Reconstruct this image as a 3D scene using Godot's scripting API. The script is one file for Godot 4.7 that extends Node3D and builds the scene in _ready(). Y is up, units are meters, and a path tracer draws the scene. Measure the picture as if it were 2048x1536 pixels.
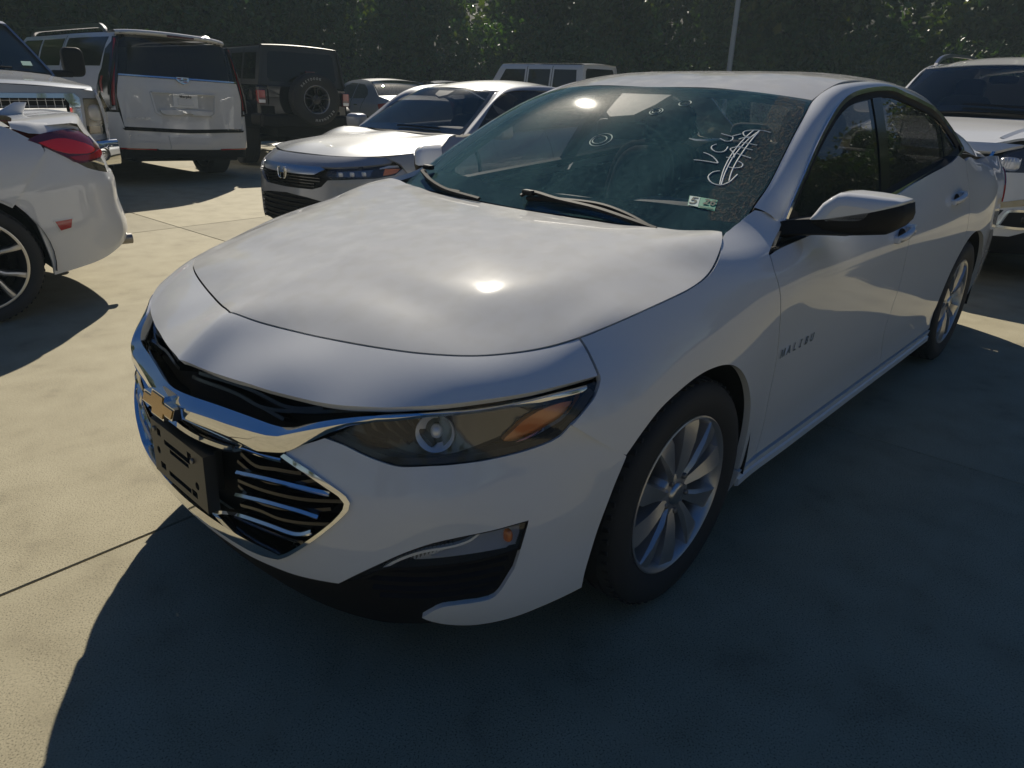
extends Node3D

func _ready():
	# ---- camera
	var cam := Camera3D.new()
	cam.name = "camera"
	add_child(cam)
	cam.fov = 57.189
	cam.near = 0.05
	cam.far = 400.0
	cam.position = Vector3(1.69399, 1.36848, 1.55604)
	cam.basis = Basis(Vector3.UP, 0.74808) * Basis(Vector3.RIGHT, -0.39984) * Basis(Vector3(0, 0, 1), 0.02533)
	cam.current = true
	# ---- sky, sun, exposure
	var env := Environment.new()
	var sky := Sky.new()
	var sm_ := ProceduralSkyMaterial.new()
	sm_.sky_top_color = Color(0.10, 0.35, 0.66)
	sm_.sky_horizon_color = Color(0.56, 0.69, 0.76)
	sm_.sky_curve = 0.16
	sm_.ground_bottom_color = Color(0.20, 0.19, 0.17)
	sm_.ground_horizon_color = Color(0.60, 0.60, 0.56)
	sm_.sky_energy_multiplier = 0.6
	sky.sky_material = sm_
	env.background_mode = Environment.BG_SKY
	env.sky = sky
	env.tonemap_mode = Environment.TONE_MAPPER_LINEAR
	env.tonemap_exposure = 1.24
	env.sdfgi_enabled = true
	env.ssao_enabled = true
	env.ssil_enabled = true
	var we := WorldEnvironment.new()
	we.name = "world_environment"
	we.environment = env
	add_child(we)
	var sun := DirectionalLight3D.new()
	sun.name = "sun"
	var az := deg_to_rad(-129.0)
	var el := deg_to_rad(36.0)
	var to_sun := Vector3(sin(az) * cos(el), sin(el), cos(az) * cos(el))
	sun.look_at_from_position(to_sun * 50.0, Vector3.ZERO, Vector3.UP)
	sun.light_energy = 1.6
	sun.light_color = Color(1.0, 0.965, 0.90)
	sun.light_angular_distance = 0.5
	sun.shadow_enabled = true
	add_child(sun)
	make_materials()
	build_ground()
	env.fog_enabled = true
	env.fog_density = 0.0022
	env.fog_light_color = Color(0.66, 0.74, 0.76)
	build_trees()
	build_saloon()
	build_other_cars()

# ------------------------------------------------------------------ ground
func noise_tex(freq: float, oct: int, ramp: Array, size := 1024, sd := 1, kind := FastNoiseLite.TYPE_SIMPLEX_SMOOTH) -> NoiseTexture2D:
	var fn := FastNoiseLite.new()
	fn.seed = sd
	fn.noise_type = kind
	fn.frequency = freq
	fn.fractal_octaves = oct
	var t := NoiseTexture2D.new()
	t.width = size; t.height = size
	t.seamless = true
	t.noise = fn
	if ramp.size():
		var gr := Gradient.new()
		gr.offsets = PackedFloat32Array(ramp.map(func(e): return e[0]))
		gr.colors = PackedColorArray(ramp.map(func(e): return e[1]))
		t.color_ramp = gr
	return t

func build_ground():
	var base := MB.new()
	base.face([Vector3(-180, -0.02, -180), Vector3(180, -0.02, -180), Vector3(180, -0.02, 180), Vector3(-180, -0.02, 180)], Vector3.UP)
	tag(part("ground", base, mat(Color(0.06, 0.055, 0.05), 0.95)), "dark soil under and around the concrete car park", "ground", "", "structure")
	var lot := Node3D.new()
	lot.name = "concrete_pavement"
	add_child(lot)
	tag(lot, "sunlit tan concrete car park cast in large square slabs", "pavement", "", "structure")
	var conc := mat(Color(1, 1, 1), 0.82)
	conc.albedo_texture = noise_tex(0.006, 6, [[0.0, Color(0.56, 0.525, 0.43)], [0.25, Color(0.625, 0.59, 0.485)], [0.45, Color(0.645, 0.61, 0.505)], [0.6, Color(0.655, 0.62, 0.515)], [1.0, Color(0.68, 0.645, 0.54)]], 2048, 7)
	conc.uv1_triplanar = true
	conc.uv1_world_triplanar = true
	conc.uv1_scale = Vector3(0.28, 0.28, 0.28)
	var speck := noise_tex(0.07, 4, [[0.0, Color(0.30, 0.29, 0.28)], [0.2, Color(0.62, 0.61, 0.6)], [0.32, Color(0.90, 0.90, 0.89)], [0.5, Color(0.97, 0.97, 0.97)], [0.72, Color(1, 1, 1)], [0.8, Color(1.0, 1.0, 1.0)], [1.0, Color(1, 1, 1)]], 2048, 3)
	conc.detail_enabled = true
	conc.detail_blend_mode = BaseMaterial3D.BLEND_MODE_MUL
	conc.detail_albedo = speck
	conc.detail_uv_layer = BaseMaterial3D.DETAIL_UV_2
	conc.uv2_triplanar = true
	conc.uv2_world_triplanar = true
	conc.uv2_scale = Vector3(1.1, 1.1, 1.1)
	conc.heightmap_enabled = true
	conc.heightmap_texture = noise_tex(0.4, 3, [], 1024, 11)
	conc.heightmap_scale = 0.10
	var tones := []
	for k in 4:
		var c := conc.duplicate()
		var q: float = [0.94, 1.0, 0.90, 0.97][k]
		c.albedo_color = Color(q, q, q * 0.99)
		tones.append(c)
	var turn := Basis(Vector3.UP, 0.0305)
	var meshes := {}
	for i in range(-5, 4):
		for j in range(-4, 6):
			var m := MB.new()
			m.box(Vector3(0, -0.06, 0), Vector3(4.994, 0.12, 4.994), 0.004)
			var o := part("slab", m if meshes.is_empty() else meshes.values()[0], tones[absi(i * 7 + j * 3) % 4], lot)
			if meshes.is_empty(): meshes[0] = o.mesh
			o.transform = Transform3D(turn, Vector3(-0.535, 0, -1.467) + turn * Vector3(2.5 + i * 5.0, 0, 2.5 + j * 5.0))
const WR = [
	[0.470, -0.613, 0.509, -0.621, 0.550, -0.628],
	[0.479, -0.655, 0.508, -0.651, 0.536, -0.639, 0.549, -0.629],
	[0.495, -0.706, 0.487, -0.695, 0.491, -0.682, 0.509, -0.673, 0.530, -0.678, 0.538, -0.692, 0.535, -0.710],
	[0.478, -0.760, 0.503, -0.759, 0.520, -0.760, 0.528, -0.751, 0.526, -0.738, 0.511, -0.731, 0.488, -0.736],
	[0.519, -0.762, 0.528, -0.774, 0.538, -0.785],
	[0.575, -0.600, 0.559, -0.588, 0.557, -0.562, 0.581, -0.543, 0.611, -0.546, 0.627, -0.569, 0.630, -0.594, 0.631, -0.611],
	[0.607, -0.549, 0.592, -0.584, 0.578, -0.625, 0.566, -0.681, 0.561, -0.736, 0.560, -0.777, 0.563, -0.820],
	[0.613, -0.547, 0.594, -0.599, 0.579, -0.660, 0.574, -0.706, 0.573, -0.772, 0.580, -0.826],
	[0.624, -0.574, 0.609, -0.613, 0.597, -0.662, 0.589, -0.721, 0.583, -0.778, 0.582, -0.817],
	[0.615, -0.838, 0.589, -0.834, 0.566, -0.824, 0.546, -0.809, 0.540, -0.794, 0.556, -0.779, 0.574, -0.787, 0.581, -0.807, 0.580, -0.829],
	[0.601, -0.663, 0.619, -0.659, 0.624, -0.645, 0.603, -0.629, 0.583, -0.627],
	[0.558, -0.663, 0.580, -0.674, 0.563, -0.694, 0.549, -0.701, 0.551, -0.713, 0.575, -0.732],
	[0.578, -0.693, 0.628, -0.694],
	[0.556, -0.721, 0.611, -0.731],
	[0.556, -0.748, 0.612, -0.758],
	[0.546, -0.757, 0.557, -0.774, 0.577, -0.781],
]

# ------------------------------------------------------------------ materials shared by the cars
var M := {}
func make_materials():
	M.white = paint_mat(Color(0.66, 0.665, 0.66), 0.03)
	M.white_dusty = dusty_mat()
	M.black_plastic = mat(Color(0.011, 0.011, 0.012), 0.6)
	M.black_plastic.metallic_specular = 0.3
	M.frit = mat(Color(0.006, 0.008, 0.012), 0.7)
	M.frit.specular_mode = BaseMaterial3D.SPECULAR_DISABLED
	M.black_gloss = mat(Color(0.008, 0.008, 0.009), 0.12)
	M.void = mat(Color(0.006, 0.006, 0.006), 0.9)
	M.rubber = mat(Color(0.022, 0.022, 0.023), 0.75)
	M.chrome = mat(Color(0.80, 0.80, 0.80), 0.05, 1.0)
	M.satin = mat(Color(0.55, 0.55, 0.56), 0.28, 1.0)
	M.alloy = mat(Color(0.42, 0.42, 0.43), 0.32, 0.75, 0.5, 0.1)
	M.alloy_dark = mat(Color(0.05, 0.05, 0.055), 0.35, 0.6)
	M.steel = mat(Color(0.25, 0.24, 0.23), 0.45, 0.9)
	M.glass = pane(Color(0.02, 0.05, 0.045), 0.16, 0.035)
	M.glass_tint = pane(Color(0.006, 0.010, 0.009), 0.45)
	M.glass_dark = pane(Color(0.004, 0.005, 0.006), 0.86)
	M.lens = pane(Color(0.6, 0.6, 0.6), 0.03)
	M.cloth = mat(Color(0.035, 0.035, 0.036), 0.9)
	M.dash = mat(Color(0.075, 0.078, 0.075), 0.8)
	M.headliner = mat(Color(0.32, 0.31, 0.29), 0.95)
	M.amber = mat(Color(0.62, 0.18, 0.03), 0.25, 0.0, 1.0)
	M.red = mat(Color(0.36, 0.008, 0.012), 0.18, 0.0, 1.0)
	M.red_dark = mat(Color(0.10, 0.006, 0.010), 0.15, 0.0, 1.0)
	M.silver_lamp = mat(Color(0.66, 0.67, 0.69), 0.28, 0.45)
	M.gold = mat(Color(0.55, 0.30, 0.05), 0.25, 0.55, 0.6)
	M.chalk = mat(Color(0.85, 0.86, 0.80), 0.9)
	M.plate = mat(Color(0.72, 0.72, 0.70), 0.4)

func paint_mat(c: Color, cr: float, metal := 0.0) -> StandardMaterial3D:
	var m := mat(c, 0.5, metal, 1.0, cr)
	m.specular_mode = BaseMaterial3D.SPECULAR_DISABLED
	return m
# white paint under a thin film of dust, in cloudy patches
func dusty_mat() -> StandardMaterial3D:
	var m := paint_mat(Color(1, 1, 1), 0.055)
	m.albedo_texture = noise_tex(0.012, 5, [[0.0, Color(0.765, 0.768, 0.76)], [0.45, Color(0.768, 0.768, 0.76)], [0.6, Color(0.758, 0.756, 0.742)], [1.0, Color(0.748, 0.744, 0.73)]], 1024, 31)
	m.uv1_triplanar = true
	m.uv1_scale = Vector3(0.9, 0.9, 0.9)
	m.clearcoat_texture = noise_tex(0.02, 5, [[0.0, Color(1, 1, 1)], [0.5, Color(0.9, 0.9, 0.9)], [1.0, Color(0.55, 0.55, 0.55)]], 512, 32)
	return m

# ------------------------------------------------------------------ wheels
func tyre_mesh(R: float, w: float, rr: float, grooves := true) -> MB:
	var m := MB.new()
	var h := w * 0.5
	var a := [Vector2(-h + 0.015, rr - 0.004), Vector2(-h + 0.002, rr + 0.012), Vector2(-h - 0.006, lerpf(rr, R, 0.35)), Vector2(-h - 0.008, lerpf(rr, R, 0.55)), Vector2(-h + 0.000, lerpf(rr, R, 0.82)), Vector2(-h + 0.012, R - 0.012), Vector2(-h + 0.032, R - 0.004)]
	if grooves:
		for gx in [-0.52, -0.17, 0.17, 0.52]:
			var x: float = gx * h
			a.append_array([Vector2(x - 0.006, R), Vector2(x - 0.004, R - 0.007), Vector2(x + 0.004, R - 0.007), Vector2(x + 0.006, R)])
	for k in 7:
		var q: Vector2 = a[6 - k]
		a.append(Vector2(-q.x, q.y))
	m.lathe(PackedVector2Array(a), 64, 0.7)
	# sipes across the shoulders
	if grooves:
		for k in 60:
			var an := TAU * k / 60
			for s in [-1.0, 1.0]:
				var b := Basis(Vector3.RIGHT, an)
				m.box(b * Vector3(s * (h - 0.026), R - 0.0065, 0), Vector3(0.030, 0.006, 0.014), 0.002, b * Basis(Vector3.UP, 0.25 * s) )
	return m
func rim_mesh(w: float, rr: float) -> MB:
	var m := MB.new()
	var h := w * 0.5
	m.lathe(PackedVector2Array([Vector2(h - 0.012, rr + 0.004), Vector2(h - 0.004, rr + 0.004), Vector2(h - 0.002, rr), Vector2(h - 0.006, rr - 0.006), Vector2(h - 0.016, rr - 0.012), Vector2(h - 0.05, rr - 0.024), Vector2(-h + 0.02, rr - 0.03), Vector2(-h + 0.004, rr - 0.006), Vector2(-h + 0.01, rr + 0.003)]), 64, 0.8)
	return m
# one spoke along +y, sections of (radius, across, half width, face x, ridge height, depth)
func spoke_mesh(secs: Array) -> MB:
	var m := MB.new()
	var rows := []
	for s in secs:
		var r: float = s[0]
		var c: float = s[1]
		var hw: float = s[2]
		var x: float = s[3]
		rows.append(PackedVector3Array([Vector3(x - s[5], r, c - hw * 1.15), Vector3(x, r, c - hw), Vector3(x + s[4], r, c + hw * s[6]), Vector3(x, r, c + hw), Vector3(x - s[5], r, c + hw * 1.15)]))
	for j in 4:
		var strip := []
		for r in rows: strip.append(PackedVector3Array([r[j], r[j + 1]]))
		m.grid(strip, true)
	return m
func wheel(parent: Node, at: Vector3, side: float, R: float, w: float, rr: float, style: String) -> Node3D:
	var o := Node3D.new()
	var k := 0
	var nm := "wheel"
	while parent.has_node(nm):
		k += 1
		nm = "wheel_%03d" % k
	o.name = nm
	parent.add_child(o, true)
	o.position = at
	if side < 0: o.rotation.y = PI
	part("tyre", tyre_mesh(R, w, rr, style != "plain"), M.rubber, o)
	var face: Material = M.alloy
	if style == "black_twist": face = M.alloy_dark
	if style == "jeep": face = M.alloy_dark
	part("rim", rim_mesh(w, rr), M.alloy if style != "black_twist" else M.alloy_dark, o)
	if style == "black_twist":
		var lipm := MB.new()
		lipm.lathe(PackedVector2Array([Vector2(w * 0.5 - 0.001, rr + 0.003), Vector2(w * 0.5 + 0.001, rr - 0.002), Vector2(w * 0.5 - 0.002, rr - 0.012)]), 64)
		part("rim_edge", lipm, M.satin, o)
	var h := w * 0.5
	var disc := MB.new()
	disc.lathe(PackedVector2Array([Vector2(h - 0.085, 0.0), Vector2(h - 0.085, rr * 0.68), Vector2(h - 0.105, rr * 0.68), Vector2(h - 0.105, 0.0)]), 32)
	# the lathe runs outwards first, so turn the front over
	for i in disc.n.size(): disc.n[i] = Vector3(1, 0, 0) if disc.p[i].x > h - 0.09 and absf(disc.n[i].x) > 0.5 else disc.n[i]
	part("brake_disc", disc, M.steel, o)
	var back := MB.new()
	back.lathe(PackedVector2Array([Vector2(-0.02, rr - 0.02), Vector2(-0.021, 0.0)]), 24)
	part("brake_shield", back, M.void, o)
	var hub := MB.new()
	var hx := h - 0.022
	var hr := 0.072
	hub.lathe(PackedVector2Array([Vector2(hx - 0.05, hr + 0.006), Vector2(hx - 0.006, hr), Vector2(hx, hr - 0.008), Vector2(hx, 0.0)]), 40)
	part("hub", hub, face, o)
	var cap := MB.new()
	cap.lathe(PackedVector2Array([Vector2(hx, 0.033), Vector2(hx + 0.008, 0.031), Vector2(hx + 0.011, 0.02), Vector2(hx + 0.012, 0.0)]), 28, 0.3)
	part("hub_cap", cap, M.satin if style != "jeep" else M.alloy_dark, o)
	var lug := MB.new()
	for q in 5:
		var b := Basis(Vector3.RIGHT, TAU * (q + 0.5) / 5)
		var l := MB.new()
		l.lathe(PackedVector2Array([Vector2(hx - 0.002, 0.009), Vector2(hx + 0.008, 0.0085), Vector2(hx + 0.010, 0.006), Vector2(hx + 0.010, 0.0)]), 6, 0.95)
		var o2 := MB.new()
		o2.add(l, Transform3D(b, b * Vector3(0, 0.055, 0)))
		part("lug_nut", o2, M.steel, o)
	var sp: MB
	var n := 5
	if style == "malibu":
		for q in 5:
			for s in [-1.0, 1.0]:
				sp = spoke_mesh([[0.045, 0.013 * s, 0.013, hx - 0.004, 0.007, 0.05, 0.2 * s], [0.09, 0.026 * s, 0.019, hx + 0.004, 0.012, 0.05, 0.5 * s], [0.15, 0.046 * s, 0.027, hx + 0.010, 0.011, 0.045, 0.8 * s], [0.19, 0.058 * s, 0.034, hx + 0.012, 0.006, 0.04, 0.9 * s], [rr - 0.010, 0.070 * s, 0.034, hx + 0.008, 0.002, 0.04, 0.9 * s]])
				var o2 := MB.new()
				o2.add(sp, Transform3D(Basis(Vector3.RIGHT, TAU * q / 5 + 0.2), Vector3.ZERO))
				part("spoke", o2, face, o)
	elif style == "black_twist":
		for q in 5:
			var o2 := MB.new()
			var o3 := MB.new()
			for s in [-1.0, 1.0]:
				o2.add(spoke_mesh([[0.05, 0.014 * s, 0.014, hx - 0.006, 0.004, 0.05, 0.0], [0.15, 0.03 * s, 0.018, hx + 0.0, 0.004, 0.05, 0.0], [0.20, 0.055 * s, 0.018, hx + 0.004, 0.004, 0.05, 0.0], [rr - 0.012, 0.075 * s, 0.024, hx + 0.008, 0.002, 0.04, 0.0]]))
				o3.add(spoke_mesh([[0.05, 0.012 * s, 0.008, hx + 0.001, 0.002, 0.004, 0.0], [0.15, 0.030 * s, 0.010, hx + 0.006, 0.002, 0.004, 0.0], [0.20, 0.056 * s, 0.012, hx + 0.010, 0.002, 0.004, 0.0], [rr - 0.012, 0.076 * s, 0.016, hx + 0.013, 0.001, 0.004, 0.0]]))
			var b := Transform3D(Basis(Vector3.RIGHT, TAU * q / 5 + 0.3), Vector3.ZERO)
			part("spoke", MB.new().add(o2, b), face, o)
			part("spoke_face", MB.new().add(o3, b), M.satin, o)
	elif style == "jeep":
		for q in 5:
			for s in [-1.0, 1.0]:
				sp = spoke_mesh([[0.05, 0.018 * s, 0.008, hx - 0.01, 0.004, 0.04, 0.0], [rr - 0.05, 0.026 * s, 0.008, hx + 0.006, 0.004, 0.04, 0.0], [rr - 0.012, 0.050 * s, 0.022, hx + 0.006, 0.004, 0.04, 0.0]])
				part("spoke", MB.new().add(sp, Transform3D(Basis(Vector3.RIGHT, TAU * q / 5), Vector3.ZERO)), face, o)
	else:
		for q in 10:
			sp = spoke_mesh([[0.05, 0.0, 0.013, hx - 0.004, 0.004, 0.04, 0.0], [rr - 0.012, 0.0, 0.018, hx + 0.006, 0.004, 0.04, 0.0]])
			part("spoke", MB.new().add(sp, Transform3D(Basis(Vector3.RIGHT, TAU * q / 10), Vector3.ZERO)), face, o)
	return o
# dark inner side of a wheel opening (axle along x, centred at at; x runs from x0 inside to x1 outside)
func wheel_well(parent: Node, at: Vector3, R: float, x0: float, x1: float, low := 0.25):
	var m := MB.new()
	var a0 := asin(clampf((low - at.y) / R, -1, 1))
	var rows := []
	for k in 25:
		var an := lerpf(a0, PI - a0, k / 24.0)
		rows.append(PackedVector3Array([at + Vector3(x0, R * sin(an), R * cos(an)), at + Vector3(x1, R * sin(an), R * cos(an))]))
	m.grid(rows)
	for i in m.n.size(): m.n[i] = Vector3(0, at.y - m.p[i].y, at.z - m.p[i].z).normalized()
	for k in range(0, m.ix.size(), 3):
		var a := m.ix[k]
		var b := m.ix[k + 1]
		var c := m.ix[k + 2]
		if (m.p[c] - m.p[a]).cross(m.p[b] - m.p[a]).dot(m.n[a]) < 0:
			m.ix[k + 1] = c; m.ix[k + 2] = b
	var pts := []
	for r in rows: pts.append(r[0])
	m.face(pts, Vector3(x1 - x0, 0, 0))
	part("wheel_well", m, M.void, parent)

# ------------------------------------------------------------------ the white saloon in front
var F := {}
func build_saloon():
	var d: Dictionary = malibu_data()
	var car := thing("white_saloon_car", "large white saloon car with chrome grille and an empty licence plate bracket, filling the foreground", "car")
	var H0: Field = d["FH"]
	var H := Fn.new(1, func(u: float, v: float): return H0.at(u, v) - 0.055 * absf(u) * exp(-4.5 * absf(u)) * smoothstep(-0.2, 0.5, v)); var S: Field = d["FS"]; var B: Field = d["FB"]; var Wf: Field = d["FW"]; var R: Field = d["FR"]; var K: Field = d["FK"]; var G: Field = d["FG"]
	var g := 0.0022
	var wht: Material = M.white
	# ---- hood and the nose panel below it
	var hc := sm(pl(d.hood_cut))
	var hr := sm(pl(d.hood_rear))
	var half := join([hc, hr])
	part("hood", panel(H, join([half, rev(flipx(half))]), 0.03, 0.0, 0.02, g), M.white_dusty, car)
	var lipc := sm(pl(d.lip))
	var cutf := PackedVector2Array()
	for q in hc:
		if q.y > 0.360: cutf.append(q)
	cutf.append(Vector2(0.7822, 0.356))
	half = join([rev(cutf), lipc.slice(1)])
	var nose := join([rev(cutf), flipx(cutf), flipx(rev(lipc)).duplicate()])
	nose = join([rev(cutf), flipx(cutf), rev(flipx(lipc)), lipc])
	part("nose_panel", panel(H, nose, 0.022, -0.001, 0.02, g), wht, car)
	# ---- fenders, doors, quarters
	var arch := sm(pl(d.arch), 0.015)
	var da := sm(pl(d.door_a))
	var db := sm(pl(d.door_b))
	var dlo := sm(pl(d.dlo_lo_S))
	var fen := join([sm(pl(d.seam_hl)), sm(pl(d.hl_rear)), sm(pl(d.seam_bump)), arch, pl([-0.362, 0.268, -0.47, 0.268]), rev(da), sm(pl(d.fen_top)), pl([-0.507, 1.047, -0.41, 1.021, -0.34, 1.008]), rev(sm(pl(d.hood_cut_s)))])
	both("front_fender", panel(S, fen, 0.025, 0.0, 0.02, g), wht, car)
	var belt_f := PackedVector2Array()
	var belt_r := PackedVector2Array()
	for q in dlo:
		if q.x > -1.60: belt_f.append(q)
		else: belt_r.append(q)
	var fd := join([da, pl([-0.472, 0.27, -1.684, 0.27]), rev(db), rev(belt_f)])
	var doors := both("front_door", panel(S, fd, 0.03, 0.0, 0.02, g), wht, car)
	var arch_r := PackedVector2Array()
	for k in 30:
		var an := lerpf(2.35, -0.15, k / 29.0)
		arch_r.append(Vector2(-2.829 - 0.388 * cos(an), 0.335 + 0.388 * sin(an)))
	# arch_r runs from the rear ... to the front lower end
	var ar_front := PackedVector2Array()
	for k in 24:
		var an := lerpf(-0.17, 0.93, k / 23.0)
		ar_front.append(Vector2(-2.829 + 0.388 * cos(an), 0.335 + 0.388 * sin(an)))
	var dc := sm(pl([-2.58, 1.081, -2.575, 1.036, -2.60, 0.981, -2.606, 0.902, -2.596, 0.813, -2.5972, 0.646]))
	dc = sm(pl([-2.60, 1.085, -2.595, 1.036, -2.612, 0.981, -2.62, 0.902, -2.618, 0.813, -2.606, 0.72, -2.597, 0.646]))
	var rdp := join([db, pl([-1.684, 0.27, -2.44, 0.27]), ar_front, rev(dc), rev(belt_r)])
	var rdoors := both("rear_door", panel(S, rdp, 0.03, 0.0, 0.02, g), wht, car)
	var ar_all := PackedVector2Array()
	for k in 40:
		var an := lerpf(0.93, PI + 0.17, k / 39.0)
		ar_all.append(Vector2(-2.829 + 0.388 * cos(an), 0.335 + 0.388 * sin(an)))
	var qp := join([dc, ar_all, pl([-3.22, 0.25, -3.80, 0.25, -3.80, 1.02]), sm(pl([-3.80, 1.045, -3.5, 1.062, -3.2, 1.068, -2.9, 1.075, -2.78, 1.09, -2.70, 1.098]))])
	both("rear_quarter", panel(S, qp, 0.03, 0.0, 0.02, g), wht, car)
	var sill := MB.new()
	panel(S, pl([-0.362, 0.264, -0.362, 0.175, -2.44, 0.175, -2.44, 0.264]), 0.05, 0.006, 0.03, 0.0, sill)
	var sp := PackedVector3Array()
	for k in 40: sp.append(S.pos(lerpf(-0.37, -2.43, k / 39.0), 0.225, 0.008))
	sill.sweep(sp, PackedVector3Array([Vector3.RIGHT]), PackedVector2Array([Vector2(-0.018, -0.004), Vector2(-0.012, 0.008), Vector2(0.010, 0.008), Vector2(0.018, -0.004)]))
	both("sill", sill, wht, car)
	# ---- dark lining behind the gaps
	var lin := MB.new()
	panel(S, pl([0.30, 0.80, -0.30, 0.72, -0.42, 0.60, -0.42, 0.2, -2.40, 0.2, -2.40, 0.62, -2.6, 0.75, -3.1, 0.75, -3.3, 0.5, -3.3, 0.26, -3.75, 0.26, -3.75, 0.98, -2.7, 1.03, -1.5, 0.96, -0.62, 0.93, -0.30, 0.95, 0.05, 0.87]), 0.08, -0.022, 0.0, 0.0, lin)
	both("inner_panel", lin, M.void, car)
	var hb := MB.new()
	panel(H, pl([0, 0.9, 0.5, 0.78, 0.74, 0.42, 0.80, 0.1, 0.76, -0.2, 0, -0.2]), 0.08, -0.024, 0.0, 0.0, hb)
	hb.add(hb.mirrored())
	part("engine_bay_cover", hb, M.void, car)
	# ---- bumper
	var bl := join([pl([0.0, 0.292]), rev(sm(pl(d.white_bot))), rev(sm(pl(d.fog_top))), rev(sm(pl(d.lip_up))), rev(sm(pl(d.bump_bot))), rev(sm(pl(d.bump_rear))), sm(pl([0.966, 0.600, 0.915, 0.648, 0.842, 0.699])), sm(pl(d.hl_bot)), sm(pl(d.wing_bot)), sm(pl(d.frame_out)), sm(pl(d.band_lo)), pl([0.0, 0.322])])
	var bm := panel(B, bl, 0.022, 0.0, 0.016, 0.0)
	bm.add(bm.mirrored())
	part("front_bumper", bm, wht, car)
	# black lower fascia, its ribs and the splitter edge
	var lf := panel(B, pl([0.0, 0.31, 0.2, 0.312, 0.43, 0.322, 0.474, 0.346, 0.503, 0.369, 0.53, 0.385, 0.566, 0.394, 0.608, 0.402, 0.658, 0.406, 0.717, 0.408, 0.757, 0.417, 0.742, 0.345, 0.725, 0.305, 0.70, 0.28, 0.62, 0.27, 0.60, 0.205, 0.5, 0.188, 0.3, 0.192, 0.0, 0.20]), 0.04, -0.012, 0.05)
	for yy in [0.375, 0.35, 0.325, 0.303]:
		var a := PackedVector3Array()
		for k in 16:
			var th := lerpf(0.47 + (0.375 - yy) * 0.5, 0.735 - (0.375 - yy) * 0.3, k / 15.0)
			a.append(B.pos(th, yy + 0.02 * k / 15.0, -0.012))
		lf.sweep(a, nors(B, PackedVector2Array([Vector2(0.6, yy)])), PackedVector2Array([Vector2(-0.009, -0.004), Vector2(0, 0.008), Vector2(0.009, -0.004)]))
	lf.add(lf.mirrored())
	part("lower_fascia", lf, M.black_plastic, car)
	# ---- grille
	var back := panel(B, pl([0, 0.725, 0.30, 0.725, 0.42, 0.733, 0.55, 0.745, 0.62, 0.752, 0.60, 0.735, 0.44, 0.70, 0.38, 0.63, 0.46, 0.57, 0.48, 0.53, 0.33, 0.34, 0.0, 0.31]), 0.05, -0.07, 0.0)
	back.add(back.mirrored())
	part("grille_backing", back, M.void, car)
	var rib := MB.new()
	for e in [[[0.03, 0.700, 0.16, 0.698, 0.24, 0.690, 0.33, 0.705, 0.45, 0.727, 0.58, 0.748]], [[0.05, 0.715, 0.2, 0.716, 0.30, 0.707, 0.38, 0.722]], [[0.24, 0.69, 0.30, 0.682]], [[0.20, 0.568, 0.245, 0.556, 0.30, 0.570, 0.36, 0.580]], [[0.19, 0.545, 0.25, 0.530, 0.30, 0.535, 0.40, 0.575]], [[0.19, 0.494, 0.25, 0.500, 0.31, 0.510, 0.44, 0.530]], [[0.19, 0.480, 0.24, 0.464, 0.30, 0.472, 0.42, 0.508]], [[0.19, 0.425, 0.25, 0.440, 0.31, 0.444, 0.42, 0.470]], [[0.16, 0.375, 0.23, 0.385, 0.30, 0.392, 0.36, 0.400]], [[0.0, 0.575, 0.1, 0.575, 0.2, 0.588]]]:
		var q := sm(pl(e[0]), 0.015)
		rib.sweep(on(B, q, -0.02), nors(B, q), PackedVector2Array([Vector2(-0.004, -0.045), Vector2(-0.004, 0.0), Vector2(0.004, 0.0), Vector2(0.004, -0.045)]))
	rib.add(rib.mirrored())
	part("grille_ribs", rib, M.black_gloss, car)
	for e in [d.bar0, d.bar1, d.bar2]:
		var q := sm(pl(e), 0.012)
		var b := MB.new()
		b.sweep(on(B, q, -0.012), nors(B, q), PackedVector2Array([Vector2(-0.006, -0.010), Vector2(-0.006, 0.002), Vector2(0.000, 0.007), Vector2(0.006, 0.002), Vector2(0.006, -0.010)]))
		both("grille_bar", b, M.chrome, car)
	var bq := sm(pl([0.0, 0.566, 0.081, 0.563, 0.177, 0.573, 0.221, 0.592, 0.243, 0.596, 0.327, 0.604]), 0.012)
	var gb := MB.new()
	gb.sweep(on(B, bq, -0.004), nors(B, bq), PackedVector2Array([Vector2(-0.007, -0.010), Vector2(-0.006, 0.003), Vector2(0.000, 0.008), Vector2(0.007, 0.001), Vector2(0.007, -0.010)]))
	both("grille_bar", gb, M.chrome, car)
	var fr := join([sm(pl(d.frame_out)), sm(pl(d.band_lo)), pl([0.0, 0.322]), pl([0.0, 0.357]), rev(sm(pl(d.band_hi))), rev(sm(pl(d.frame_in)))])
	var fm := panel(B, fr, 0.02, 0.007, 0.05)
	fm.add(fm.mirrored())
	part("grille_frame", fm, M.chrome, car)
	# winged chrome bar: top edge, ridge, lower edge
	var T := sm(pl([0.0, 0.662, 0.225, 0.667, 0.303, 0.668, 0.336, 0.673, 0.383, 0.692, 0.435, 0.710, 0.499, 0.727, 0.585, 0.740, 0.672, 0.7465, 0.742, 0.756, 0.814, 0.770, 0.880, 0.7765]), 0.012)
	var Mi := pl([0.0, 0.634, 0.198, 0.641, 0.303, 0.648, 0.325, 0.652, 0.362, 0.669, 0.422, 0.694, 0.499, 0.7225, 0.585, 0.7365, 0.672, 0.7435, 0.742, 0.7525, 0.814, 0.766, 0.880, 0.772])
	var L := pl([0.0, 0.596, 0.187, 0.600, 0.270, 0.605, 0.334, 0.622, 0.370, 0.647, 0.413, 0.677, 0.449, 0.697, 0.499, 0.715, 0.586, 0.731, 0.672, 0.7375, 0.742, 0.7455, 0.814, 0.758, 0.880, 0.766])
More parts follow.
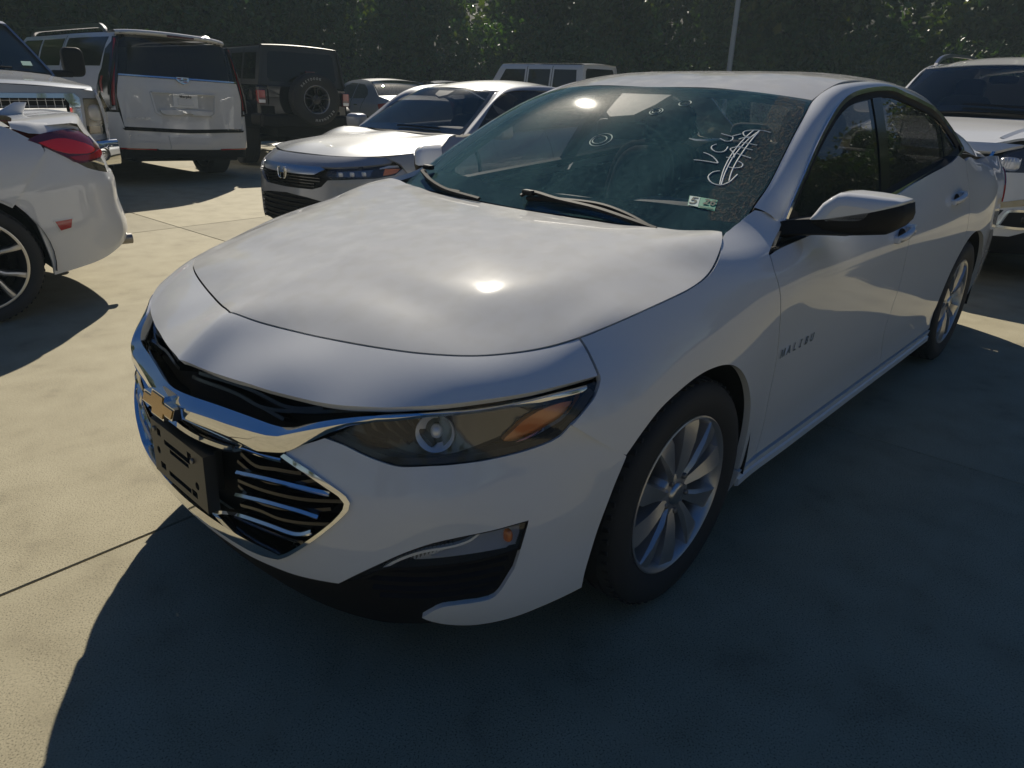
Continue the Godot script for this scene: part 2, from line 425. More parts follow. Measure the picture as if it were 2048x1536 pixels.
	var rt: Array = [PackedVector3Array(), PackedVector3Array(), PackedVector3Array(), PackedVector3Array(), PackedVector3Array(), PackedVector3Array()]
	for q in T:
		var fade := clampf((0.52 - q.x) / 0.25, 0.16, 1.0)
		var dn := -0.015 * smoothstep(0.52, 0.62, q.x)
		var ym := at_x(Mi, q.x)
		var yl := at_x(L, q.x)
		rt[0].append(B.pos(q.x, q.y, -0.03))
		rt[1].append(B.pos(q.x, q.y, 0.003 + dn))
		rt[2].append(B.pos(q.x, lerpf(q.y, ym, 0.55), 0.003 + dn + 0.017 * fade))
		rt[3].append(B.pos(q.x, ym, 0.003 + dn + 0.024 * fade))
		rt[4].append(B.pos(q.x, lerpf(ym, yl, 0.5), 0.003 + dn + 0.018 * fade))
		rt[5].append(B.pos(q.x, yl, 0.004 + dn))
	var bar := MB.new()
	bar.grid([rt[0], rt[1]]); bar.grid([rt[1], rt[2], rt[3]]); bar.grid([rt[3], rt[4], rt[5]])
	fix_out(bar, Vector3(0, 0.5, -0.3))
	bar.add(bar.mirrored())
	part("grille_wing", bar, M.chrome, car)
	# emblem
	var bow := PackedVector2Array([Vector2(-0.098, -0.018), Vector2(-0.080, 0.017), Vector2(-0.037, 0.017), Vector2(-0.031, 0.033), Vector2(0.043, 0.033), Vector2(0.037, 0.017), Vector2(0.098, 0.017), Vector2(0.080, -0.018), Vector2(0.037, -0.018), Vector2(0.031, -0.034), Vector2(-0.043, -0.034), Vector2(-0.037, -0.018)])
	var ex := Transform3D(Basis(Vector3.RIGHT, -0.12), Vector3(0, 0.628, 0.972))
	var em := MB.new()
	em.prism(bow, 0.0, 0.030, ex, 0.004)
	var eo := part("emblem", em, M.chrome, car)
	var em2 := MB.new()
	var inner: PackedVector2Array = Geometry2D.offset_polygon(bow, -0.005)[0]
	em2.prism(inner, 0.027, 0.0325, ex, 0.0)
	part("emblem_face", em2, M.gold, eo)
	# ---- plate bracket
	var br := CSGCombiner3D.new()
	br.name = "licence_plate_bracket"
	car.add_child(br, true)
	br.position = Vector3(0.020, 0.468, 0.972)
	br.rotation.x = -0.05
	var pm := mat(Color(0.030, 0.029, 0.028), 0.42)
	var cb := func(c: Vector3, s: Vector3, cut: bool):
		var q := CSGBox3D.new()
		q.size = s; q.position = c; q.material = pm
		q.operation = CSGShape3D.OPERATION_SUBTRACTION if cut else CSGShape3D.OPERATION_UNION
		br.add_child(q)
	cb.call(Vector3(0, 0, 0), Vector3(0.308, 0.152, 0.03), false)
	cb.call(Vector3(0, 0, -0.03), Vector3(0.20, 0.11, 0.05), false)
	for c in [[0.0, 0.034, 0.15, 0.014], [0.01, 0.018, 0.11, 0.012], [0.0, -0.052, 0.13, 0.014], [-0.105, 0.050, 0.022, 0.020], [0.075, 0.050, 0.022, 0.020], [-0.10, -0.045, 0.03, 0.018], [0.085, -0.05, 0.03, 0.018]]:
		cb.call(Vector3(c[0], c[1], 0.012), Vector3(c[2], c[3], 0.022), true)
	for c in [[-0.118, -0.005], [0.105, -0.02]]:
		var q := CSGCylinder3D.new()
		q.radius = 0.011; q.height = 0.03; q.rotation.x = PI / 2; q.position = Vector3(c[0], c[1], 0.012); q.operation = CSGShape3D.OPERATION_SUBTRACTION; q.material = pm
		br.add_child(q)
	for c in [[-0.13, 0.053], [0.095, 0.045]]:
		var s := MB.new()
		s.pillow(Vector3(c[0], c[1], 0.017), Vector3(0.014, 0.014, 0.008), 0.8)
		part("screw", s, M.steel, br)
	build_lamps(car, d, B)
	build_cabin(car, d, S, Wf, R, K, G)
	# ---- wheels
	for s in [1.0, -1.0]:
		wheel(car, Vector3(0.79 * s, 0.335, 0), s, 0.335, 0.225, 0.229, "malibu")
		wheel(car, Vector3(0.79 * s, 0.335, -2.829), s, 0.335, 0.225, 0.229, "malibu")
		for z in [0.0, -2.829]: wheel_well(car, Vector3(0, 0.335, z), 0.392, 0.52 * s, 0.905 * s)
	var ub := MB.new()
	ub.box(Vector3(0, 0.26, -1.42), Vector3(1.62, 0.10, 2.0)); ub.box(Vector3(0, 0.26, -3.45), Vector3(1.3, 0.14, 0.55)); ub.box(Vector3(0, 0.29, 0.45), Vector3(1.3, 0.16, 0.45)); ub.box(Vector3(0, 0.3, -1.5), Vector3(0.98, 0.12, 3.9))
	part("underbody", ub, M.void, car)
	# ---- badge letters on the front doors
	var up := Vector3.UP
	var word := "MALIBU"
	for s in [1.0, -1.0]:
		for i in 6:
			var u := lerpf(-0.500, -0.722, i / 5.0) if s > 0 else lerpf(-0.722, -0.500, i / 5.0)
			var y := 0.633
			var nn := S.nor(u, y)
			var q := S.pos(u, y, 0.001)
			if s < 0: nn.x = -nn.x; q.x = -q.x
			var xa := Vector3.UP.cross(nn).normalized()
			var lt := part("badge_letter", text_mesh(word[i], 0.040, 0.006), M.chrome, car)
			lt.transform = Transform3D(Basis(xa * 1.15, nn.cross(xa), nn), q)
	return car

func at_x(a: PackedVector2Array, x: float) -> float:
	for i in a.size() - 1:
		if x <= a[i + 1].x: return lerpf(a[i].y, a[i + 1].y, clampf((x - a[i].x) / (a[i + 1].x - a[i].x), 0, 1))
	return a[-1].y

# turn all faces of a shape away from the point c
func fix_out(m: MB, c: Vector3):
	for i in m.n.size():
		if m.n[i].dot(m.p[i] - c) < 0: m.n[i] = -m.n[i]
	for k in range(0, m.ix.size(), 3):
		var a := m.ix[k]
		var b := m.ix[k + 1]
		var e := m.ix[k + 2]
		if (m.p[e] - m.p[a]).cross(m.p[b] - m.p[a]).dot(m.n[a] + m.n[b] + m.n[e]) < 0:
			m.ix[k + 1] = e; m.ix[k + 2] = b

func build_lamps(car: Node3D, d: Dictionary, B: Field):
	var topl := pl([0.405, 0.667, 0.449, 0.699, 0.499, 0.718, 0.586, 0.7355, 0.602, 0.750, 0.665, 0.757, 0.742, 0.766, 0.814, 0.7735, 0.883, 0.780, 0.907, 0.782])
	var loop := join([topl, sm(pl(d.hl_tip)), sm(pl(d.hl_bot))])
	for s in [0, 1]:
		var hl := Node3D.new()
		hl.name = "headlight" if s == 0 else "headlight_001"
		car.add_child(hl, true)
		var put := func(nm: String, m: MB, mt: Material):
			part(nm, m if s == 0 else m.mirrored(), mt, hl)
		var shrunk: PackedVector2Array = Geometry2D.offset_polygon(loop, -0.004)[0]
		put.call("housing", panel(B, shrunk, 0.03, -0.045, -0.043), M.black_gloss)
		put.call("lens", panel(B, shrunk, 0.025, -0.001, 0.0), M.lens)
		var rim := MB.new()
		var q := sm(pl([0.42, 0.668, 0.48, 0.645, 0.53, 0.6335, 0.597, 0.642, 0.693, 0.645, 0.745, 0.648, 0.79, 0.661, 0.823, 0.682, 0.866, 0.741, 0.889, 0.765]), 0.015)
		rim.sweep(on(B, q, -0.010), nors(B, q), PackedVector2Array([Vector2(-0.011, -0.03), Vector2(-0.008, 0.003), Vector2(0.008, 0.003), Vector2(0.011, -0.03)]))
		put.call("lens_border", rim, M.black_plastic)
		var ch := MB.new()
		if false: panel(B, join([sm(pl([0.595, 0.7385, 0.665, 0.745, 0.742, 0.756, 0.814, 0.770, 0.883, 0.7755])), rev(sm(pl([0.595, 0.7325, 0.666, 0.737, 0.742, 0.7455, 0.814, 0.758, 0.868, 0.764])))]), 0.02, -0.010, 0.02, 0.0, ch)
		q = sm(pl([0.874, 0.772, 0.864, 0.754, 0.848, 0.733, 0.828, 0.705, 0.801, 0.684, 0.776, 0.667, 0.745, 0.655]), 0.012)
		var sc := PackedFloat32Array()
		for i in q.size(): sc.append(lerpf(1.0, 0.35, float(i) / q.size()))
		ch.sweep(on(B, q, -0.014), nors(B, q), PackedVector2Array([Vector2(-0.009, -0.008), Vector2(-0.004, 0.004), Vector2(0.009, -0.006)]), true, sc)
		put.call("chrome_line", ch, M.chrome)
		put.call("amber_reflector", panel(B, sm(pl([0.856, 0.752, 0.831, 0.750, 0.797, 0.736, 0.761, 0.704, 0.738, 0.676, 0.725, 0.661, 0.762, 0.658, 0.799, 0.681, 0.826, 0.707, 0.843, 0.731]), 0.015), 0.02, -0.026, 0.015), M.amber)
		# reflector bowl with the lamp
		var c := B.pos(0.60, 0.697, -0.055)
		var nn := B.nor(0.60, 0.697)
		var bas := Basis(nn, Vector3.UP, nn.cross(Vector3.UP)).orthonormalized()
		var bowl := MB.new()
		bowl.lathe(PackedVector2Array([Vector2(0.046, 0.041), Vector2(0.040, 0.042), Vector2(0.018, 0.036), Vector2(0.006, 0.022), Vector2(0.0, 0.001)]), 40, 0.3)
		for i in bowl.n.size():
			if i >= 0: bowl.n[i] = Vector3(0.5, -bowl.p[i].y * 12, -bowl.p[i].z * 12).normalized()
		var bw := MB.new()
		bw.add(bowl, Transform3D(bas, c))
		refix(bw)
		put.call("reflector", bw, M.silver_lamp)
		var bulb := MB.new()
		bulb.pillow(c + nn * 0.016, Vector3(0.032, 0.032, 0.026), 0.9, bas)
		put.call("projector", bulb, M.lens if false else M.silver_lamp)
		# curved fins inside, towards the grille
		var fins := MB.new()
		for k in 5:
			var x0 := 0.545 - k * 0.022
			var qq := sm(pl([x0, 0.727 - k * 0.004, x0 + 0.018, 0.70 - k * 0.006, x0 + 0.05, 0.668]), 0.01)
			fins.sweep(on(B, qq, -0.040), nors(B, qq), PackedVector2Array([Vector2(-0.010, -0.008), Vector2(-0.008, 0.004), Vector2(0.0, 0.009), Vector2(0.010, -0.008)]))
		put.call("inner_fins", fins, mat(Color(0.05, 0.05, 0.052), 0.22, 0.5))
		var md := panel(B, pl([0.60, 0.735, 0.74, 0.747, 0.77, 0.72, 0.72, 0.66, 0.62, 0.645]), 0.03, -0.038, 0.0)
		put.call("mirror_panel", md, mat(Color(0.10, 0.10, 0.105), 0.06, 0.9))
	# lower lamps
	var ft := sm(pl(d.fog_top))
	var fb := sm(pl(d.fog_bot))
	var lp := join([ft, rev(fb)])
	for s in [0, 1]:
		var fl := Node3D.new()
		fl.name = "running_light" if s == 0 else "running_light_001"
		car.add_child(fl, true)
		var put := func(nm: String, m: MB, mt: Material):
			part(nm, m if s == 0 else m.mirrored(), mt, fl)
		var shrunk: PackedVector2Array = Geometry2D.offset_polygon(lp, -0.004)[0]
		put.call("housing", panel(B, shrunk, 0.03, -0.030, -0.028), mat(Color(0.10, 0.10, 0.105), 0.3, 0.3))
		put.call("lens", panel(B, shrunk, 0.025, -0.002, 0.0), M.lens)
		var refl := MB.new()
		panel(B, join([sm(pl([0.760, 0.470, 0.70, 0.466, 0.672, 0.456, 0.650, 0.445, 0.60, 0.433, 0.56, 0.412])), sm(pl([0.57, 0.404, 0.64, 0.412, 0.70, 0.415, 0.748, 0.424]))]), 0.02, -0.024, 0.0, 0.0, refl)
		put.call("reflector", refl, M.silver_lamp)
		var flu := MB.new()
		for k in 13:
			var yy := lerpf(0.418, 0.468, k / 12.0)
			var a := PackedVector3Array()
			var b := PackedVector3Array()
			for j in 10:
				var th := lerpf(0.60 + k * 0.007, 0.757, j / 9.0)
				a.append(B.pos(th, yy, -0.022)); b.append(B.nor(th, yy))
			flu.sweep(a, b, PackedVector2Array([Vector2(-0.0019, -0.002), Vector2(0.0, 0.004), Vector2(0.0019, -0.002)]))
		put.call("flutes", flu, M.silver_lamp)
		var fins := MB.new()
		for k in 26:
			var th := lerpf(0.455, 0.64, k / 25.0)
			var y1 := at_x(rev(ft), th) - 0.008
			var y0 := maxf(at_x(rev(fb), th) + 0.006, y1 - 0.03)
			if y1 - y0 < 0.006: continue
			fins.sweep(PackedVector3Array([B.pos(th, y0, -0.020), B.pos(th, y1, -0.018)]), PackedVector3Array([B.nor(th, y1)]), PackedVector2Array([Vector2(-0.003, -0.006), Vector2(0, 0.004), Vector2(0.003, -0.006)]))
		put.call("ribbed_reflector", fins, mat(Color(0.30, 0.30, 0.30), 0.25, 0.8))
		var q := sm(pl(d.drl_line), 0.012)
		var ln := MB.new()
		ln.sweep(on(B, q, -0.010), nors(B, q), PackedVector2Array([Vector2(-0.003, -0.010), Vector2(-0.003, 0.0), Vector2(0.003, 0.0), Vector2(0.003, -0.010)]))
		put.call("divider", ln, M.plate)
		var am := MB.new()
		am.pillow(B.pos(0.735, 0.450, -0.020), Vector3(0.030, 0.034, 0.016), 0.8)
		put.call("amber_bulb", am, M.amber)
		var bd := MB.new()
		var lq := lp.duplicate()
		lq.append(lq[0])
		bd.sweep(on(B, lq, -0.004), nors(B, lq), PackedVector2Array([Vector2(-0.004, -0.02), Vector2(-0.003, 0.003), Vector2(0.003, 0.003), Vector2(0.004, -0.02)]))
		put.call("lens_border", bd, M.black_plastic)

func refix(m: MB):
	for k in range(0, m.ix.size(), 3):
		var a := m.ix[k]
		var b := m.ix[k + 1]
		var e := m.ix[k + 2]
		if (m.p[e] - m.p[a]).cross(m.p[b] - m.p[a]).dot(m.n[a] + m.n[b] + m.n[e]) < 0:
			m.ix[k + 1] = e; m.ix[k + 2] = b

func build_cabin(car: Node3D, d: Dictionary, S: Field, Wf: Field, R: Field, K: Field, G: Field):
	var g := 0.002
	# edges of windscreen, roof and back window on the driver's side
	var ws_side := [Vector3(0.745, 1.052, -0.515), Vector3(0.736, 1.106, -0.615), Vector3(0.712, 1.171, -0.734), Vector3(0.684, 1.238, -0.862), Vector3(0.654, 1.301, -1.0), Vector3(0.622, 1.345, -1.124)]
	var Wl := ws_side + [Vector3(0.612, 1.382, -1.25), Vector3(0.606, 1.408, -1.42), Vector3(0.60, 1.424, -1.8), Vector3(0.585, 1.407, -2.2), Vector3(0.562, 1.36, -2.5), Vector3(0.60, 1.25, -2.8), Vector3(0.64, 1.118, -3.15), Vector3(0.66, 1.085, -3.32)]
	var dt := sm(pl(d.dlo_top), 0.02)
	var Dl := []
	for q in dt:
		if q.x < -0.575: Dl.append(G.pos(q.x, q.y, 0.004))
	for q in [[-2.90, 1.092], [-3.05, 1.078], [-3.30, 1.062]]: Dl.append(S.pos(q[0], q[1]))
	var W := resample(sm3(Wl, 0.03), 90)
	# match the two edges by position along the car
	var D := PackedVector3Array()
	var Dd := sm3(Dl, 0.02)
	var nW := W.size()
	var lD := resample(Dd, 400)
	for i in nW:
		var tW := float(i) / (nW - 1)
		D.append(lD[int(tW * 399)])
	# pair by length, pulled towards equal z in the middle
	var D2 := PackedVector3Array()
	var j := 0
	for i in nW:
		var want := lerpf(W[i].z - 0.02, D[i].z, 1.0 if (i == 0 or i == nW - 1) else 0.45)
		while j < 398 and lD[j].z > want: j += 1
		D2.append(lD[j] if i < nW - 1 else lD[399])
	D = D2
	var rows := []
	var ctr := Vector3(0, 0.9, -1.8)
	for k in 13:
		var t := k / 12.0
		var row := PackedVector3Array()
		for i in nW:
			var a := W[i] + Vector3(0, -0.002, 0)
			var b := D[i]
			var mid := (a + b) * 0.5
			var along := (W[mini(i + 1, nW - 1)] - W[maxi(i - 1, 0)]).normalized()
			var o := along.cross(b - a).normalized()
			if o.dot(mid - ctr) < 0: o = -o
			var bulge := 0.30 * a.distance_to(b)
			var c := mid + o * bulge
			row.append(a.lerp(c, t).lerp(c.lerp(b, t), t))
		rows.append(row)
	# tuck both edges in
	var r0 := PackedVector3Array()
	var r1 := PackedVector3Array()
	for i in nW:
		r0.append(rows[0][i] + Vector3(-0.004, -0.014, 0)); r1.append(rows[12][i] + Vector3(-0.016, 0.0, 0))
	var rail := MB.new()
	rail.grid(rows)
	fix_out(rail, ctr)
	var edge := MB.new()
	edge.grid([r0, rows[0]], false, false); edge.grid([rows[12], r1])
	refix(edge)
	rail.add(edge)
	both("roof_rail", rail, M.white, car)
	# roof skin
	var ro := PackedVector2Array([Vector2(0, -1.02), Vector2(0.2, -1.03), Vector2(0.4, -1.055), Vector2(0.618, -1.128)])
	ro = sm(ro)
	var rs := PackedVector2Array()
	for q in Wl.slice(6, 11): rs.append(Vector2(q.x - 0.004, q.z))
	var rb := sm(PackedVector2Array([Vector2(0.55, -2.5), Vector2(0.3, -2.515), Vector2(0, -2.52)]))
	var half := join([ro, sm(rs), rb])
	part("roof", panel(R, join([half, rev(flipx(half))]), 0.04, 0.0, 0.012, g), M.white_dusty, car)
	var hl := panel(R, join([half, rev(flipx(half))]), 0.08, -0.035, 0.0)
	part("headliner", hl, M.headliner, car)
	# windscreen
	var wsx := PackedVector2Array([Vector2(0, -1.022), Vector2(0.2, -1.032), Vector2(0.4, -1.057), Vector2(0.55, -1.095), Vector2(0.616, -1.118)])
	var sidex := PackedVector2Array()
	for k in 6: sidex.append(Vector2(ws_side[5 - k].x - 0.003, ws_side[5 - k].z))
	sidex.append_array(PackedVector2Array([Vector2(0.757, -0.42), Vector2(0.735, -0.365)]))
	var basex := PackedVector2Array([Vector2(0.735, -0.365), Vector2(0.6, -0.315), Vector2(0.4, -0.285), Vector2(0.2, -0.270), Vector2(0, -0.265)])
	var wh := join([sm(wsx), sm(sidex), sm(basex)])
	var scr := part("windscreen", panel(Wf, join([wh, rev(flipx(wh))]), 0.05, 0.0, 0.0), M.glass, car)
	var inx := join([sm(PackedVector2Array([Vector2(0, -0.995), Vector2(0.2, -1.002), Vector2(0.4, -1.024), Vector2(0.55, -1.055)]), 0.03), sm(PackedVector2Array([Vector2(0.60, -1.05), Vector2(0.645, -0.86), Vector2(0.672, -0.735), Vector2(0.695, -0.62), Vector2(0.700, -0.52), Vector2(0.66, -0.46)]), 0.03), sm(PackedVector2Array([Vector2(0.55, -0.425), Vector2(0.35, -0.385), Vector2(0.2, -0.365), Vector2(0.0, -0.36)]), 0.03)])
	var ring := panel(Wf, join([wh, rev(inx)]), 0.04, -0.005, 0.0)
	ring.add(ring.mirrored())
	part("black_border", ring, M.frit, scr)
	# dust and dried water outside the glass, with sky reflection painted in as teal
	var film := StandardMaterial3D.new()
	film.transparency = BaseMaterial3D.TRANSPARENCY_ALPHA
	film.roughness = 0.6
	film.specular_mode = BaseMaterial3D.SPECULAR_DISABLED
	film.albedo_color = Color(0.52, 0.72, 0.71)  # teal tint imitates sky sheen and haze on the dusty glass
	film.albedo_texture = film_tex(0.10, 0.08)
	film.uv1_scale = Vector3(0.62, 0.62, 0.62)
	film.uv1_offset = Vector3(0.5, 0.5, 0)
	part("dust_and_sheen_film", panel(Wf, join([wh, rev(flipx(wh))]), 0.05, 0.0008, 0.0), film, scr)
	var tr2 := film.duplicate()
	tr2.albedo_color = Color(0.50, 0.47, 0.43)
	tr2.albedo_texture = trail_tex()
	tr2.uv1_scale = Vector3(4.0, 1.6, 1)
	tr2.uv1_offset = Vector3(0.2, 0.0, 0)
	part("dirt_trails", panel(Wf, PackedVector2Array([Vector2(0.515, -1.08), Vector2(0.608, -1.10), Vector2(0.65, -0.99), Vector2(0.708, -0.735), Vector2(0.742, -0.52), Vector2(0.74, -0.43), Vector2(0.66, -0.40), Vector2(0.60, -0.50), Vector2(0.60, -0.75)]), 0.04, 0.0016, 0.0), tr2, scr)
	# sensor housing behind the glass
	var cam := panel(Wf, PackedVector2Array([Vector2(-0.10, -0.99), Vector2(0.13, -0.99), Vector2(0.115, -0.90), Vector2(0.075, -0.82), Vector2(-0.02, -0.80), Vector2(-0.06, -0.83)]), 0.03, -0.012, 0.03)
	part("sensor_housing", cam, M.black_plastic, scr)
	var mirr := MB.new()
	mirr.pillow(Vector3(0.0, 1.225, -0.86), Vector3(0.23, 0.075, 0.04), 0.45)
	mirr.tube(PackedVector3Array([Vector3(0, 1.23, -0.86), Vector3(0.02, 1.27, -0.83)]), 0.012)
	part("inside_mirror", mirr, M.black_plastic, car)
	# inspection sticker, lower corner in front of the driver
	var st := PackedVector2Array([Vector2(0.553, -0.466), Vector2(0.640, -0.485), Vector2(0.657, -0.440), Vector2(0.572, -0.427)])
	part("sticker", panel(Wf, st, 0.02, 0.002, 0.0), mat(Color(0.03, 0.36, 0.20), 0.5), scr)
	var st2 := PackedVector2Array([Vector2(0.556, -0.4655), Vector2(0.587, -0.4725), Vector2(0.604, -0.4335), Vector2(0.573, -0.4295)])
	part("sticker_field", panel(Wf, st2, 0.02, 0.0026, 0.0), mat(Color(0.55, 0.68, 0.60), 0.5), scr)
	var bx := Vector3(0.087, -0.007, -0.019).normalized()
	var sn := Wf.nor(0.6, -0.46)
	var sb := Basis(bx, sn.cross(bx).normalized(), sn)
	for e in [["5", 0.578, -0.452, 0.046], ["26", 0.625, -0.4655, 0.036], ["INSPECTION", 0.628, -0.4415, 0.0075]]:
		var tm := part("sticker_print", text_mesh(e[0], e[3], 0.0004), mat(Color(0.01, 0.03, 0.02), 0.6), scr)
		tm.transform = Transform3D(sb, Wf.pos(e[1], e[2], 0.0032))
	# chalk writing, read from outside
	var stroke := func(a: Array):
		var q := sm(pl(a), 0.012)
		var m := MB.new()
		m.sweep(on(Wf, q, 0.0015), nors(Wf, q), PackedVector2Array([Vector2(-0.0022, 0), Vector2(0, 0.0012), Vector2(0.0022, 0)]))
		part("chalk_stroke", m, M.chalk, scr)
	for a in writing(): stroke.call(a)
	# oval sticker and little rings
	for e in [[0.068, -0.64, 0.042, 0.036], [0.062, -0.64, 0.028, 0.022], [0.17, -0.83, 0.024, 0.022], [0.17, -0.83, 0.014, 0.012], [0.245, -0.90, 0.022, 0.020]]:
		var q := PackedVector2Array()
		for k in 25: q.append(Vector2(e[0] + e[2] * cos(TAU * k / 24), e[1] + e[3] * sin(TAU * k / 24)))
		var m := MB.new()
		m.sweep(on(Wf, q, 0.0012), nors(Wf, q), PackedVector2Array([Vector2(-0.0022, 0), Vector2(0, 0.0010), Vector2(0.0022, 0)]))
		part("sucker_mark", m, mat(Color(0.35, 0.45, 0.40), 0.8), scr)
	# back window
	var kb := join([rb.duplicate(), PackedVector2Array()])
	var bh := join([sm(PackedVector2Array([Vector2(0, -2.525), Vector2(0.3, -2.52), Vector2(0.545, -2.505)])), sm(PackedVector2Array([Vector2(0.555, -2.52), Vector2(0.592, -2.8), Vector2(0.630, -3.14)])), sm(PackedVector2Array([Vector2(0.62, -3.18), Vector2(0.3, -3.25), Vector2(0, -3.27)]))])
	part("back_window", panel(K, join([bh, rev(flipx(bh))]), 0.06, 0.0, 0.0), M.glass_tint, car)
	# cowl and wipers
	var cr := []
	var ca := PackedVector3Array()
	var cb := PackedVector3Array()
	var cc := PackedVector3Array()
	for k in 41:
		var x := lerpf(-0.775, 0.775, k / 40.0)
		var zr := -0.25 - 0.05 * pow(absf(x) / 0.7, 2.0)
		ca.append(Vector3(x, 0.945 + 0.03 * absf(x), zr + 0.03)); cb.append(Vector3(x, 0.958 + 0.035 * absf(x), zr - 0.02)); cc.append(Vector3(x, Wf.at(x, minf(-0.27, zr - 0.06)) - 0.012, minf(-0.27, zr - 0.06) - 0.14))
	var cow := MB.new()
	cow.grid([ca, cb, cc])
	fix_out(cow, Vector3(0, 0, 0))
	part("cowl", cow, M.black_plastic, car)
	for e in [[[0.02, -0.305, 0.12, -0.318, 0.30, -0.33, 0.42, -0.318, 0.53, -0.295], [0.00, -0.30, 0.03, -0.325, 0.16, -0.31, 0.32, -0.302, 0.46, -0.29, 0.56, -0.285]], [[-0.69, -0.44, -0.56, -0.36, -0.42, -0.30, -0.30, -0.285], [-0.66, -0.41, -0.52, -0.335, -0.36, -0.280, -0.16, -0.255]]]:
		var wp := Node3D.new()
		wp.name = "wiper" if not car.has_node("wiper") else "wiper_001"
		car.add_child(wp, true)
		var q := sm(pl(e[0]))
		var m := MB.new()
		m.sweep(on(Wf, q, 0.011), nors(Wf, q), PackedVector2Array([Vector2(-0.006, -0.003), Vector2(-0.004, 0.006), Vector2(0.004, 0.006), Vector2(0.006, -0.003)]))
		m.sweep(on(Wf, q, 0.004), nors(Wf, q), PackedVector2Array([Vector2(-0.002, -0.003), Vector2(-0.002, 0.010), Vector2(0.002, 0.010), Vector2(0.002, -0.003)]))
		part("blade", m, M.black_plastic, wp)
		q = sm(pl(e[1]))
		m = MB.new()
		m.sweep(on(Wf, q, 0.022), nors(Wf, q), PackedVector2Array([Vector2(-0.008, -0.004), Vector2(-0.005, 0.005), Vector2(0.005, 0.005), Vector2(0.008, -0.004)]))
		m.box(Wf.pos(e[1][0] + 0.02, e[1][1] - 0.02, 0.022), Vector3(0.05, 0.018, 0.026), 0.004)
		part("arm", m, M.black_plastic, wp)
	# side glass
	var db := sm(pl(d.dlo_bot), 0.03)
	var dloop := join([sm(pl(d.dlo_top), 0.025), db])
	var split := func(a: float, b: float, y0 := 0.0) -> PackedVector2Array:
		var box := PackedVector2Array([Vector2(a, 0.8), Vector2(b, 0.8), Vector2(b + (a - b) * 0.0 - 0.17 * signf(b + 1.2) * 0.0, 1.5), Vector2(a, 1.5)])
		var best := PackedVector2Array()
		for q in Geometry2D.intersect_polygons(dloop, box):
			if q.size() > best.size(): best = q
		return best
	both("front_side_window", panel(G, split.call(-1.565, -0.3), 0.05, -0.006, 0.0), M.glass_tint, car)
	both("rear_side_window", panel(G, split.call(-3.0, -1.565), 0.05, -0.006, 0.0), M.glass_dark, car)
	both("window_pillar", panel(G, PackedVector2Array([Vector2(-1.455, 0.985), Vector2(-1.56, 0.995), Vector2(-1.72, 1.375), Vector2(-1.615, 1.375)]), 0.04, -0.002, 0.02), M.black_gloss, car)
	both("quarter_divider", panel(G, PackedVector2Array([Vector2(-2.44, 1.06), Vector2(-2.47, 1.06), Vector2(-2.52, 1.25), Vector2(-2.49, 1.26)]), 0.04, -0.004, 0.02), M.black_gloss, car)
	var tr := MB.new()
	var tq := sm(pl(d.dlo_top), 0.02)
	tr.sweep(on(G, tq, 0.004), nors(G, tq), PackedVector2Array([Vector2(-0.010, -0.012), Vector2(-0.010, 0.005), Vector2(0.006, 0.009), Vector2(0.010, -0.012)]))
	tr.sweep(on(G, db, 0.006), nors(G, db), PackedVector2Array([Vector2(-0.010, -0.012), Vector2(-0.010, 0.006), Vector2(0.006, 0.008), Vector2(0.010, -0.012)]))
	both("window_trim", tr, M.chrome, car)
	var seal := MB.new()
	var iq: PackedVector2Array = Geometry2D.offset_polygon(dloop, -0.018)[0]
	iq.append(iq[0])
	seal.sweep(on(G, iq, -0.004), nors(G, iq), PackedVector2Array([Vector2(-0.012, -0.02), Vector2(-0.012, 0.002), Vector2(0.012, 0.002), Vector2(0.012, -0.02)]))
	both("window_seal", seal, M.black_plastic, car)
	# belt filler between door skin and glass
	var bf := MB.new()
	var b0 := PackedVector3Array()
	var b1 := PackedVector3Array()
	for q in sm(pl(d.dlo_lo_S)):
		b0.append(S.pos(q.x, q.y, -0.004)); b1.append(Vector3(G.at(q.x, q.y) - 0.02, q.y - 0.012, q.x))
	bf.grid([b0, b1])
	fix_out(bf, Vector3(0.7, 0.4, -1.6))
	both("belt_seal", bf, M.black_plastic, car)
	# boot lid and rear
	var bl := []
	for k in 12:
		var t := k / 11.0
		var row := PackedVector3Array()
		for i in 21:
			var x := lerpf(-1, 1, i / 20.0)
			var z0 := -3.26 - 0.05 * (1 - x * x)
			var z := lerpf(z0, -3.86 - 0.05 * (1 - x * x), t)
			var hw := lerpf(0.67, 0.72, t)
			row.append(Vector3(x * hw, lerpf(1.076, 1.028, t) + 0.035 * (1 - x * x) * (1 - t * 0.4), z))
		bl.append(row)
	for e in [[0.99, -3.93], [0.88, -3.945], [0.78, -3.94]]:
		var row := PackedVector3Array()
		for i in 21:
			var x := lerpf(-1, 1, i / 20.0)
			row.append(Vector3(x * 0.73, e[0], e[1] + 0.12 * x * x))
		bl.append(row)
	var boot := MB.new()
	boot.grid(bl)
	fix_out(boot, Vector3(0, 0.3, -3.0))
	part("boot_lid", boot, M.white, car)
	var rb_rows := []
	for yy in [0.25, 0.35, 0.5, 0.62, 0.72, 0.79]:
		var row := PackedVector3Array()
		var xe := S.at(-3.80, yy)
		for i in 25:
			var x := lerpf(-1, 1, i / 24.0)
			row.append(Vector3(xe * signf(x) * pow(absf(x), 0.7), yy, -3.80 - 0.16 * (1 - pow(absf(x), 3.0)) + (0.02 if yy > 0.7 or yy < 0.3 else 0.0)))
		rb_rows.append(row)
	var rbm := MB.new()
	rbm.grid(rb_rows)
	fix_out(rbm, Vector3(0, 0.5, -3.0))
	part("rear_bumper", rbm, M.white, car)
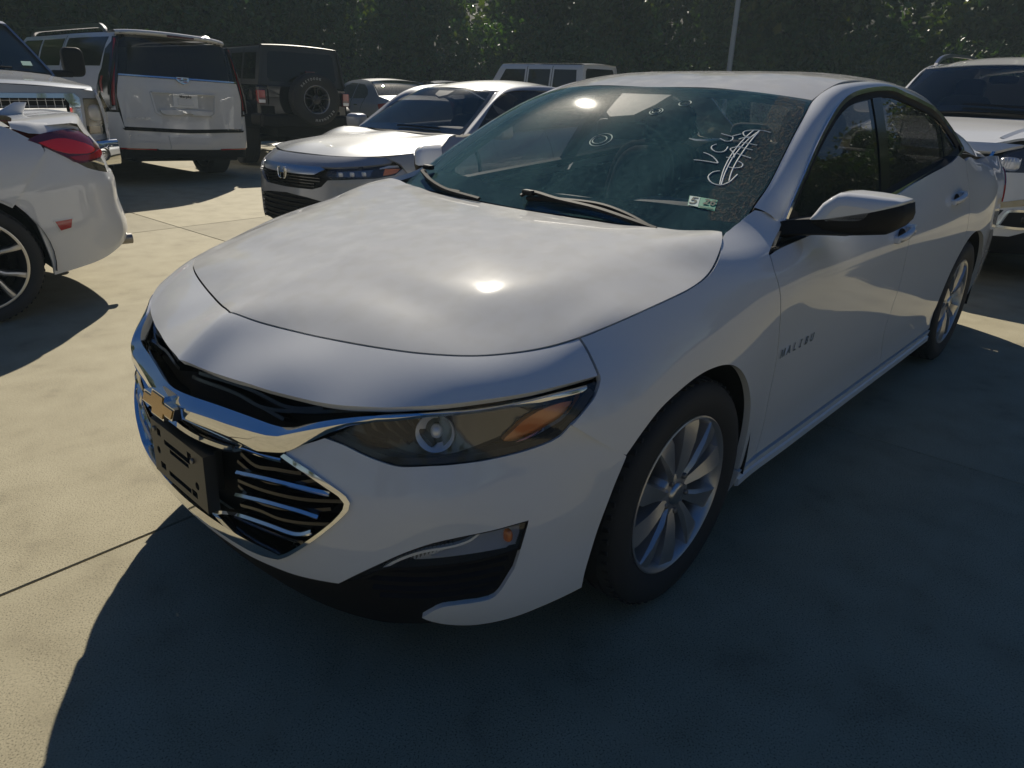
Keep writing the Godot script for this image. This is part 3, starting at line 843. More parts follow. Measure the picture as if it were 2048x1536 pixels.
	both("tail_light", panel(S, pl([-3.55, 0.90, -3.60, 0.80, -3.86, 0.80, -3.86, 0.985, -3.70, 0.985]), 0.03, 0.006, 0.02), M.red, car)
	# handles
	for e in [[-1.405, -1.585, 0.862, 0.883], [-2.275, -2.455, 0.918, 0.940]]:
		var hm := MB.new()
		var q := PackedVector2Array()
		for k in 9: q.append(Vector2(lerpf(e[0], e[1], k / 8.0), lerpf(e[2], e[3], k / 8.0)))
		var path := PackedVector3Array()
		var sc := PackedFloat32Array()
		for k in 9:
			var t := k / 8.0
			path.append(S.pos(q[k].x, q[k].y, 0.012 + 0.022 * (1.0 - pow(absf(2 * t - 1), 2.5))))
			sc.append(0.75 + 0.25 * (1.0 - pow(absf(2 * t - 1), 4)))
		hm.sweep(path, nors(S, q), PackedVector2Array([Vector2(-0.014, -0.008), Vector2(-0.016, 0.0), Vector2(-0.009, 0.008), Vector2(0.009, 0.008), Vector2(0.016, 0.0), Vector2(0.014, -0.008)]), true, sc, true)
		hm.box(S.pos(e[0], e[2], 0.006), Vector3(0.03, 0.028, 0.02), 0.006)
		hm.box(S.pos(e[1], e[3], 0.008), Vector3(0.035, 0.030, 0.05), 0.006)
		both("door_handle", hm, M.white, car)
		var cup := MB.new()
		var cp := PackedVector2Array()
		for k in 20: cp.append(Vector2((e[0] + e[1]) * 0.5 + 0.05 * cos(TAU * k / 20), (e[2] + e[3]) * 0.5 - 0.004 + 0.026 * sin(TAU * k / 20)))
		both("handle_recess", panel(S, cp, 0.02, 0.0012, 0.0), M.black_plastic, car)
	# door mirrors
	for s in [0, 1]:
		var mn := Node3D.new()
		mn.name = "door_mirror" if s == 0 else "door_mirror_001"
		car.add_child(mn, true)
		var put := func(nm: String, m: MB, mt: Material):
			part(nm, m if s == 0 else m.mirrored(), mt, mn)
		var top := PackedVector2Array([Vector2(0.885, 1.026), Vector2(0.894, 1.043), Vector2(0.909, 1.074), Vector2(0.926, 1.092), Vector2(0.942, 1.104), Vector2(0.964, 1.105), Vector2(1.015, 1.100), Vector2(1.059, 1.093), Vector2(1.084, 1.085), Vector2(1.090, 1.077), Vector2(1.074, 1.068), Vector2(1.067, 1.049), Vector2(1.055, 1.033), Vector2(1.037, 1.025), Vector2(1.009, 1.021), Vector2(0.949, 1.018), Vector2(0.891, 1.015)])
		var low := PackedVector2Array([Vector2(0.885, 1.025), Vector2(0.891, 1.014), Vector2(0.950, 1.017), Vector2(1.009, 1.020), Vector2(1.037, 1.024), Vector2(1.055, 1.033), Vector2(1.067, 1.048), Vector2(1.075, 1.068), Vector2(1.091, 1.076), Vector2(1.098, 1.043), Vector2(1.096, 1.025), Vector2(1.083, 1.004), Vector2(1.063, 0.988), Vector2(1.012, 0.983), Vector2(0.967, 0.980), Vector2(0.913, 0.988)])
		var shell := func(out: PackedVector2Array) -> MB:
			var c := Vector2(0.98, 1.04)
			var srows := []
			for e in [[0.055, 0.5], [0.05, 0.70], [0.036, 0.88], [0.016, 0.97], [0.0, 1.0], [-0.07, 1.0], [-0.105, 0.985]]:
				var row := PackedVector3Array()
				for q in out:
					var w: Vector2 = c + (q - c) * e[1]
					row.append(Vector3(w.x, w.y, e[0] - 0.60 - 0.762 * (w.x - 0.88)))
				srows.append(row)
			var m := MB.new()
			m.grid(srows, false, true)
			fix_out(m, Vector3(c.x, c.y, -0.70))
			m.face(Array(srows[0]), Vector3(0, 0, 1))
			return m
		put.call("cap", shell.call(top), M.white)
		put.call("lower_shell", shell.call(low), M.black_plastic)
		var gl := MB.new()
		var gp := []
		for q in top.slice(0, 10) + low.slice(9): 
			var w: Vector2 = Vector2(0.98, 1.04) + (q - Vector2(0.98, 1.04)) * 0.9
			gp.append(Vector3(w.x, w.y, -0.709 - 0.762 * (w.x - 0.88)))
		gl.face(gp, Vector3(0, 0, -1))
		put.call("mirror_glass", gl, M.chrome)
		var arm := MB.new()
		arm.sweep(sm3([Vector3(0.80, 0.978, -0.60), Vector3(0.84, 0.994, -0.60), Vector3(0.90, 1.003, -0.62), Vector3(0.97, 1.003, -0.68)], 0.02), PackedVector3Array([Vector3.UP]), PackedVector2Array([Vector2(-0.045, -0.014), Vector2(-0.03, 0.026), Vector2(0.03, 0.026), Vector2(0.045, -0.014), Vector2(0, -0.026)]), true)
		put.call("arm", arm, M.black_plastic)
		var sail := panel(G, PackedVector2Array([Vector2(-0.53, 0.938), Vector2(-0.53, 0.95), Vector2(-0.66, 1.04), Vector2(-0.70, 1.02), Vector2(-0.72, 0.955)]), 0.03, 0.006, 0.02)
		put.call("mirror_foot", sail, M.black_plastic)
	# ---- inside
	var fl := MB.new()
	fl.box(Vector3(0, 0.34, -1.6), Vector3(1.62, 0.04, 2.6))
	fl.box(Vector3(0, 0.66, -0.40), Vector3(1.5, 0.6, 0.06))
	fl.box(Vector3(0, 0.70, -2.92), Vector3(1.45, 0.7, 0.06))
	part("cabin_floor", fl, M.void, car)
	var dr := []
	for e in [[-0.36, 0.955, 0.0], [-0.46, 0.972, 0.2], [-0.60, 0.975, 0.8], [-0.70, 0.965, 1.0], [-0.76, 0.93, 0.9], [-0.78, 0.86, 0.3], [-0.74, 0.70, 0.0], [-0.66, 0.55, 0.0]]:
		var row := PackedVector3Array()
		for i in 31:
			var x := lerpf(-0.74, 0.74, i / 30.0)
			row.append(Vector3(x, e[1] + 0.055 * e[2] * exp(-pow((x - 0.37) / 0.17, 4)) + 0.012 * e[2] * exp(-pow((x + 0.05) / 0.16, 4)), e[0]))
		dr.append(row)
	var dm := MB.new()
	dm.grid(dr)
	fix_out(dm, Vector3(0, 0.6, -0.4))
	part("dashboard", dm, M.dash, car)
	var sw := MB.new()
	var ring2 := PackedVector3Array()
	var sb2 := Basis(Vector3.RIGHT, -1.1)
	for k in 33: ring2.append(Vector3(0.37, 0.90, -0.98) + sb2 * Vector3(0.185 * cos(TAU * k / 32), 0, 0.185 * sin(TAU * k / 32)))
	sw.tube(ring2, 0.015, 8, false)
	sw.pillow(Vector3(0.37, 0.895, -0.97), Vector3(0.16, 0.06, 0.12), 0.6, sb2)
	sw.box(Vector3(0.37, 0.895, -0.97), Vector3(0.34, 0.02, 0.03), 0.005, sb2)
	sw.tube(PackedVector3Array([Vector3(0.37, 0.89, -0.95), Vector3(0.37, 0.82, -0.72)]), 0.04)
	part("steering_wheel", sw, M.black_plastic, car)
	for x in [0.37, -0.37]:
		var st3 := Node3D.new()
		st3.name = "front_seat" if x > 0 else "front_seat_001"
		car.add_child(st3, true)
		var tilt := Basis(Vector3.RIGHT, -0.36)
		var m := MB.new()
		m.pillow(Vector3(x, 0.50, -1.32), Vector3(0.52, 0.20, 0.54), 0.4)
		part("cushion", m, M.cloth, st3)
		m = MB.new()
		m.pillow(Vector3(x, 0.80, -1.66), Vector3(0.52, 0.68, 0.18), 0.45, tilt)
		m.pillow(Vector3(x, 0.88, -1.64), Vector3(0.40, 0.46, 0.22), 0.6, tilt)
		part("backrest", m, M.cloth, st3)
		m = MB.new()
		m.pillow(Vector3(x, 1.215, -1.80), Vector3(0.27, 0.19, 0.13), 0.55, tilt)
		m.tube(PackedVector3Array([Vector3(x - 0.07, 1.05, -1.75), Vector3(x - 0.07, 1.18, -1.80)]), 0.008)
		m.tube(PackedVector3Array([Vector3(x + 0.07, 1.05, -1.75), Vector3(x + 0.07, 1.18, -1.80)]), 0.008)
		part("headrest", m, M.cloth, st3)
	var rs2 := Node3D.new()
	rs2.name = "rear_seat"
	car.add_child(rs2, true)
	var m2 := MB.new()
	m2.pillow(Vector3(0, 0.50, -2.25), Vector3(1.36, 0.2, 0.5), 0.35)
	part("cushion", m2, M.cloth, rs2)
	m2 = MB.new()
	m2.pillow(Vector3(0, 0.79, -2.58), Vector3(1.36, 0.64, 0.18), 0.35, Basis(Vector3.RIGHT, -0.35))
	part("backrest", m2, M.cloth, rs2)
	for x in [0.36, -0.36]:
		m2 = MB.new()
		m2.pillow(Vector3(x, 1.12, -2.72), Vector3(0.25, 0.15, 0.11), 0.5, Basis(Vector3.RIGHT, -0.3))
		part("headrest", m2, M.cloth, rs2)
	m2 = MB.new()
	m2.box(Vector3(0, 1.035, -2.98), Vector3(1.24, 0.03, 0.52), 0.01)
	part("parcel_shelf", m2, M.dash, car)

func film_tex(base: float, vary: float) -> ImageTexture:
	var fn := FastNoiseLite.new()
	fn.seed = 9
	fn.frequency = 0.006
	fn.fractal_octaves = 5
	fn.domain_warp_enabled = true
	fn.domain_warp_amplitude = 40.0
	var f2 := FastNoiseLite.new()
	f2.seed = 12
	f2.frequency = 0.05
	f2.fractal_octaves = 3
	var rg := RandomNumberGenerator.new()
	rg.seed = 77
	var im := Image.create_empty(1024, 1024, false, Image.FORMAT_RGBA8)
	for y in 1024:
		for x in 1024:
			var a := base + vary * fn.get_noise_2d(x, y * 0.35 + x * 0.15) + vary * 0.5 * f2.get_noise_2d(x, y)
			im.set_pixel(x, y, Color(1, 1, 1, clampf(a, 0.02, 1)))
	for k in 900:
		var c := Vector2(rg.randf() * 1024, rg.randf() * 1024)
		var r := rg.randf_range(0.6, 2.2)
		for j in range(-3, 4):
			for i in range(-3, 4):
				if Vector2(i, j).length() <= r:
					var q := Vector2i(clampi(int(c.x) + i, 0, 1023), clampi(int(c.y) + j, 0, 1023))
					im.set_pixel(q.x, q.y, Color(1, 1, 1, 0.28))
	# wiper arcs
	for arc_no in 2:
		var c := Vector2(0.5 + 0.62 * (0.02 if arc_no == 0 else -0.69), 0.5 + 0.62 * -0.27) * 1024
		for r0 in [300.0, 318.0, 372.0, 390.0, 396.0]:
			for k in 900:
				var an := PI + PI * (0.10 + 0.75 * k / 900.0)
				var q: Vector2 = c + Vector2(cos(an), sin(an)) * float(r0)
				if q.x > 2 and q.y > 2 and q.x < 1021 and q.y < 1021: im.set_pixel(int(q.x), int(q.y), Color(1, 1, 1, 0.20))
	return ImageTexture.create_from_image(im)

func trail_tex() -> ImageTexture:
	var fn := FastNoiseLite.new()
	fn.seed = 15
	fn.frequency = 0.02
	fn.fractal_type = FastNoiseLite.FRACTAL_RIDGED
	fn.fractal_octaves = 3
	fn.domain_warp_enabled = true
	fn.domain_warp_amplitude = 30.0
	var im := Image.create_empty(512, 1024, false, Image.FORMAT_RGBA8)
	for y in 1024:
		for x in 512:
			var v := fn.get_noise_2d(x * 1.2, y * 0.8)
			var a := smoothstep(0.35, 0.85, v) * 0.55 + 0.10
			im.set_pixel(x, y, Color(1, 1, 1, clampf(a, 0.0, 1)))
	return ImageTexture.create_from_image(im)

# strokes on the windscreen in its own two coordinates (across, along)
func writing() -> Array:
	return WR
func malibu_data():
	var d := {}
	d["hood_cut"] = [0.000, 0.792, 0.108, 0.766, 0.211, 0.741, 0.308, 0.717, 0.397, 0.694, 0.479, 0.669, 0.550, 0.640, 0.612, 0.603, 0.665, 0.558, 0.709, 0.504, 0.746, 0.442, 0.776, 0.373, 0.800, 0.298, 0.820, 0.221, 0.835, 0.142, 0.846, 0.064, 0.851, -0.013, 0.846, -0.087, 0.829, -0.157, 0.795, -0.245, 0.758, -0.310]
	d["lip"] = [0.000, 0.937, 0.062, 0.925, 0.124, 0.913, 0.184, 0.900, 0.242, 0.886, 0.300, 0.873, 0.355, 0.858, 0.409, 0.842, 0.460, 0.825, 0.509, 0.805, 0.555, 0.782, 0.599, 0.757, 0.640, 0.727, 0.679, 0.694, 0.715, 0.656, 0.748, 0.614, 0.778, 0.568, 0.805, 0.518, 0.828, 0.463, 0.848, 0.404, 0.857, 0.373]
	d["hood_rear"] = [0.758, -0.310, 0.700, -0.318, 0.600, -0.297, 0.450, -0.268, 0.300, -0.256, 0.150, -0.250, 0.000, -0.248]
	d["hood_cut_s"] = [0.373, 0.850, 0.336, 0.856, 0.298, 0.864, 0.260, 0.872, 0.221, 0.880, 0.182, 0.888, 0.142, 0.895, 0.103, 0.901, 0.064, 0.907, 0.025, 0.912, -0.013, 0.919, -0.050, 0.926, -0.087, 0.935, -0.122, 0.946, -0.157, 0.958, -0.190, 0.969, -0.245, 0.988, -0.310, 1.004]
	d["seam_hl"] = [0.355, 0.851, 0.357, 0.835, 0.364, 0.811, 0.372, 0.786]
	d["hl_rear"] = [0.375, 0.781, 0.404, 0.755, 0.434, 0.734, 0.475, 0.702]
	d["seam_bump"] = [0.475, 0.702, 0.435, 0.668, 0.387, 0.631, 0.338, 0.599]
	d["arch"] = [0.338, 0.600, 0.285, 0.636, 0.213, 0.670, 0.137, 0.691, 0.051, 0.709, -0.023, 0.713, -0.098, 0.704, -0.163, 0.681, -0.216, 0.645, -0.274, 0.585, -0.325, 0.504, -0.354, 0.403, -0.361, 0.298]
	d["door_a"] = [-0.408, 0.944, -0.385, 0.906, -0.391, 0.862, -0.400, 0.834, -0.440, 0.718, -0.469, 0.610, -0.483, 0.479, -0.502, 0.358, -0.494, 0.280]
	d["door_b"] = [-1.599, 0.914, -1.592, 0.886, -1.584, 0.789, -1.611, 0.670, -1.601, 0.546, -1.596, 0.451, -1.674, 0.326]
	d["fen_top"] = [-0.539, 0.988, -0.591, 1.017, -0.554, 1.035, -0.506, 1.046]
	d["dlo_lo_S"] = [-0.408, 0.944, -0.612, 0.961, -1.468, 1.001, -1.761, 1.031, -2.027, 1.059, -2.326, 1.087, -2.477, 1.115]
	d["door_c"] = [-2.415, 1.093, -2.475, 1.044, -2.575, 0.983, -2.636, 0.899, -2.632, 0.808, -2.597, 0.733, -2.519, 0.674]
	d["rear_arch"] = [-2.595, 0.733, -2.519, 0.675, -2.483, 0.605, -2.451, 0.534, -2.439, 0.447]
	d["crease_side"] = [-0.583, 0.849, -0.928, 0.858, -1.228, 0.850, -1.590, 0.820, -2.103, 0.751, -2.554, 0.714]
	d["handle1"] = [-1.318, 0.877, -1.381, 0.884, -1.574, 0.889, -1.544, 0.868, -1.371, 0.858]
	d["handle2"] = [-2.262, 0.931, -2.354, 0.941, -2.478, 0.949, -2.464, 0.927, -2.311, 0.910]
	d["malibu_txt"] = [-0.529, 0.609, -0.785, 0.622]
	d["bump_rear"] = [0.966, 0.598, 0.943, 0.538, 0.921, 0.460, 0.903, 0.375, 0.891, 0.308, 0.888, 0.257]
	d["bump_bot"] = [0.888, 0.257, 0.805, 0.234, 0.747, 0.216, 0.691, 0.208, 0.650, 0.211, 0.611, 0.224, 0.586, 0.240, 0.579, 0.248]
	d["lip_up"] = [0.579, 0.248, 0.605, 0.278, 0.628, 0.289, 0.666, 0.292, 0.700, 0.295, 0.718, 0.312, 0.736, 0.352, 0.744, 0.369, 0.766, 0.473, 0.768, 0.487]
	d["fog_top"] = [0.768, 0.487, 0.716, 0.482, 0.655, 0.480, 0.607, 0.468, 0.557, 0.437, 0.504, 0.393, 0.463, 0.356, 0.432, 0.325]
	d["fog_bot"] = [0.753, 0.419, 0.717, 0.411, 0.658, 0.407, 0.608, 0.403, 0.566, 0.396, 0.530, 0.388, 0.503, 0.372, 0.475, 0.348, 0.445, 0.330]
	d["drl_line"] = [0.686, 0.477, 0.672, 0.462, 0.650, 0.452, 0.619, 0.445, 0.590, 0.437, 0.564, 0.423, 0.538, 0.404, 0.512, 0.377]
	d["white_bot"] = [0.432, 0.325, 0.386, 0.318, 0.336, 0.310, 0.280, 0.305, 0.214, 0.298]
	d["hl_bot"] = [0.841, 0.699, 0.823, 0.672, 0.790, 0.652, 0.745, 0.639, 0.693, 0.636, 0.644, 0.637, 0.596, 0.634, 0.557, 0.627, 0.530, 0.625, 0.485, 0.635, 0.440, 0.655, 0.405, 0.665]
	d["hl_tip"] = [0.906, 0.782, 0.898, 0.767, 0.892, 0.755, 0.872, 0.734, 0.841, 0.699]
	d["wing_bot"] = [0.405, 0.664, 0.370, 0.647, 0.351, 0.636, 0.336, 0.623]
	d["frame_out"] = [0.336, 0.621, 0.385, 0.600, 0.430, 0.570, 0.454, 0.552, 0.462, 0.539, 0.460, 0.523, 0.441, 0.494, 0.399, 0.441, 0.359, 0.395, 0.332, 0.366, 0.308, 0.346]
	d["frame_in"] = [0.329, 0.613, 0.378, 0.592, 0.420, 0.565, 0.442, 0.550, 0.452, 0.536, 0.450, 0.523, 0.433, 0.494, 0.392, 0.443, 0.353, 0.399, 0.330, 0.375, 0.310, 0.359]
	d["band_lo"] = [0.308, 0.346, 0.267, 0.334, 0.223, 0.327]
	d["band_hi"] = [0.311, 0.362, 0.272, 0.362, 0.236, 0.360, 0.199, 0.359]
	d["bar_top"] = [0.052, 0.660, 0.111, 0.664, 0.225, 0.667, 0.303, 0.668, 0.336, 0.673, 0.383, 0.692, 0.435, 0.710, 0.499, 0.727, 0.585, 0.740, 0.676, 0.747]
	d["bar_mid"] = [0.095, 0.636, 0.198, 0.641, 0.303, 0.647, 0.324, 0.651, 0.362, 0.668, 0.422, 0.695, 0.458, 0.710]
	d["bar_low"] = [0.060, 0.597, 0.187, 0.600, 0.296, 0.613, 0.334, 0.610]
	d["strip_low"] = [0.370, 0.647, 0.413, 0.677, 0.449, 0.696, 0.499, 0.715, 0.585, 0.731, 0.676, 0.737]
	d["hl_strip_top"] = [0.608, 0.738, 0.665, 0.744, 0.742, 0.755, 0.814, 0.769, 0.883, 0.774]
	d["hl_strip_low"] = [0.608, 0.734, 0.665, 0.740, 0.742, 0.748, 0.814, 0.760, 0.866, 0.766]
	d["hl_side"] = [0.874, 0.768, 0.865, 0.754, 0.848, 0.732, 0.828, 0.703, 0.801, 0.683, 0.776, 0.667, 0.749, 0.656]
	d["amber"] = [0.856, 0.752, 0.832, 0.749, 0.797, 0.734, 0.761, 0.703, 0.738, 0.676, 0.725, 0.661, 0.762, 0.658, 0.799, 0.680, 0.827, 0.705, 0.843, 0.730]
	d["projector"] = [0.584, 0.703]
	d["bar0"] = [0.200, 0.522, 0.288, 0.543, 0.357, 0.551, 0.421, 0.547]
	d["bar1"] = [0.193, 0.460, 0.285, 0.484, 0.356, 0.492, 0.400, 0.487]
	d["bar2"] = [0.093, 0.356, 0.183, 0.399, 0.278, 0.420, 0.350, 0.426, 0.385, 0.446]
	d["bar_mid_chrome"] = [-0.002, 0.567, 0.081, 0.563, 0.178, 0.573, 0.221, 0.592, 0.243, 0.596, 0.327, 0.603]
	d["dlo_top"] = [-0.491, 0.926, -0.523, 0.948, -0.659, 1.046, -0.786, 1.125, -0.933, 1.209, -1.093, 1.282, -1.241, 1.336, -1.398, 1.369, -1.627, 1.388, -1.848, 1.392, -2.009, 1.373, -2.214, 1.345, -2.437, 1.305, -2.605, 1.233, -2.727, 1.164, -2.796, 1.125]
	d["dlo_bot"] = [-2.796, 1.125, -2.718, 1.105, -2.521, 1.078, -2.151, 1.053, -1.841, 1.027, -1.528, 1.001, -1.124, 0.974, -0.779, 0.950, -0.561, 0.931, -0.491, 0.926]
	d["bpillar"] = [-1.634, 1.351, -1.451, 0.997]
	d["bpillar2"] = [-1.762, 1.352, -1.553, 1.007]
	d["FH"] = Field.new(1, [-0.9, 0.9, 23, -0.45, 1, 18], [1.0274, 0.9944, 0.952, 0.9033, 0.885, 0.8772, 0.8552, 0.8234, 0.7527, 0.6482, 0.6061, 0.5805, 0.5476, 0.5018, 0.4541, 0.4032, 0.3481, 0.2897, 1.04, 1.0178, 0.9869, 0.9338, 0.9244, 0.9155, 0.8946, 0.884, 0.841, 0.7461, 0.7196, 0.6836, 0.6398, 0.579, 0.5251, 0.4691, 0.4094, 0.3472, 1.0411, 1.0311, 1.0232, 0.9868, 0.9738, 0.9371, 0.9246, 0.9034, 0.8915, 0.8669, 0.825, 0.7811, 0.7265, 0.6504, 0.5941, 0.5327, 0.4675, 0.4008, 1.0238, 1.0107, 0.9987, 1.0095, 1.0028, 0.9605, 0.9482, 0.9245, 0.9055, 0.8773, 0.8568, 0.8333, 0.7958, 0.7281, 0.661, 0.5902, 0.5185, 0.447, 1.005, 0.9949, 0.9863, 0.9867, 0.9864, 0.978, 0.9621, 0.9435, 0.9305, 0.9115, 0.8792, 0.8489, 0.8282, 0.7725, 0.7014, 0.6322, 0.5575, 0.4829, 0.9909, 0.9892, 0.9936, 0.9956, 0.9882, 0.9716, 0.964, 0.9495, 0.9372, 0.9216, 0.904, 0.8667, 0.8448, 0.7985, 0.7292, 0.6631, 0.5843, 0.5082, 0.9771, 0.9763, 0.9766, 0.9852, 0.9861, 0.976, 0.9665, 0.9522, 0.9412, 0.9243, 0.9085, 0.8728, 0.8598, 0.8095, 0.7506, 0.6755, 0.5982, 0.5256, 0.9676, 0.9693, 0.9736, 0.9875, 0.9843, 0.9758, 0.968, 0.9559, 0.945, 0.9278, 0.9145, 0.878, 0.8691, 0.8183, 0.7757, 0.6913, 0.6128, 0.5442, 0.963, 0.9671, 0.9731, 0.9845, 0.9828, 0.9775, 0.9694, 0.9582, 0.9473, 0.9307, 0.9175, 0.8835, 0.8764, 0.823, 0.7883, 0.7159, 0.6356, 0.5704, 0.9619, 0.9679, 0.9753, 0.9839, 0.9819, 0.978, 0.9701, 0.9605, 0.9487, 0.9339, 0.918, 0.8916, 0.8728, 0.8419, 0.7853, 0.7331, 0.669, 0.602, 0.9622, 0.9693, 0.9768, 0.9828, 0.9813, 0.9786, 0.9706, 0.9616, 0.9496, 0.9354, 0.9188, 0.8954, 0.8713, 0.8569, 0.7973, 0.7491, 0.6553, 0.617, 0.9625, 0.97, 0.9776, 0.9828, 0.9811, 0.9786, 0.9708, 0.9619, 0.9502, 0.9355, 0.9203, 0.8932, 0.8808, 0.8339, 0.8421, 0.7601, 0.6972, 0.6472, 0.9622, 0.9693, 0.9768, 0.9828, 0.9813, 0.9786, 0.9706, 0.9616, 0.9496, 0.9354, 0.9188, 0.8954, 0.8713, 0.8569, 0.7973, 0.7491, 0.6553, 0.617, 0.9619, 0.9679, 0.9753, 0.9839, 0.9819, 0.978, 0.9701, 0.9605, 0.9487, 0.9339, 0.918, 0.8916, 0.8728, 0.8419, 0.7853, 0.7331, 0.669, 0.602, 0.963, 0.9671, 0.9731, 0.9845, 0.9828, 0.9775, 0.9694, 0.9582, 0.9473, 0.9307, 0.9175, 0.8835, 0.8764, 0.823, 0.7883, 0.7159, 0.6356, 0.5704, 0.9676, 0.9693, 0.9736, 0.9875, 0.9843, 0.9758, 0.968, 0.9559, 0.945, 0.9278, 0.9145, 0.878, 0.8691, 0.8183, 0.7757, 0.6913, 0.6128, 0.5442, 0.9771, 0.9763, 0.9766, 0.9852, 0.9861, 0.976, 0.9665, 0.9522, 0.9412, 0.9243, 0.9085, 0.8728, 0.8598, 0.8095, 0.7506, 0.6755, 0.5982, 0.5256, 0.9909, 0.9892, 0.9936, 0.9956, 0.9882, 0.9716, 0.964, 0.9495, 0.9372, 0.9216, 0.904, 0.8667, 0.8448, 0.7985, 0.7292, 0.6631, 0.5843, 0.5082, 1.005, 0.9949, 0.9863, 0.9867, 0.9864, 0.978, 0.9621, 0.9435, 0.9305, 0.9115, 0.8792, 0.8489, 0.8282, 0.7725, 0.7014, 0.6322, 0.5575, 0.4829, 1.0238, 1.0107, 0.9987, 1.0095, 1.0028, 0.9605, 0.9482, 0.9245, 0.9055, 0.8773, 0.8568, 0.8333, 0.7958, 0.7281, 0.661, 0.5902, 0.5185, 0.447, 1.0411, 1.0311, 1.0232, 0.9868, 0.9738, 0.9371, 0.9246, 0.9034, 0.8915, 0.8669, 0.825, 0.7811, 0.7265, 0.6504, 0.5941, 0.5327, 0.4675, 0.4008, 1.04, 1.0178, 0.9869, 0.9338, 0.9244, 0.9155, 0.8946, 0.884, 0.841, 0.7461, 0.7196, 0.6836, 0.6398, 0.579, 0.5251, 0.4691, 0.4094, 0.3472, 1.0274, 0.9944, 0.952, 0.9033, 0.885, 0.8772, 0.8552, 0.8234, 0.7527, 0.6482, 0.6061, 0.5805, 0.5476, 0.5018, 0.4541, 0.4032, 0.3481, 0.2897])
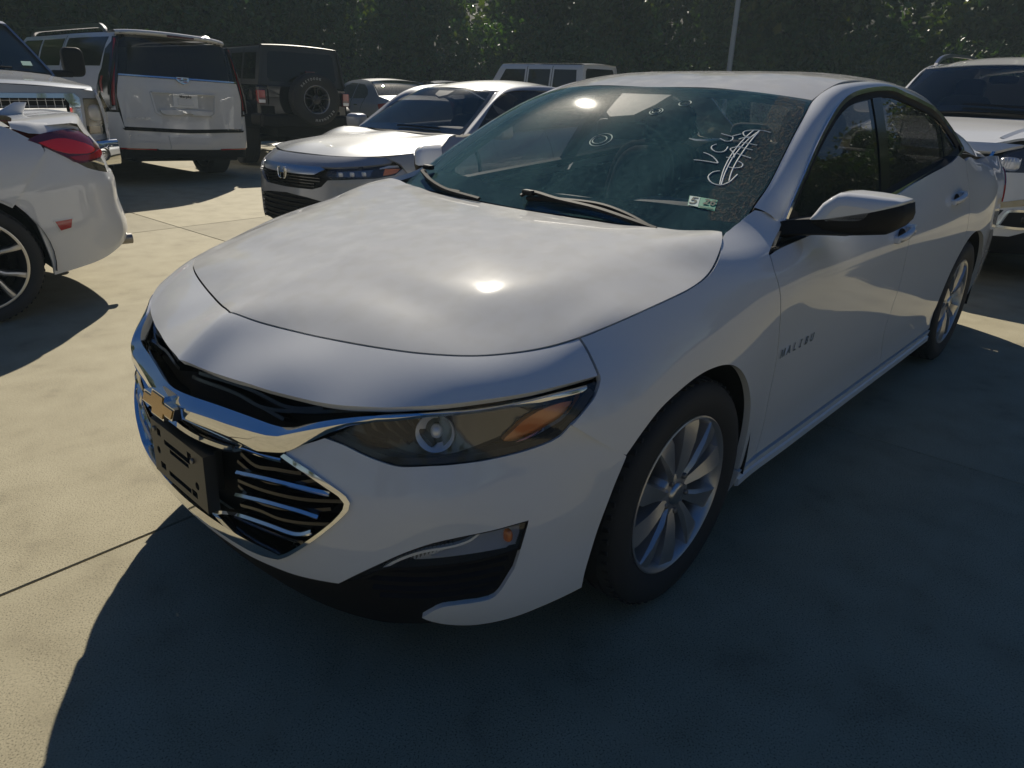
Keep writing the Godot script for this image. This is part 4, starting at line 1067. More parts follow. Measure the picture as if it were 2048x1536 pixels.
	d["FS"] = Field.new(0, [-4, 0.6, 25, 0.12, 1.12, 21], [0.3467, 0.3722, 0.3978, 0.4234, 0.4482, 0.4709, 0.4901, 0.5051, 0.5161, 0.5238, 0.5293, 0.5333, 0.5362, 0.5381, 0.5391, 0.5387, 0.5362, 0.5315, 0.5248, 0.5166, 0.5076, 0.5172, 0.5417, 0.5668, 0.5937, 0.6213, 0.6463, 0.666, 0.678, 0.6838, 0.6857, 0.6859, 0.6858, 0.6857, 0.6859, 0.6865, 0.685, 0.6791, 0.6686, 0.6549, 0.639, 0.6221, 0.6974, 0.7201, 0.7427, 0.7647, 0.7852, 0.8034, 0.8178, 0.8269, 0.8319, 0.834, 0.8338, 0.8323, 0.831, 0.8309, 0.8314, 0.8279, 0.8135, 0.7877, 0.7574, 0.7256, 0.6933, 0.7923, 0.8093, 0.8257, 0.8409, 0.8542, 0.8652, 0.8735, 0.879, 0.8819, 0.8829, 0.8828, 0.8823, 0.8812, 0.8797, 0.8775, 0.8739, 0.8588, 0.8189, 0.7718, 0.7247, 0.6776, 0.8232, 0.8377, 0.8518, 0.8652, 0.8772, 0.8871, 0.8942, 0.8982, 0.8997, 0.8996, 0.8993, 0.8991, 0.8982, 0.8959, 0.8918, 0.8859, 0.8703, 0.8302, 0.7698, 0.7065, 0.6449, 0.8343, 0.8513, 0.8677, 0.8831, 0.8967, 0.908, 0.9162, 0.9207, 0.9227, 0.9232, 0.9231, 0.9228, 0.9217, 0.9191, 0.9143, 0.906, 0.8908, 0.8589, 0.794, 0.7238, 0.6579, 0.8227, 0.8458, 0.8676, 0.8861, 0.899, 0.9084, 0.9154, 0.9203, 0.9234, 0.9255, 0.9265, 0.9264, 0.9243, 0.9196, 0.9114, 0.899, 0.8811, 0.8551, 0.8179, 0.7759, 0.7328, 0.791, 0.8281, 0.8658, 0.8954, 0.8998, 0.9008, 0.9047, 0.908, 0.9106, 0.9133, 0.916, 0.918, 0.9174, 0.9122, 0.9027, 0.8905, 0.8762, 0.8599, 0.8402, 0.8166, 0.7909, 0.7707, 0.8179, 0.8666, 0.9029, 0.9013, 0.8998, 0.9062, 0.9105, 0.9129, 0.9154, 0.918, 0.9201, 0.9204, 0.9157, 0.9061, 0.894, 0.8795, 0.8629, 0.8447, 0.8249, 0.8042, 0.7712, 0.8191, 0.8668, 0.9013, 0.9007, 0.9002, 0.9068, 0.911, 0.9133, 0.9161, 0.9186, 0.9206, 0.9223, 0.919, 0.9091, 0.896, 0.8798, 0.8604, 0.8388, 0.8169, 0.7948, 0.7704, 0.8184, 0.8664, 0.9012, 0.9008, 0.9002, 0.9065, 0.9108, 0.9133, 0.9164, 0.9189, 0.9209, 0.9235, 0.9221, 0.9123, 0.8977, 0.8797, 0.8582, 0.8338, 0.8086, 0.7832, 0.769, 0.8172, 0.8653, 0.9002, 0.8998, 0.8993, 0.9059, 0.9103, 0.9129, 0.9161, 0.9188, 0.9209, 0.9234, 0.9244, 0.9161, 0.8996, 0.8789, 0.8535, 0.824, 0.7938, 0.7635, 0.767, 0.8152, 0.8634, 0.8984, 0.8981, 0.8977, 0.9044, 0.9089, 0.9117, 0.915, 0.918, 0.9204, 0.9226, 0.9255, 0.921, 0.9031, 0.8778, 0.8457, 0.8095, 0.7733, 0.7372, 0.7654, 0.8137, 0.8619, 0.897, 0.8968, 0.8965, 0.9033, 0.9079, 0.9107, 0.9141, 0.9173, 0.9199, 0.9216, 0.9244, 0.9237, 0.9051, 0.8737, 0.8345, 0.7937, 0.7531, 0.7126, 0.7639, 0.8122, 0.8606, 0.8957, 0.8955, 0.8952, 0.9021, 0.9068, 0.9097, 0.9131, 0.9164, 0.9192, 0.921, 0.9239, 0.9259, 0.9082, 0.8729, 0.8282, 0.7831, 0.7388, 0.6946, 0.7628, 0.8112, 0.8595, 0.8947, 0.8946, 0.8943, 0.901, 0.9057, 0.9087, 0.9121, 0.9156, 0.9183, 0.92, 0.9223, 0.9248, 0.9095, 0.8761, 0.8315, 0.784, 0.7364, 0.6892, 0.7617, 0.81, 0.8582, 0.8931, 0.8929, 0.8929, 0.9, 0.9047, 0.9075, 0.9109, 0.9144, 0.9173, 0.9193, 0.9219, 0.9253, 0.9093, 0.8665, 0.8105, 0.7608, 0.7152, 0.6705, 0.759, 0.8066, 0.8559, 0.8929, 0.892, 0.8909, 0.8977, 0.9027, 0.9059, 0.9094, 0.9129, 0.9156, 0.9172, 0.9189, 0.9223, 0.9092, 0.8755, 0.8395, 0.8028, 0.7593, 0.7115, 0.7811, 0.8169, 0.8536, 0.883, 0.8886, 0.8908, 0.8954, 0.8995, 0.903, 0.9066, 0.91, 0.9131, 0.916, 0.9199, 0.9234, 0.9094, 0.8594, 0.7736, 0.7022, 0.6365, 0.5702, 0.8415, 0.8622, 0.8817, 0.8981, 0.9093, 0.9174, 0.9233, 0.9267, 0.9286, 0.9294, 0.929, 0.927, 0.9229, 0.9169, 0.9083, 0.8905, 0.8482, 0.738, 0.6182, 0.5226, 0.4353, 0.8757, 0.8871, 0.8976, 0.9063, 0.9127, 0.9173, 0.9208, 0.9237, 0.9259, 0.9275, 0.9288, 0.9295, 0.9271, 0.9198, 0.9034, 0.8702, 0.8327, 0.7989, 0.7376, 0.6651, 0.5894, 0.8818, 0.8898, 0.8977, 0.9056, 0.9132, 0.9199, 0.9251, 0.9288, 0.9303, 0.9291, 0.9254, 0.9194, 0.9119, 0.8988, 0.8771, 0.8365, 0.784, 0.7267, 0.6649, 0.5997, 0.5327, 0.876, 0.884, 0.8924, 0.9014, 0.9109, 0.9206, 0.9293, 0.9356, 0.9396, 0.9403, 0.9355, 0.9259, 0.9171, 0.8761, 0.7853, 0.7086, 0.6344, 0.5624, 0.4916, 0.4212, 0.351, 0.8044, 0.8055, 0.8063, 0.8063, 0.8055, 0.8042, 0.803, 0.8027, 0.8024, 0.8018, 0.8021, 0.8009, 0.7887, 0.7357, 0.6284, 0.5291, 0.4428, 0.3637, 0.2881, 0.2142, 0.1406, 0.7105, 0.7081, 0.7054, 0.7021, 0.698, 0.6929, 0.6866, 0.6788, 0.6687, 0.6548, 0.6356, 0.6084, 0.5695, 0.5156, 0.4472, 0.3713, 0.2926, 0.2132, 0.1341, 0.0556, -0.0225])
	d["FB"] = Field.new(2, [-1.25, 1.25, 23, 0.1, 0.85, 15], [0.8723, 0.8847, 0.8972, 0.9098, 0.9226, 0.9357, 0.949, 0.9615, 0.9716, 0.9774, 0.9774, 0.9712, 0.9594, 0.9435, 0.9254, 0.9212, 0.933, 0.9441, 0.9543, 0.9633, 0.9718, 0.9812, 0.9915, 0.9995, 1.0034, 1.0011, 0.9921, 0.9767, 0.9563, 0.9334, 0.9743, 0.9873, 0.999, 1.0084, 1.0139, 1.0145, 1.0153, 1.0218, 1.0197, 1.0152, 1.0112, 1.0064, 0.9935, 0.9684, 0.938, 1.0314, 1.049, 1.0665, 1.0837, 1.0982, 1.1038, 1.1012, 1.1115, 1.1122, 1.113, 1.1008, 1.0884, 1.058, 1.0038, 0.9527, 1.0834, 1.1057, 1.1275, 1.1469, 1.1586, 1.1618, 1.1626, 1.1719, 1.1711, 1.1721, 1.156, 1.1638, 1.0989, 1.026, 0.9711, 1.123, 1.1498, 1.1765, 1.2003, 1.2115, 1.2109, 1.206, 1.1975, 1.1777, 1.1527, 1.1406, 1.1693, 1.1599, 1.1166, 1.0708, 1.1514, 1.1829, 1.2158, 1.249, 1.2682, 1.2757, 1.2812, 1.2899, 1.2985, 1.2841, 1.2423, 1.2096, 1.1971, 1.1738, 1.1423, 1.1702, 1.2062, 1.2411, 1.2706, 1.2858, 1.2883, 1.284, 1.2745, 1.2588, 1.2327, 1.2149, 1.2277, 1.2079, 1.1825, 1.156, 1.1605, 1.2003, 1.2384, 1.2697, 1.2888, 1.2981, 1.3038, 1.3063, 1.3031, 1.2918, 1.263, 1.2155, 1.1887, 1.1655, 1.1426, 1.126, 1.167, 1.2115, 1.2589, 1.2816, 1.285, 1.2872, 1.2868, 1.2801, 1.2666, 1.2436, 1.211, 1.1845, 1.1609, 1.1381, 1.1161, 1.1593, 1.2032, 1.2442, 1.267, 1.2743, 1.2766, 1.2747, 1.2674, 1.256, 1.2383, 1.2125, 1.1907, 1.1695, 1.1475, 1.1162, 1.1597, 1.202, 1.2389, 1.2618, 1.2722, 1.277, 1.2774, 1.2741, 1.2718, 1.2667, 1.248, 1.2238, 1.1945, 1.1659, 1.1161, 1.1593, 1.2032, 1.2442, 1.267, 1.2743, 1.2766, 1.2747, 1.2674, 1.256, 1.2383, 1.2125, 1.1907, 1.1695, 1.1475, 1.126, 1.167, 1.2115, 1.2589, 1.2816, 1.285, 1.2872, 1.2868, 1.2801, 1.2666, 1.2436, 1.211, 1.1845, 1.1609, 1.1381, 1.1605, 1.2003, 1.2384, 1.2697, 1.2888, 1.2981, 1.3038, 1.3063, 1.3031, 1.2918, 1.263, 1.2155, 1.1887, 1.1655, 1.1426, 1.1702, 1.2062, 1.2411, 1.2706, 1.2858, 1.2883, 1.284, 1.2745, 1.2588, 1.2327, 1.2149, 1.2277, 1.2079, 1.1825, 1.156, 1.1514, 1.1829, 1.2158, 1.249, 1.2682, 1.2757, 1.2812, 1.2899, 1.2985, 1.2841, 1.2423, 1.2096, 1.1971, 1.1738, 1.1423, 1.123, 1.1498, 1.1765, 1.2003, 1.2115, 1.2109, 1.206, 1.1975, 1.1777, 1.1527, 1.1406, 1.1693, 1.1599, 1.1166, 1.0708, 1.0834, 1.1057, 1.1275, 1.1469, 1.1586, 1.1618, 1.1626, 1.1719, 1.1711, 1.1721, 1.156, 1.1638, 1.0989, 1.026, 0.9711, 1.0314, 1.049, 1.0665, 1.0837, 1.0982, 1.1038, 1.1012, 1.1115, 1.1122, 1.113, 1.1008, 1.0884, 1.058, 1.0038, 0.9527, 0.9743, 0.9873, 0.999, 1.0084, 1.0139, 1.0145, 1.0153, 1.0218, 1.0197, 1.0152, 1.0112, 1.0064, 0.9935, 0.9684, 0.938, 0.9212, 0.933, 0.9441, 0.9543, 0.9633, 0.9718, 0.9812, 0.9915, 0.9995, 1.0034, 1.0011, 0.9921, 0.9767, 0.9563, 0.9334, 0.8723, 0.8847, 0.8972, 0.9098, 0.9226, 0.9357, 0.949, 0.9615, 0.9716, 0.9774, 0.9774, 0.9712, 0.9594, 0.9435, 0.9254])
	d["FW"] = Field.new(1, [-0.9, 0.9, 11, -1.25, -0.15, 9], [1.2899, 1.2409, 1.1875, 1.1217, 1.0473, 0.9664, 0.8848, 0.8015, 0.7161, 1.345, 1.2999, 1.2536, 1.1848, 1.106, 1.0176, 0.9323, 0.8455, 0.7564, 1.399, 1.3569, 1.3238, 1.2551, 1.1669, 1.0706, 0.9782, 0.8848, 0.7902, 1.4548, 1.4155, 1.3803, 1.313, 1.2167, 1.1125, 1.0109, 0.9103, 0.811, 1.4916, 1.4464, 1.395, 1.3229, 1.2289, 1.1248, 1.0193, 0.9169, 0.8172, 1.5039, 1.4558, 1.3998, 1.3249, 1.2301, 1.1251, 1.0176, 0.9156, 0.8169, 1.4916, 1.4464, 1.395, 1.3229, 1.2289, 1.1248, 1.0193, 0.9169, 0.8172, 1.4548, 1.4155, 1.3803, 1.313, 1.2167, 1.1125, 1.0109, 0.9103, 0.811, 1.399, 1.3569, 1.3238, 1.2551, 1.1669, 1.0706, 0.9782, 0.8848, 0.7902, 1.345, 1.2999, 1.2536, 1.1848, 1.106, 1.0176, 0.9323, 0.8455, 0.7564, 1.2899, 1.2409, 1.1875, 1.1217, 1.0473, 0.9664, 0.8848, 0.8015, 0.7161])
	d["FR"] = Field.new(1, [-0.8, 0.8, 9, -2.75, -0.95, 11], [1.2161, 1.2498, 1.2819, 1.3103, 1.331, 1.3395, 1.3352, 1.3074, 1.2496, 1.1883, 1.1314, 1.2504, 1.2862, 1.3218, 1.356, 1.3817, 1.3901, 1.3942, 1.3774, 1.3121, 1.2521, 1.1998, 1.2819, 1.3197, 1.3594, 1.4044, 1.4387, 1.437, 1.4379, 1.4351, 1.3831, 1.3291, 1.2724, 1.3084, 1.3489, 1.3903, 1.4357, 1.471, 1.4634, 1.4528, 1.4483, 1.4195, 1.3712, 1.3134, 1.3217, 1.3663, 1.4085, 1.4344, 1.4567, 1.4585, 1.4549, 1.4446, 1.4088, 1.3586, 1.3116, 1.3084, 1.3489, 1.3903, 1.4357, 1.471, 1.4634, 1.4528, 1.4483, 1.4195, 1.3712, 1.3134, 1.2819, 1.3197, 1.3594, 1.4044, 1.4387, 1.437, 1.4379, 1.4351, 1.3831, 1.3291, 1.2724, 1.2504, 1.2862, 1.3218, 1.356, 1.3817, 1.3901, 1.3942, 1.3774, 1.3121, 1.2521, 1.1998, 1.2161, 1.2498, 1.2819, 1.3103, 1.331, 1.3395, 1.3352, 1.3074, 1.2496, 1.1883, 1.1314])
	d["FK"] = Field.new(1, [-0.8, 0.8, 7, -3.4, -2.4, 7], [0.8788, 0.9673, 1.0544, 1.1409, 1.2381, 1.3453, 1.4517, 0.9154, 1.0068, 1.098, 1.1812, 1.2749, 1.3838, 1.4844, 0.9455, 1.0359, 1.1375, 1.2551, 1.3264, 1.4015, 1.4951, 0.9841, 1.0803, 1.1643, 1.2584, 1.3629, 1.4606, 1.5431, 0.9455, 1.0359, 1.1375, 1.2551, 1.3264, 1.4015, 1.4951, 0.9154, 1.0068, 1.098, 1.1812, 1.2749, 1.3838, 1.4844, 0.8788, 0.9673, 1.0544, 1.1409, 1.2381, 1.3453, 1.4517])
	d["FG"] = Field.new(0, [-3.2, -0.3, 11, 0.9, 1.42, 7], [0.8671, 0.8169, 0.7656, 0.7117, 0.6546, 0.595, 0.5343, 0.8721, 0.8267, 0.7807, 0.7293, 0.6698, 0.6047, 0.5392, 0.8766, 0.8361, 0.7964, 0.7478, 0.6856, 0.614, 0.5434, 0.888, 0.8471, 0.8053, 0.7553, 0.6945, 0.6248, 0.5545, 0.8939, 0.8529, 0.8114, 0.7617, 0.7006, 0.6307, 0.5604, 0.8957, 0.855, 0.8138, 0.7643, 0.703, 0.6328, 0.5624, 0.8949, 0.8539, 0.8124, 0.7627, 0.7016, 0.6317, 0.5614, 0.8901, 0.8492, 0.8073, 0.7573, 0.6965, 0.6269, 0.5565, 0.8793, 0.8391, 0.7994, 0.7508, 0.6886, 0.617, 0.5462, 0.8742, 0.8299, 0.7853, 0.7345, 0.6744, 0.6079, 0.5413, 0.8703, 0.821, 0.7703, 0.7167, 0.6594, 0.5991, 0.5375])
	return d

# ------------------------------------------------------------------ plants
func leaf_mat(c: Color, b: Color) -> StandardMaterial3D:
	var m := mat(c, 0.45)
	m.vertex_color_use_as_albedo = true
	m.backlight_enabled = true
	m.backlight = b.linear_to_srgb()
	m.cull_mode = BaseMaterial3D.CULL_DISABLED
	return m

func leaf_cluster(r: RandomNumberGenerator, count: int, spread: float, size: float) -> ArrayMesh:
	var m := MB.new()
	for k in count:
		var c := Vector3(r.randfn(0, 0.42), r.randfn(0, 0.42), r.randfn(0, 0.42)) * spread
		var bas := Basis(Vector3(r.randf() - 0.5, r.randf() - 0.5, r.randf() - 0.5).normalized(), r.randf() * TAU)
		var s := size * r.randf_range(0.6, 1.25)
		var b0 := c + bas * Vector3(0, -0.5, 0) * s
		var b1 := c + bas * Vector3(0.36, 0.0, 0.10) * s
		var b2 := c + bas * Vector3(0, 0.58, -0.06) * s
		var b3 := c + bas * Vector3(-0.36, 0.0, 0.10) * s
		m.face([b0, b1, b2], bas * Vector3(0, 0, 1))
		m.face([b0, b2, b3], bas * Vector3(0, 0, 1))
	return m.mesh()

func scatter(called: String, mesh: Mesh, xf: Array, tones: Array, material: Material, parent: Node) -> MultiMeshInstance3D:
	var mm := MultiMesh.new()
	mm.transform_format = MultiMesh.TRANSFORM_3D
	mm.use_colors = true
	mm.mesh = mesh
	mm.instance_count = xf.size()
	for k in xf.size():
		mm.set_instance_transform(k, xf[k])
		mm.set_instance_color(k, tones[k])
	var o := MultiMeshInstance3D.new()
	o.multimesh = mm
	o.material_override = material
	o.name = called if parent != self else numbered(called)
	parent.add_child(o, true)
	return o

func tone(r: RandomNumberGenerator) -> Color:
	var k := r.randf_range(0.55, 1.25)
	var y := r.randf()
	return Color(k * lerpf(0.8, 1.5, y * y), k, k * lerpf(1.1, 0.6, y))

var bark: StandardMaterial3D
var tree_leaf: StandardMaterial3D
var tree_clusters := []

func make_tree(label: String, at: Vector3, h: float, spread: float, sd: int, low: float, group: String, n := 900, straight := false) -> Node3D:
	var r := RandomNumberGenerator.new()
	r.seed = sd
	var t := thing("broadleaf_tree", label, "tree", at, r.randf() * TAU, group)
	var tr := MB.new()
	var lean := Vector3(r.randf_range(-0.05, 0.05), 1, r.randf_range(-0.05, 0.05)) if not straight else Vector3(r.randf_range(-0.02, 0.02), 1, 0)
	var path := []
	for k in 7: path.append(lean * (h * 0.82 * k / 6.0) + Vector3(r.randf_range(-0.1, 0.1), -0.1 if k == 0 else 0.0, r.randf_range(-0.1, 0.1)) * (0.0 if k == 0 else 1.0))
	var pp := sm3(path, 0.5)
	var rad := []
	var r0 := h * 0.018 + 0.04
	for k in pp.size(): rad.append(r0 * (1.0 - 0.8 * k / pp.size()) * (1.35 if k == 0 else 1.0))
	tr.tube(pp, rad, 9)
	for k in 7:
		var y := h * r.randf_range(maxf(low / h, 0.3), 0.75)
		var an := r.randf() * TAU
		var ln := spread * r.randf_range(0.4, 0.8)
		var b := lean * y
		tr.tube(sm3([b, b + Vector3(cos(an) * ln * 0.5, ln * 0.3, sin(an) * ln * 0.5), b + Vector3(cos(an) * ln, ln * 0.7, sin(an) * ln)], 0.4), [r0 * 0.4, r0 * 0.34, r0 * 0.28, r0 * 0.24, r0 * 0.2, r0 * 0.16, r0 * 0.12, r0 * 0.1, r0 * 0.08, r0 * 0.06, r0 * 0.05, r0 * 0.05, r0 * 0.05, r0 * 0.05, r0 * 0.05, r0 * 0.05, r0 * 0.05, r0 * 0.05, r0 * 0.05, r0 * 0.05], 6)
	part("trunk", tr, bark, t)
	var xf := []
	var tn := []
	var blobs := []
	for k in 14:
		var y := r.randf_range(low, h)
		var f := sin(PI * clampf((y - low) / (h - low) * 0.85 + 0.12, 0, 1))
		var an := r.randf() * TAU
		blobs.append([Vector3(cos(an), 0, sin(an)) * spread * f * r.randf_range(0.2, 0.75) + Vector3(0, y, 0), spread * r.randf_range(0.28, 0.5)])
	for k in n:
		var b: Array = blobs[r.randi() % blobs.size()]
		var d := Vector3(r.randfn(), r.randfn() * 0.75, r.randfn()).normalized() * pow(r.randf(), 0.4)
		var q: Vector3 = b[0] + d * b[1]
		var s := r.randf_range(0.8, 1.5)
		xf.append(Transform3D(Basis(Vector3(r.randf() - 0.5, r.randf() - 0.5, r.randf() - 0.5).normalized(), r.randf() * TAU).scaled(Vector3.ONE * s), q))
		tn.append(tone(r))
	scatter("crown", tree_clusters[sd % 3], xf, tn, tree_leaf, t).set_meta("kind", "stuff")
	return t

func build_trees():
	bark = mat(Color(0.15, 0.135, 0.115), 0.9)
	bark.heightmap_enabled = true
	bark.heightmap_texture = noise_tex(0.05, 4, [], 512, 21)
	bark.heightmap_scale = 3.0
	bark.uv1_triplanar = true
	bark.uv1_scale = Vector3(3, 0.6, 3)
	tree_leaf = leaf_mat(Color(0.075, 0.11, 0.030), Color(0.55, 0.72, 0.12))
	var r := RandomNumberGenerator.new()
	r.seed = 5
	for k in 3: tree_clusters.append(leaf_cluster(r, 12, 0.42, 0.20))
	# line of the overgrown edge of the car park
	var line := sm3([Vector3(-19.5, 0, 16), Vector3(-18.6, 0, 4), Vector3(-18.6, 0, -7), Vector3(-16.5, 0, -15), Vector3(-8, 0, -20), Vector3(4, 0, -22), Vector3(18, 0, -22)], 0.25)
	# bank rising behind it
	var rows := []
	for e in [[0.0, -0.02], [1.0, 0.5], [3.0, 1.0], [8.0, 2.2], [16.0, 5.5], [30.0, 9.0]]:
		var row := PackedVector3Array()
		for i in range(0, line.size(), 6):
			var d := (line[mini(i + 1, line.size() - 1)] - line[maxi(i - 1, 0)]).normalized()
			var out := Vector3(d.z, 0, -d.x)
			if out.dot(line[i]) < 0: out = -out
			row.append(line[i] + out * e[0] + Vector3(0, e[1] + (r.randf_range(-0.3, 0.3) if e[0] > 0.5 else 0.0), 0))
		rows.append(row)
	var bank := MB.new()
	bank.grid(rows)
	if bank.n[bank.n.size() / 2].y < 0:
		for i in bank.n.size(): bank.n[i] = -bank.n[i]
		refix(bank)
	tag(part("hillside", bank, mat(Color(0.018, 0.020, 0.012), 0.95)), "dark wooded bank rising behind the car park", "hill", "", "structure")
	# the vine mass: one heap of leaves over a dark bumpy core
	var vine := Node3D.new()
	vine.name = "vine_hedge"
	add_child(vine)
	tag(vine, "long tall hedge overgrown with broad leaved vines along the car park edge", "hedge", "", "stuff")
	var fn := FastNoiseLite.new()
	fn.seed = 4
	fn.frequency = 0.22
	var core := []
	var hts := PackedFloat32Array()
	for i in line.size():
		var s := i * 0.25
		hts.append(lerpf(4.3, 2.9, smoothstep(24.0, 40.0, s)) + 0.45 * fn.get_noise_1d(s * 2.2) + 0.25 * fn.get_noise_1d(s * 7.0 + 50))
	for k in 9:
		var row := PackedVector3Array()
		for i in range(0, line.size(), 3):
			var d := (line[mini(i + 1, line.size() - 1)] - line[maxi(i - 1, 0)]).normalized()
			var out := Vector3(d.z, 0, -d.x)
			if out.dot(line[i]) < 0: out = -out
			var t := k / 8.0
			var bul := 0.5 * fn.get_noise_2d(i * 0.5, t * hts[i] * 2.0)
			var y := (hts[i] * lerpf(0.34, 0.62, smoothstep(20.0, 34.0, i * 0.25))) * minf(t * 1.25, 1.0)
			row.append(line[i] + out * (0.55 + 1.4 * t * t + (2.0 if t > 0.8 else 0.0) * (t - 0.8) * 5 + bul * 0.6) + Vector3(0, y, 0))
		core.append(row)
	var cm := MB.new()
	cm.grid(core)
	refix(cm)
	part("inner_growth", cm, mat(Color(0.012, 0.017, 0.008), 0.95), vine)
	var leaves := []
	for k in 3: leaves.append(leaf_cluster(r, 9, 0.26, 0.15))
	var vm := leaf_mat(Color(0.075, 0.12, 0.032), Color(0.60, 0.78, 0.14))
	for part_no in 3:
		var xf := []
		var tn := []
		for k in 3800:
			var i := r.randi() % line.size()
			var d := (line[mini(i + 1, line.size() - 1)] - line[maxi(i - 1, 0)]).normalized()
			var out := Vector3(d.z, 0, -d.x)
			if out.dot(line[i]) < 0: out = -out
			var t := pow(r.randf(), 0.85)
			var y := hts[i] * t
			var bul := 0.5 * fn.get_noise_2d(i * 0.5, t * hts[i] * 2.0)
			var top := t > 0.8
			var q := line[i] + out * (0.15 + 1.25 * t * t + bul * 0.6 + r.randfn(0, 0.30) + (r.randf() * 1.6 if top else 0.0)) + Vector3(0, y + (r.randfn(0, 0.12) if top else 0.0), 0) + d * r.randf_range(-0.12, 0.12)
			xf.append(Transform3D(Basis(Vector3(r.randf() - 0.5, r.randf() - 0.5, r.randf() - 0.5).normalized(), r.randf() * TAU).scaled(Vector3.ONE * r.randf_range(0.75, 1.35)), q))
			tn.append(tone(r))
		var o := scatter("leaves" if part_no == 0 else "leaves_%03d" % part_no, leaves[part_no], xf, tn, vm, vine)
		o.set_meta("kind", "stuff")
	# undergrowth between the hedge and the woods
	var xf := []
	var tn := []
	for k in 6500:
		var i := r.randi() % line.size()
		var d := (line[mini(i + 1, line.size() - 1)] - line[maxi(i - 1, 0)]).normalized()
		var out := Vector3(d.z, 0, -d.x)
		if out.dot(line[i]) < 0: out = -out
		var dep := r.randf_range(3.0, 13.0)
		var q := line[i] + out * dep + Vector3(0, dep * 0.30 + pow(r.randf(), 1.3) * 4.5, 0)
		xf.append(Transform3D(Basis(Vector3(r.randf() - 0.5, r.randf() - 0.5, r.randf() - 0.5).normalized(), r.randf() * TAU).scaled(Vector3.ONE * r.randf_range(1.0, 1.9)), q))
		tn.append(tone(r))
	tag(scatter("undergrowth", tree_clusters[0], xf, tn, tree_leaf, self), "dense shaded undergrowth filling the woods behind the hedge", "undergrowth", "", "stuff")
	# trees of the wood
	var kinds := ["tall thin trunked tree standing in the shaded wood behind the hedge", "leafy broad tree standing in the wood behind the vine hedge"]
	var n := 0
	for s in range(4, int(line.size() * 0.25), 3):
		var i := s * 4
		var d := (line[mini(i + 1, line.size() - 1)] - line[maxi(i - 1, 0)]).normalized()
		var out := Vector3(d.z, 0, -d.x)
		if out.dot(line[i]) < 0: out = -out
		for lane in 2:
			var dep := (3.6 if lane == 0 else 8.5) + r.randf_range(-1.0, 1.2)
			var right := s > 34
			make_tree(kinds[0] if right else kinds[1], line[i] + out * dep + Vector3(0, dep * 0.26 - 0.2, 0) + d * r.randf_range(-1, 1), r.randf_range(4.8, 6.0) if not right else r.randf_range(5.2, 6.4), r.randf_range(1.9, 2.7), 100 + n, 1.4 if not right else 2.4, "trees of the wood behind the hedge", 480, right)
			n += 1
	# trees on the other sides of the car park, seen only as reflections
	for k in 13:
		var an := deg_to_rad(-60.0 + k * 16.0)
		var rr := 27.0 + r.randf_range(-3, 4)
		make_tree("tree on the far side of the car park behind the photographer", Vector3(1.7 + rr * sin(an + 0.55), 0, 1.5 + rr * cos(an + 0.55)), r.randf_range(6, 10), r.randf_range(2.4, 3.4), 300 + k, 1.2, "trees beyond the open side of the car park", 500)
	# lamp post
	var post := thing("lamp_post", "thin pale metal lamp post rising before the dark woods", "lamp post", Vector3(-8.9, 0, -18.6), 0.0)
	var pm := MB.new()
	pm.tube(PackedVector3Array([Vector3(0, 0, 0), Vector3(0, 3, 0), Vector3(0, 7.5, 0)]), [0.075, 0.068, 0.05], 16)
	part("pole", pm, mat(Color(0.36, 0.38, 0.40), 0.5, 0.3), post)
	pm = MB.new()
	pm.box(Vector3(0.45, 7.45, 0), Vector3(1.0, 0.10, 0.26), 0.03)
	part("lamp_head", pm, mat(Color(0.3, 0.32, 0.33), 0.5), post)
	pm = MB.new()
	pm.box(Vector3(0, 0.06, 0), Vector3(0.34, 0.12, 0.34), 0.02)
	part("foot", pm, mat(Color(0.3, 0.32, 0.33), 0.6), post)

# ------------------------------------------------------------------ the other vehicles
class Fn extends Field:
	var g: Callable
	var sg := 1.0
	func _init(k: int, fn: Callable, s := 1.0):
		super(k, [0, 1, 4, 0, 1, 4], [])
		g = fn
		sg = s
	func at(u: float, v: float) -> float:
		return g.call(u, v)
	func raw(u: float, v: float) -> Vector3:
		if kind == 3: return Vector3(u, v, at(u, v))
		return super(u, v)
	func nor(u: float, v: float) -> Vector3:
		if kind != 3: return super(u, v)
		var e := 0.004
		var n := (raw(u + e, v) - raw(u - e, v)).cross(raw(u, v + e) - raw(u, v - e)).normalized()
		return n if n.z * sg > 0 else -n

func tab(a: Array, x: float) -> float:   # smooth curve through x, y pairs
	var m := a.size() / 2
	if x <= a[0]: return a[1]
	for i in m - 1:
		if x <= a[2 * i + 2]:
			var t: float = (x - a[2 * i]) / (a[2 * i + 2] - a[2 * i])
			return cubic_interpolate(a[2 * i + 1], a[2 * i + 3], a[maxi(2 * i - 1, 1)], a[mini(2 * i + 5, 2 * m - 1)], t)
	return a[2 * m - 1]

# skin over the car between its two sides along a line of (z, y)
func cap(S: Field, line: Array, crown: float, inset := 0.0, step := 0.06) -> MB:
	var m := MB.new()
	var rows := []
	for q in sm(pl(line), step):
		var w := S.at(q.x, q.y) - inset
		var row := PackedVector3Array()
		for i in 17:
			var x := lerpf(-1, 1, i / 16.0)
			row.append(Vector3(x * w, q.y + crown * (1 - x * x), q.x))
		rows.append(row)
	m.grid(rows)
	var c := Vector3(0, 0.6, (rows[0][0].z + rows[-1][0].z) * 0.5)
	fix_out(m, c)
	return m
func loops(parent: Node, called: String, f: Field, a: Array, material: Material, off := 0.0, thick := 0.01, step := 0.05):
	return both(called, panel(f, pl(a), step, off, thick), material, parent)
func arc(cz: float, cy: float, R: float, low: float, n := 20) -> Array:
	# over the wheel, from its +z foot to its -z foot
	var a0 := asin((low - cy) / R)
	var o := []
	for k in n + 1:
		var an := lerpf(a0, PI - a0, float(k) / n)
		o.append(cz + R * cos(an)); o.append(cy + R * sin(an))
	return o
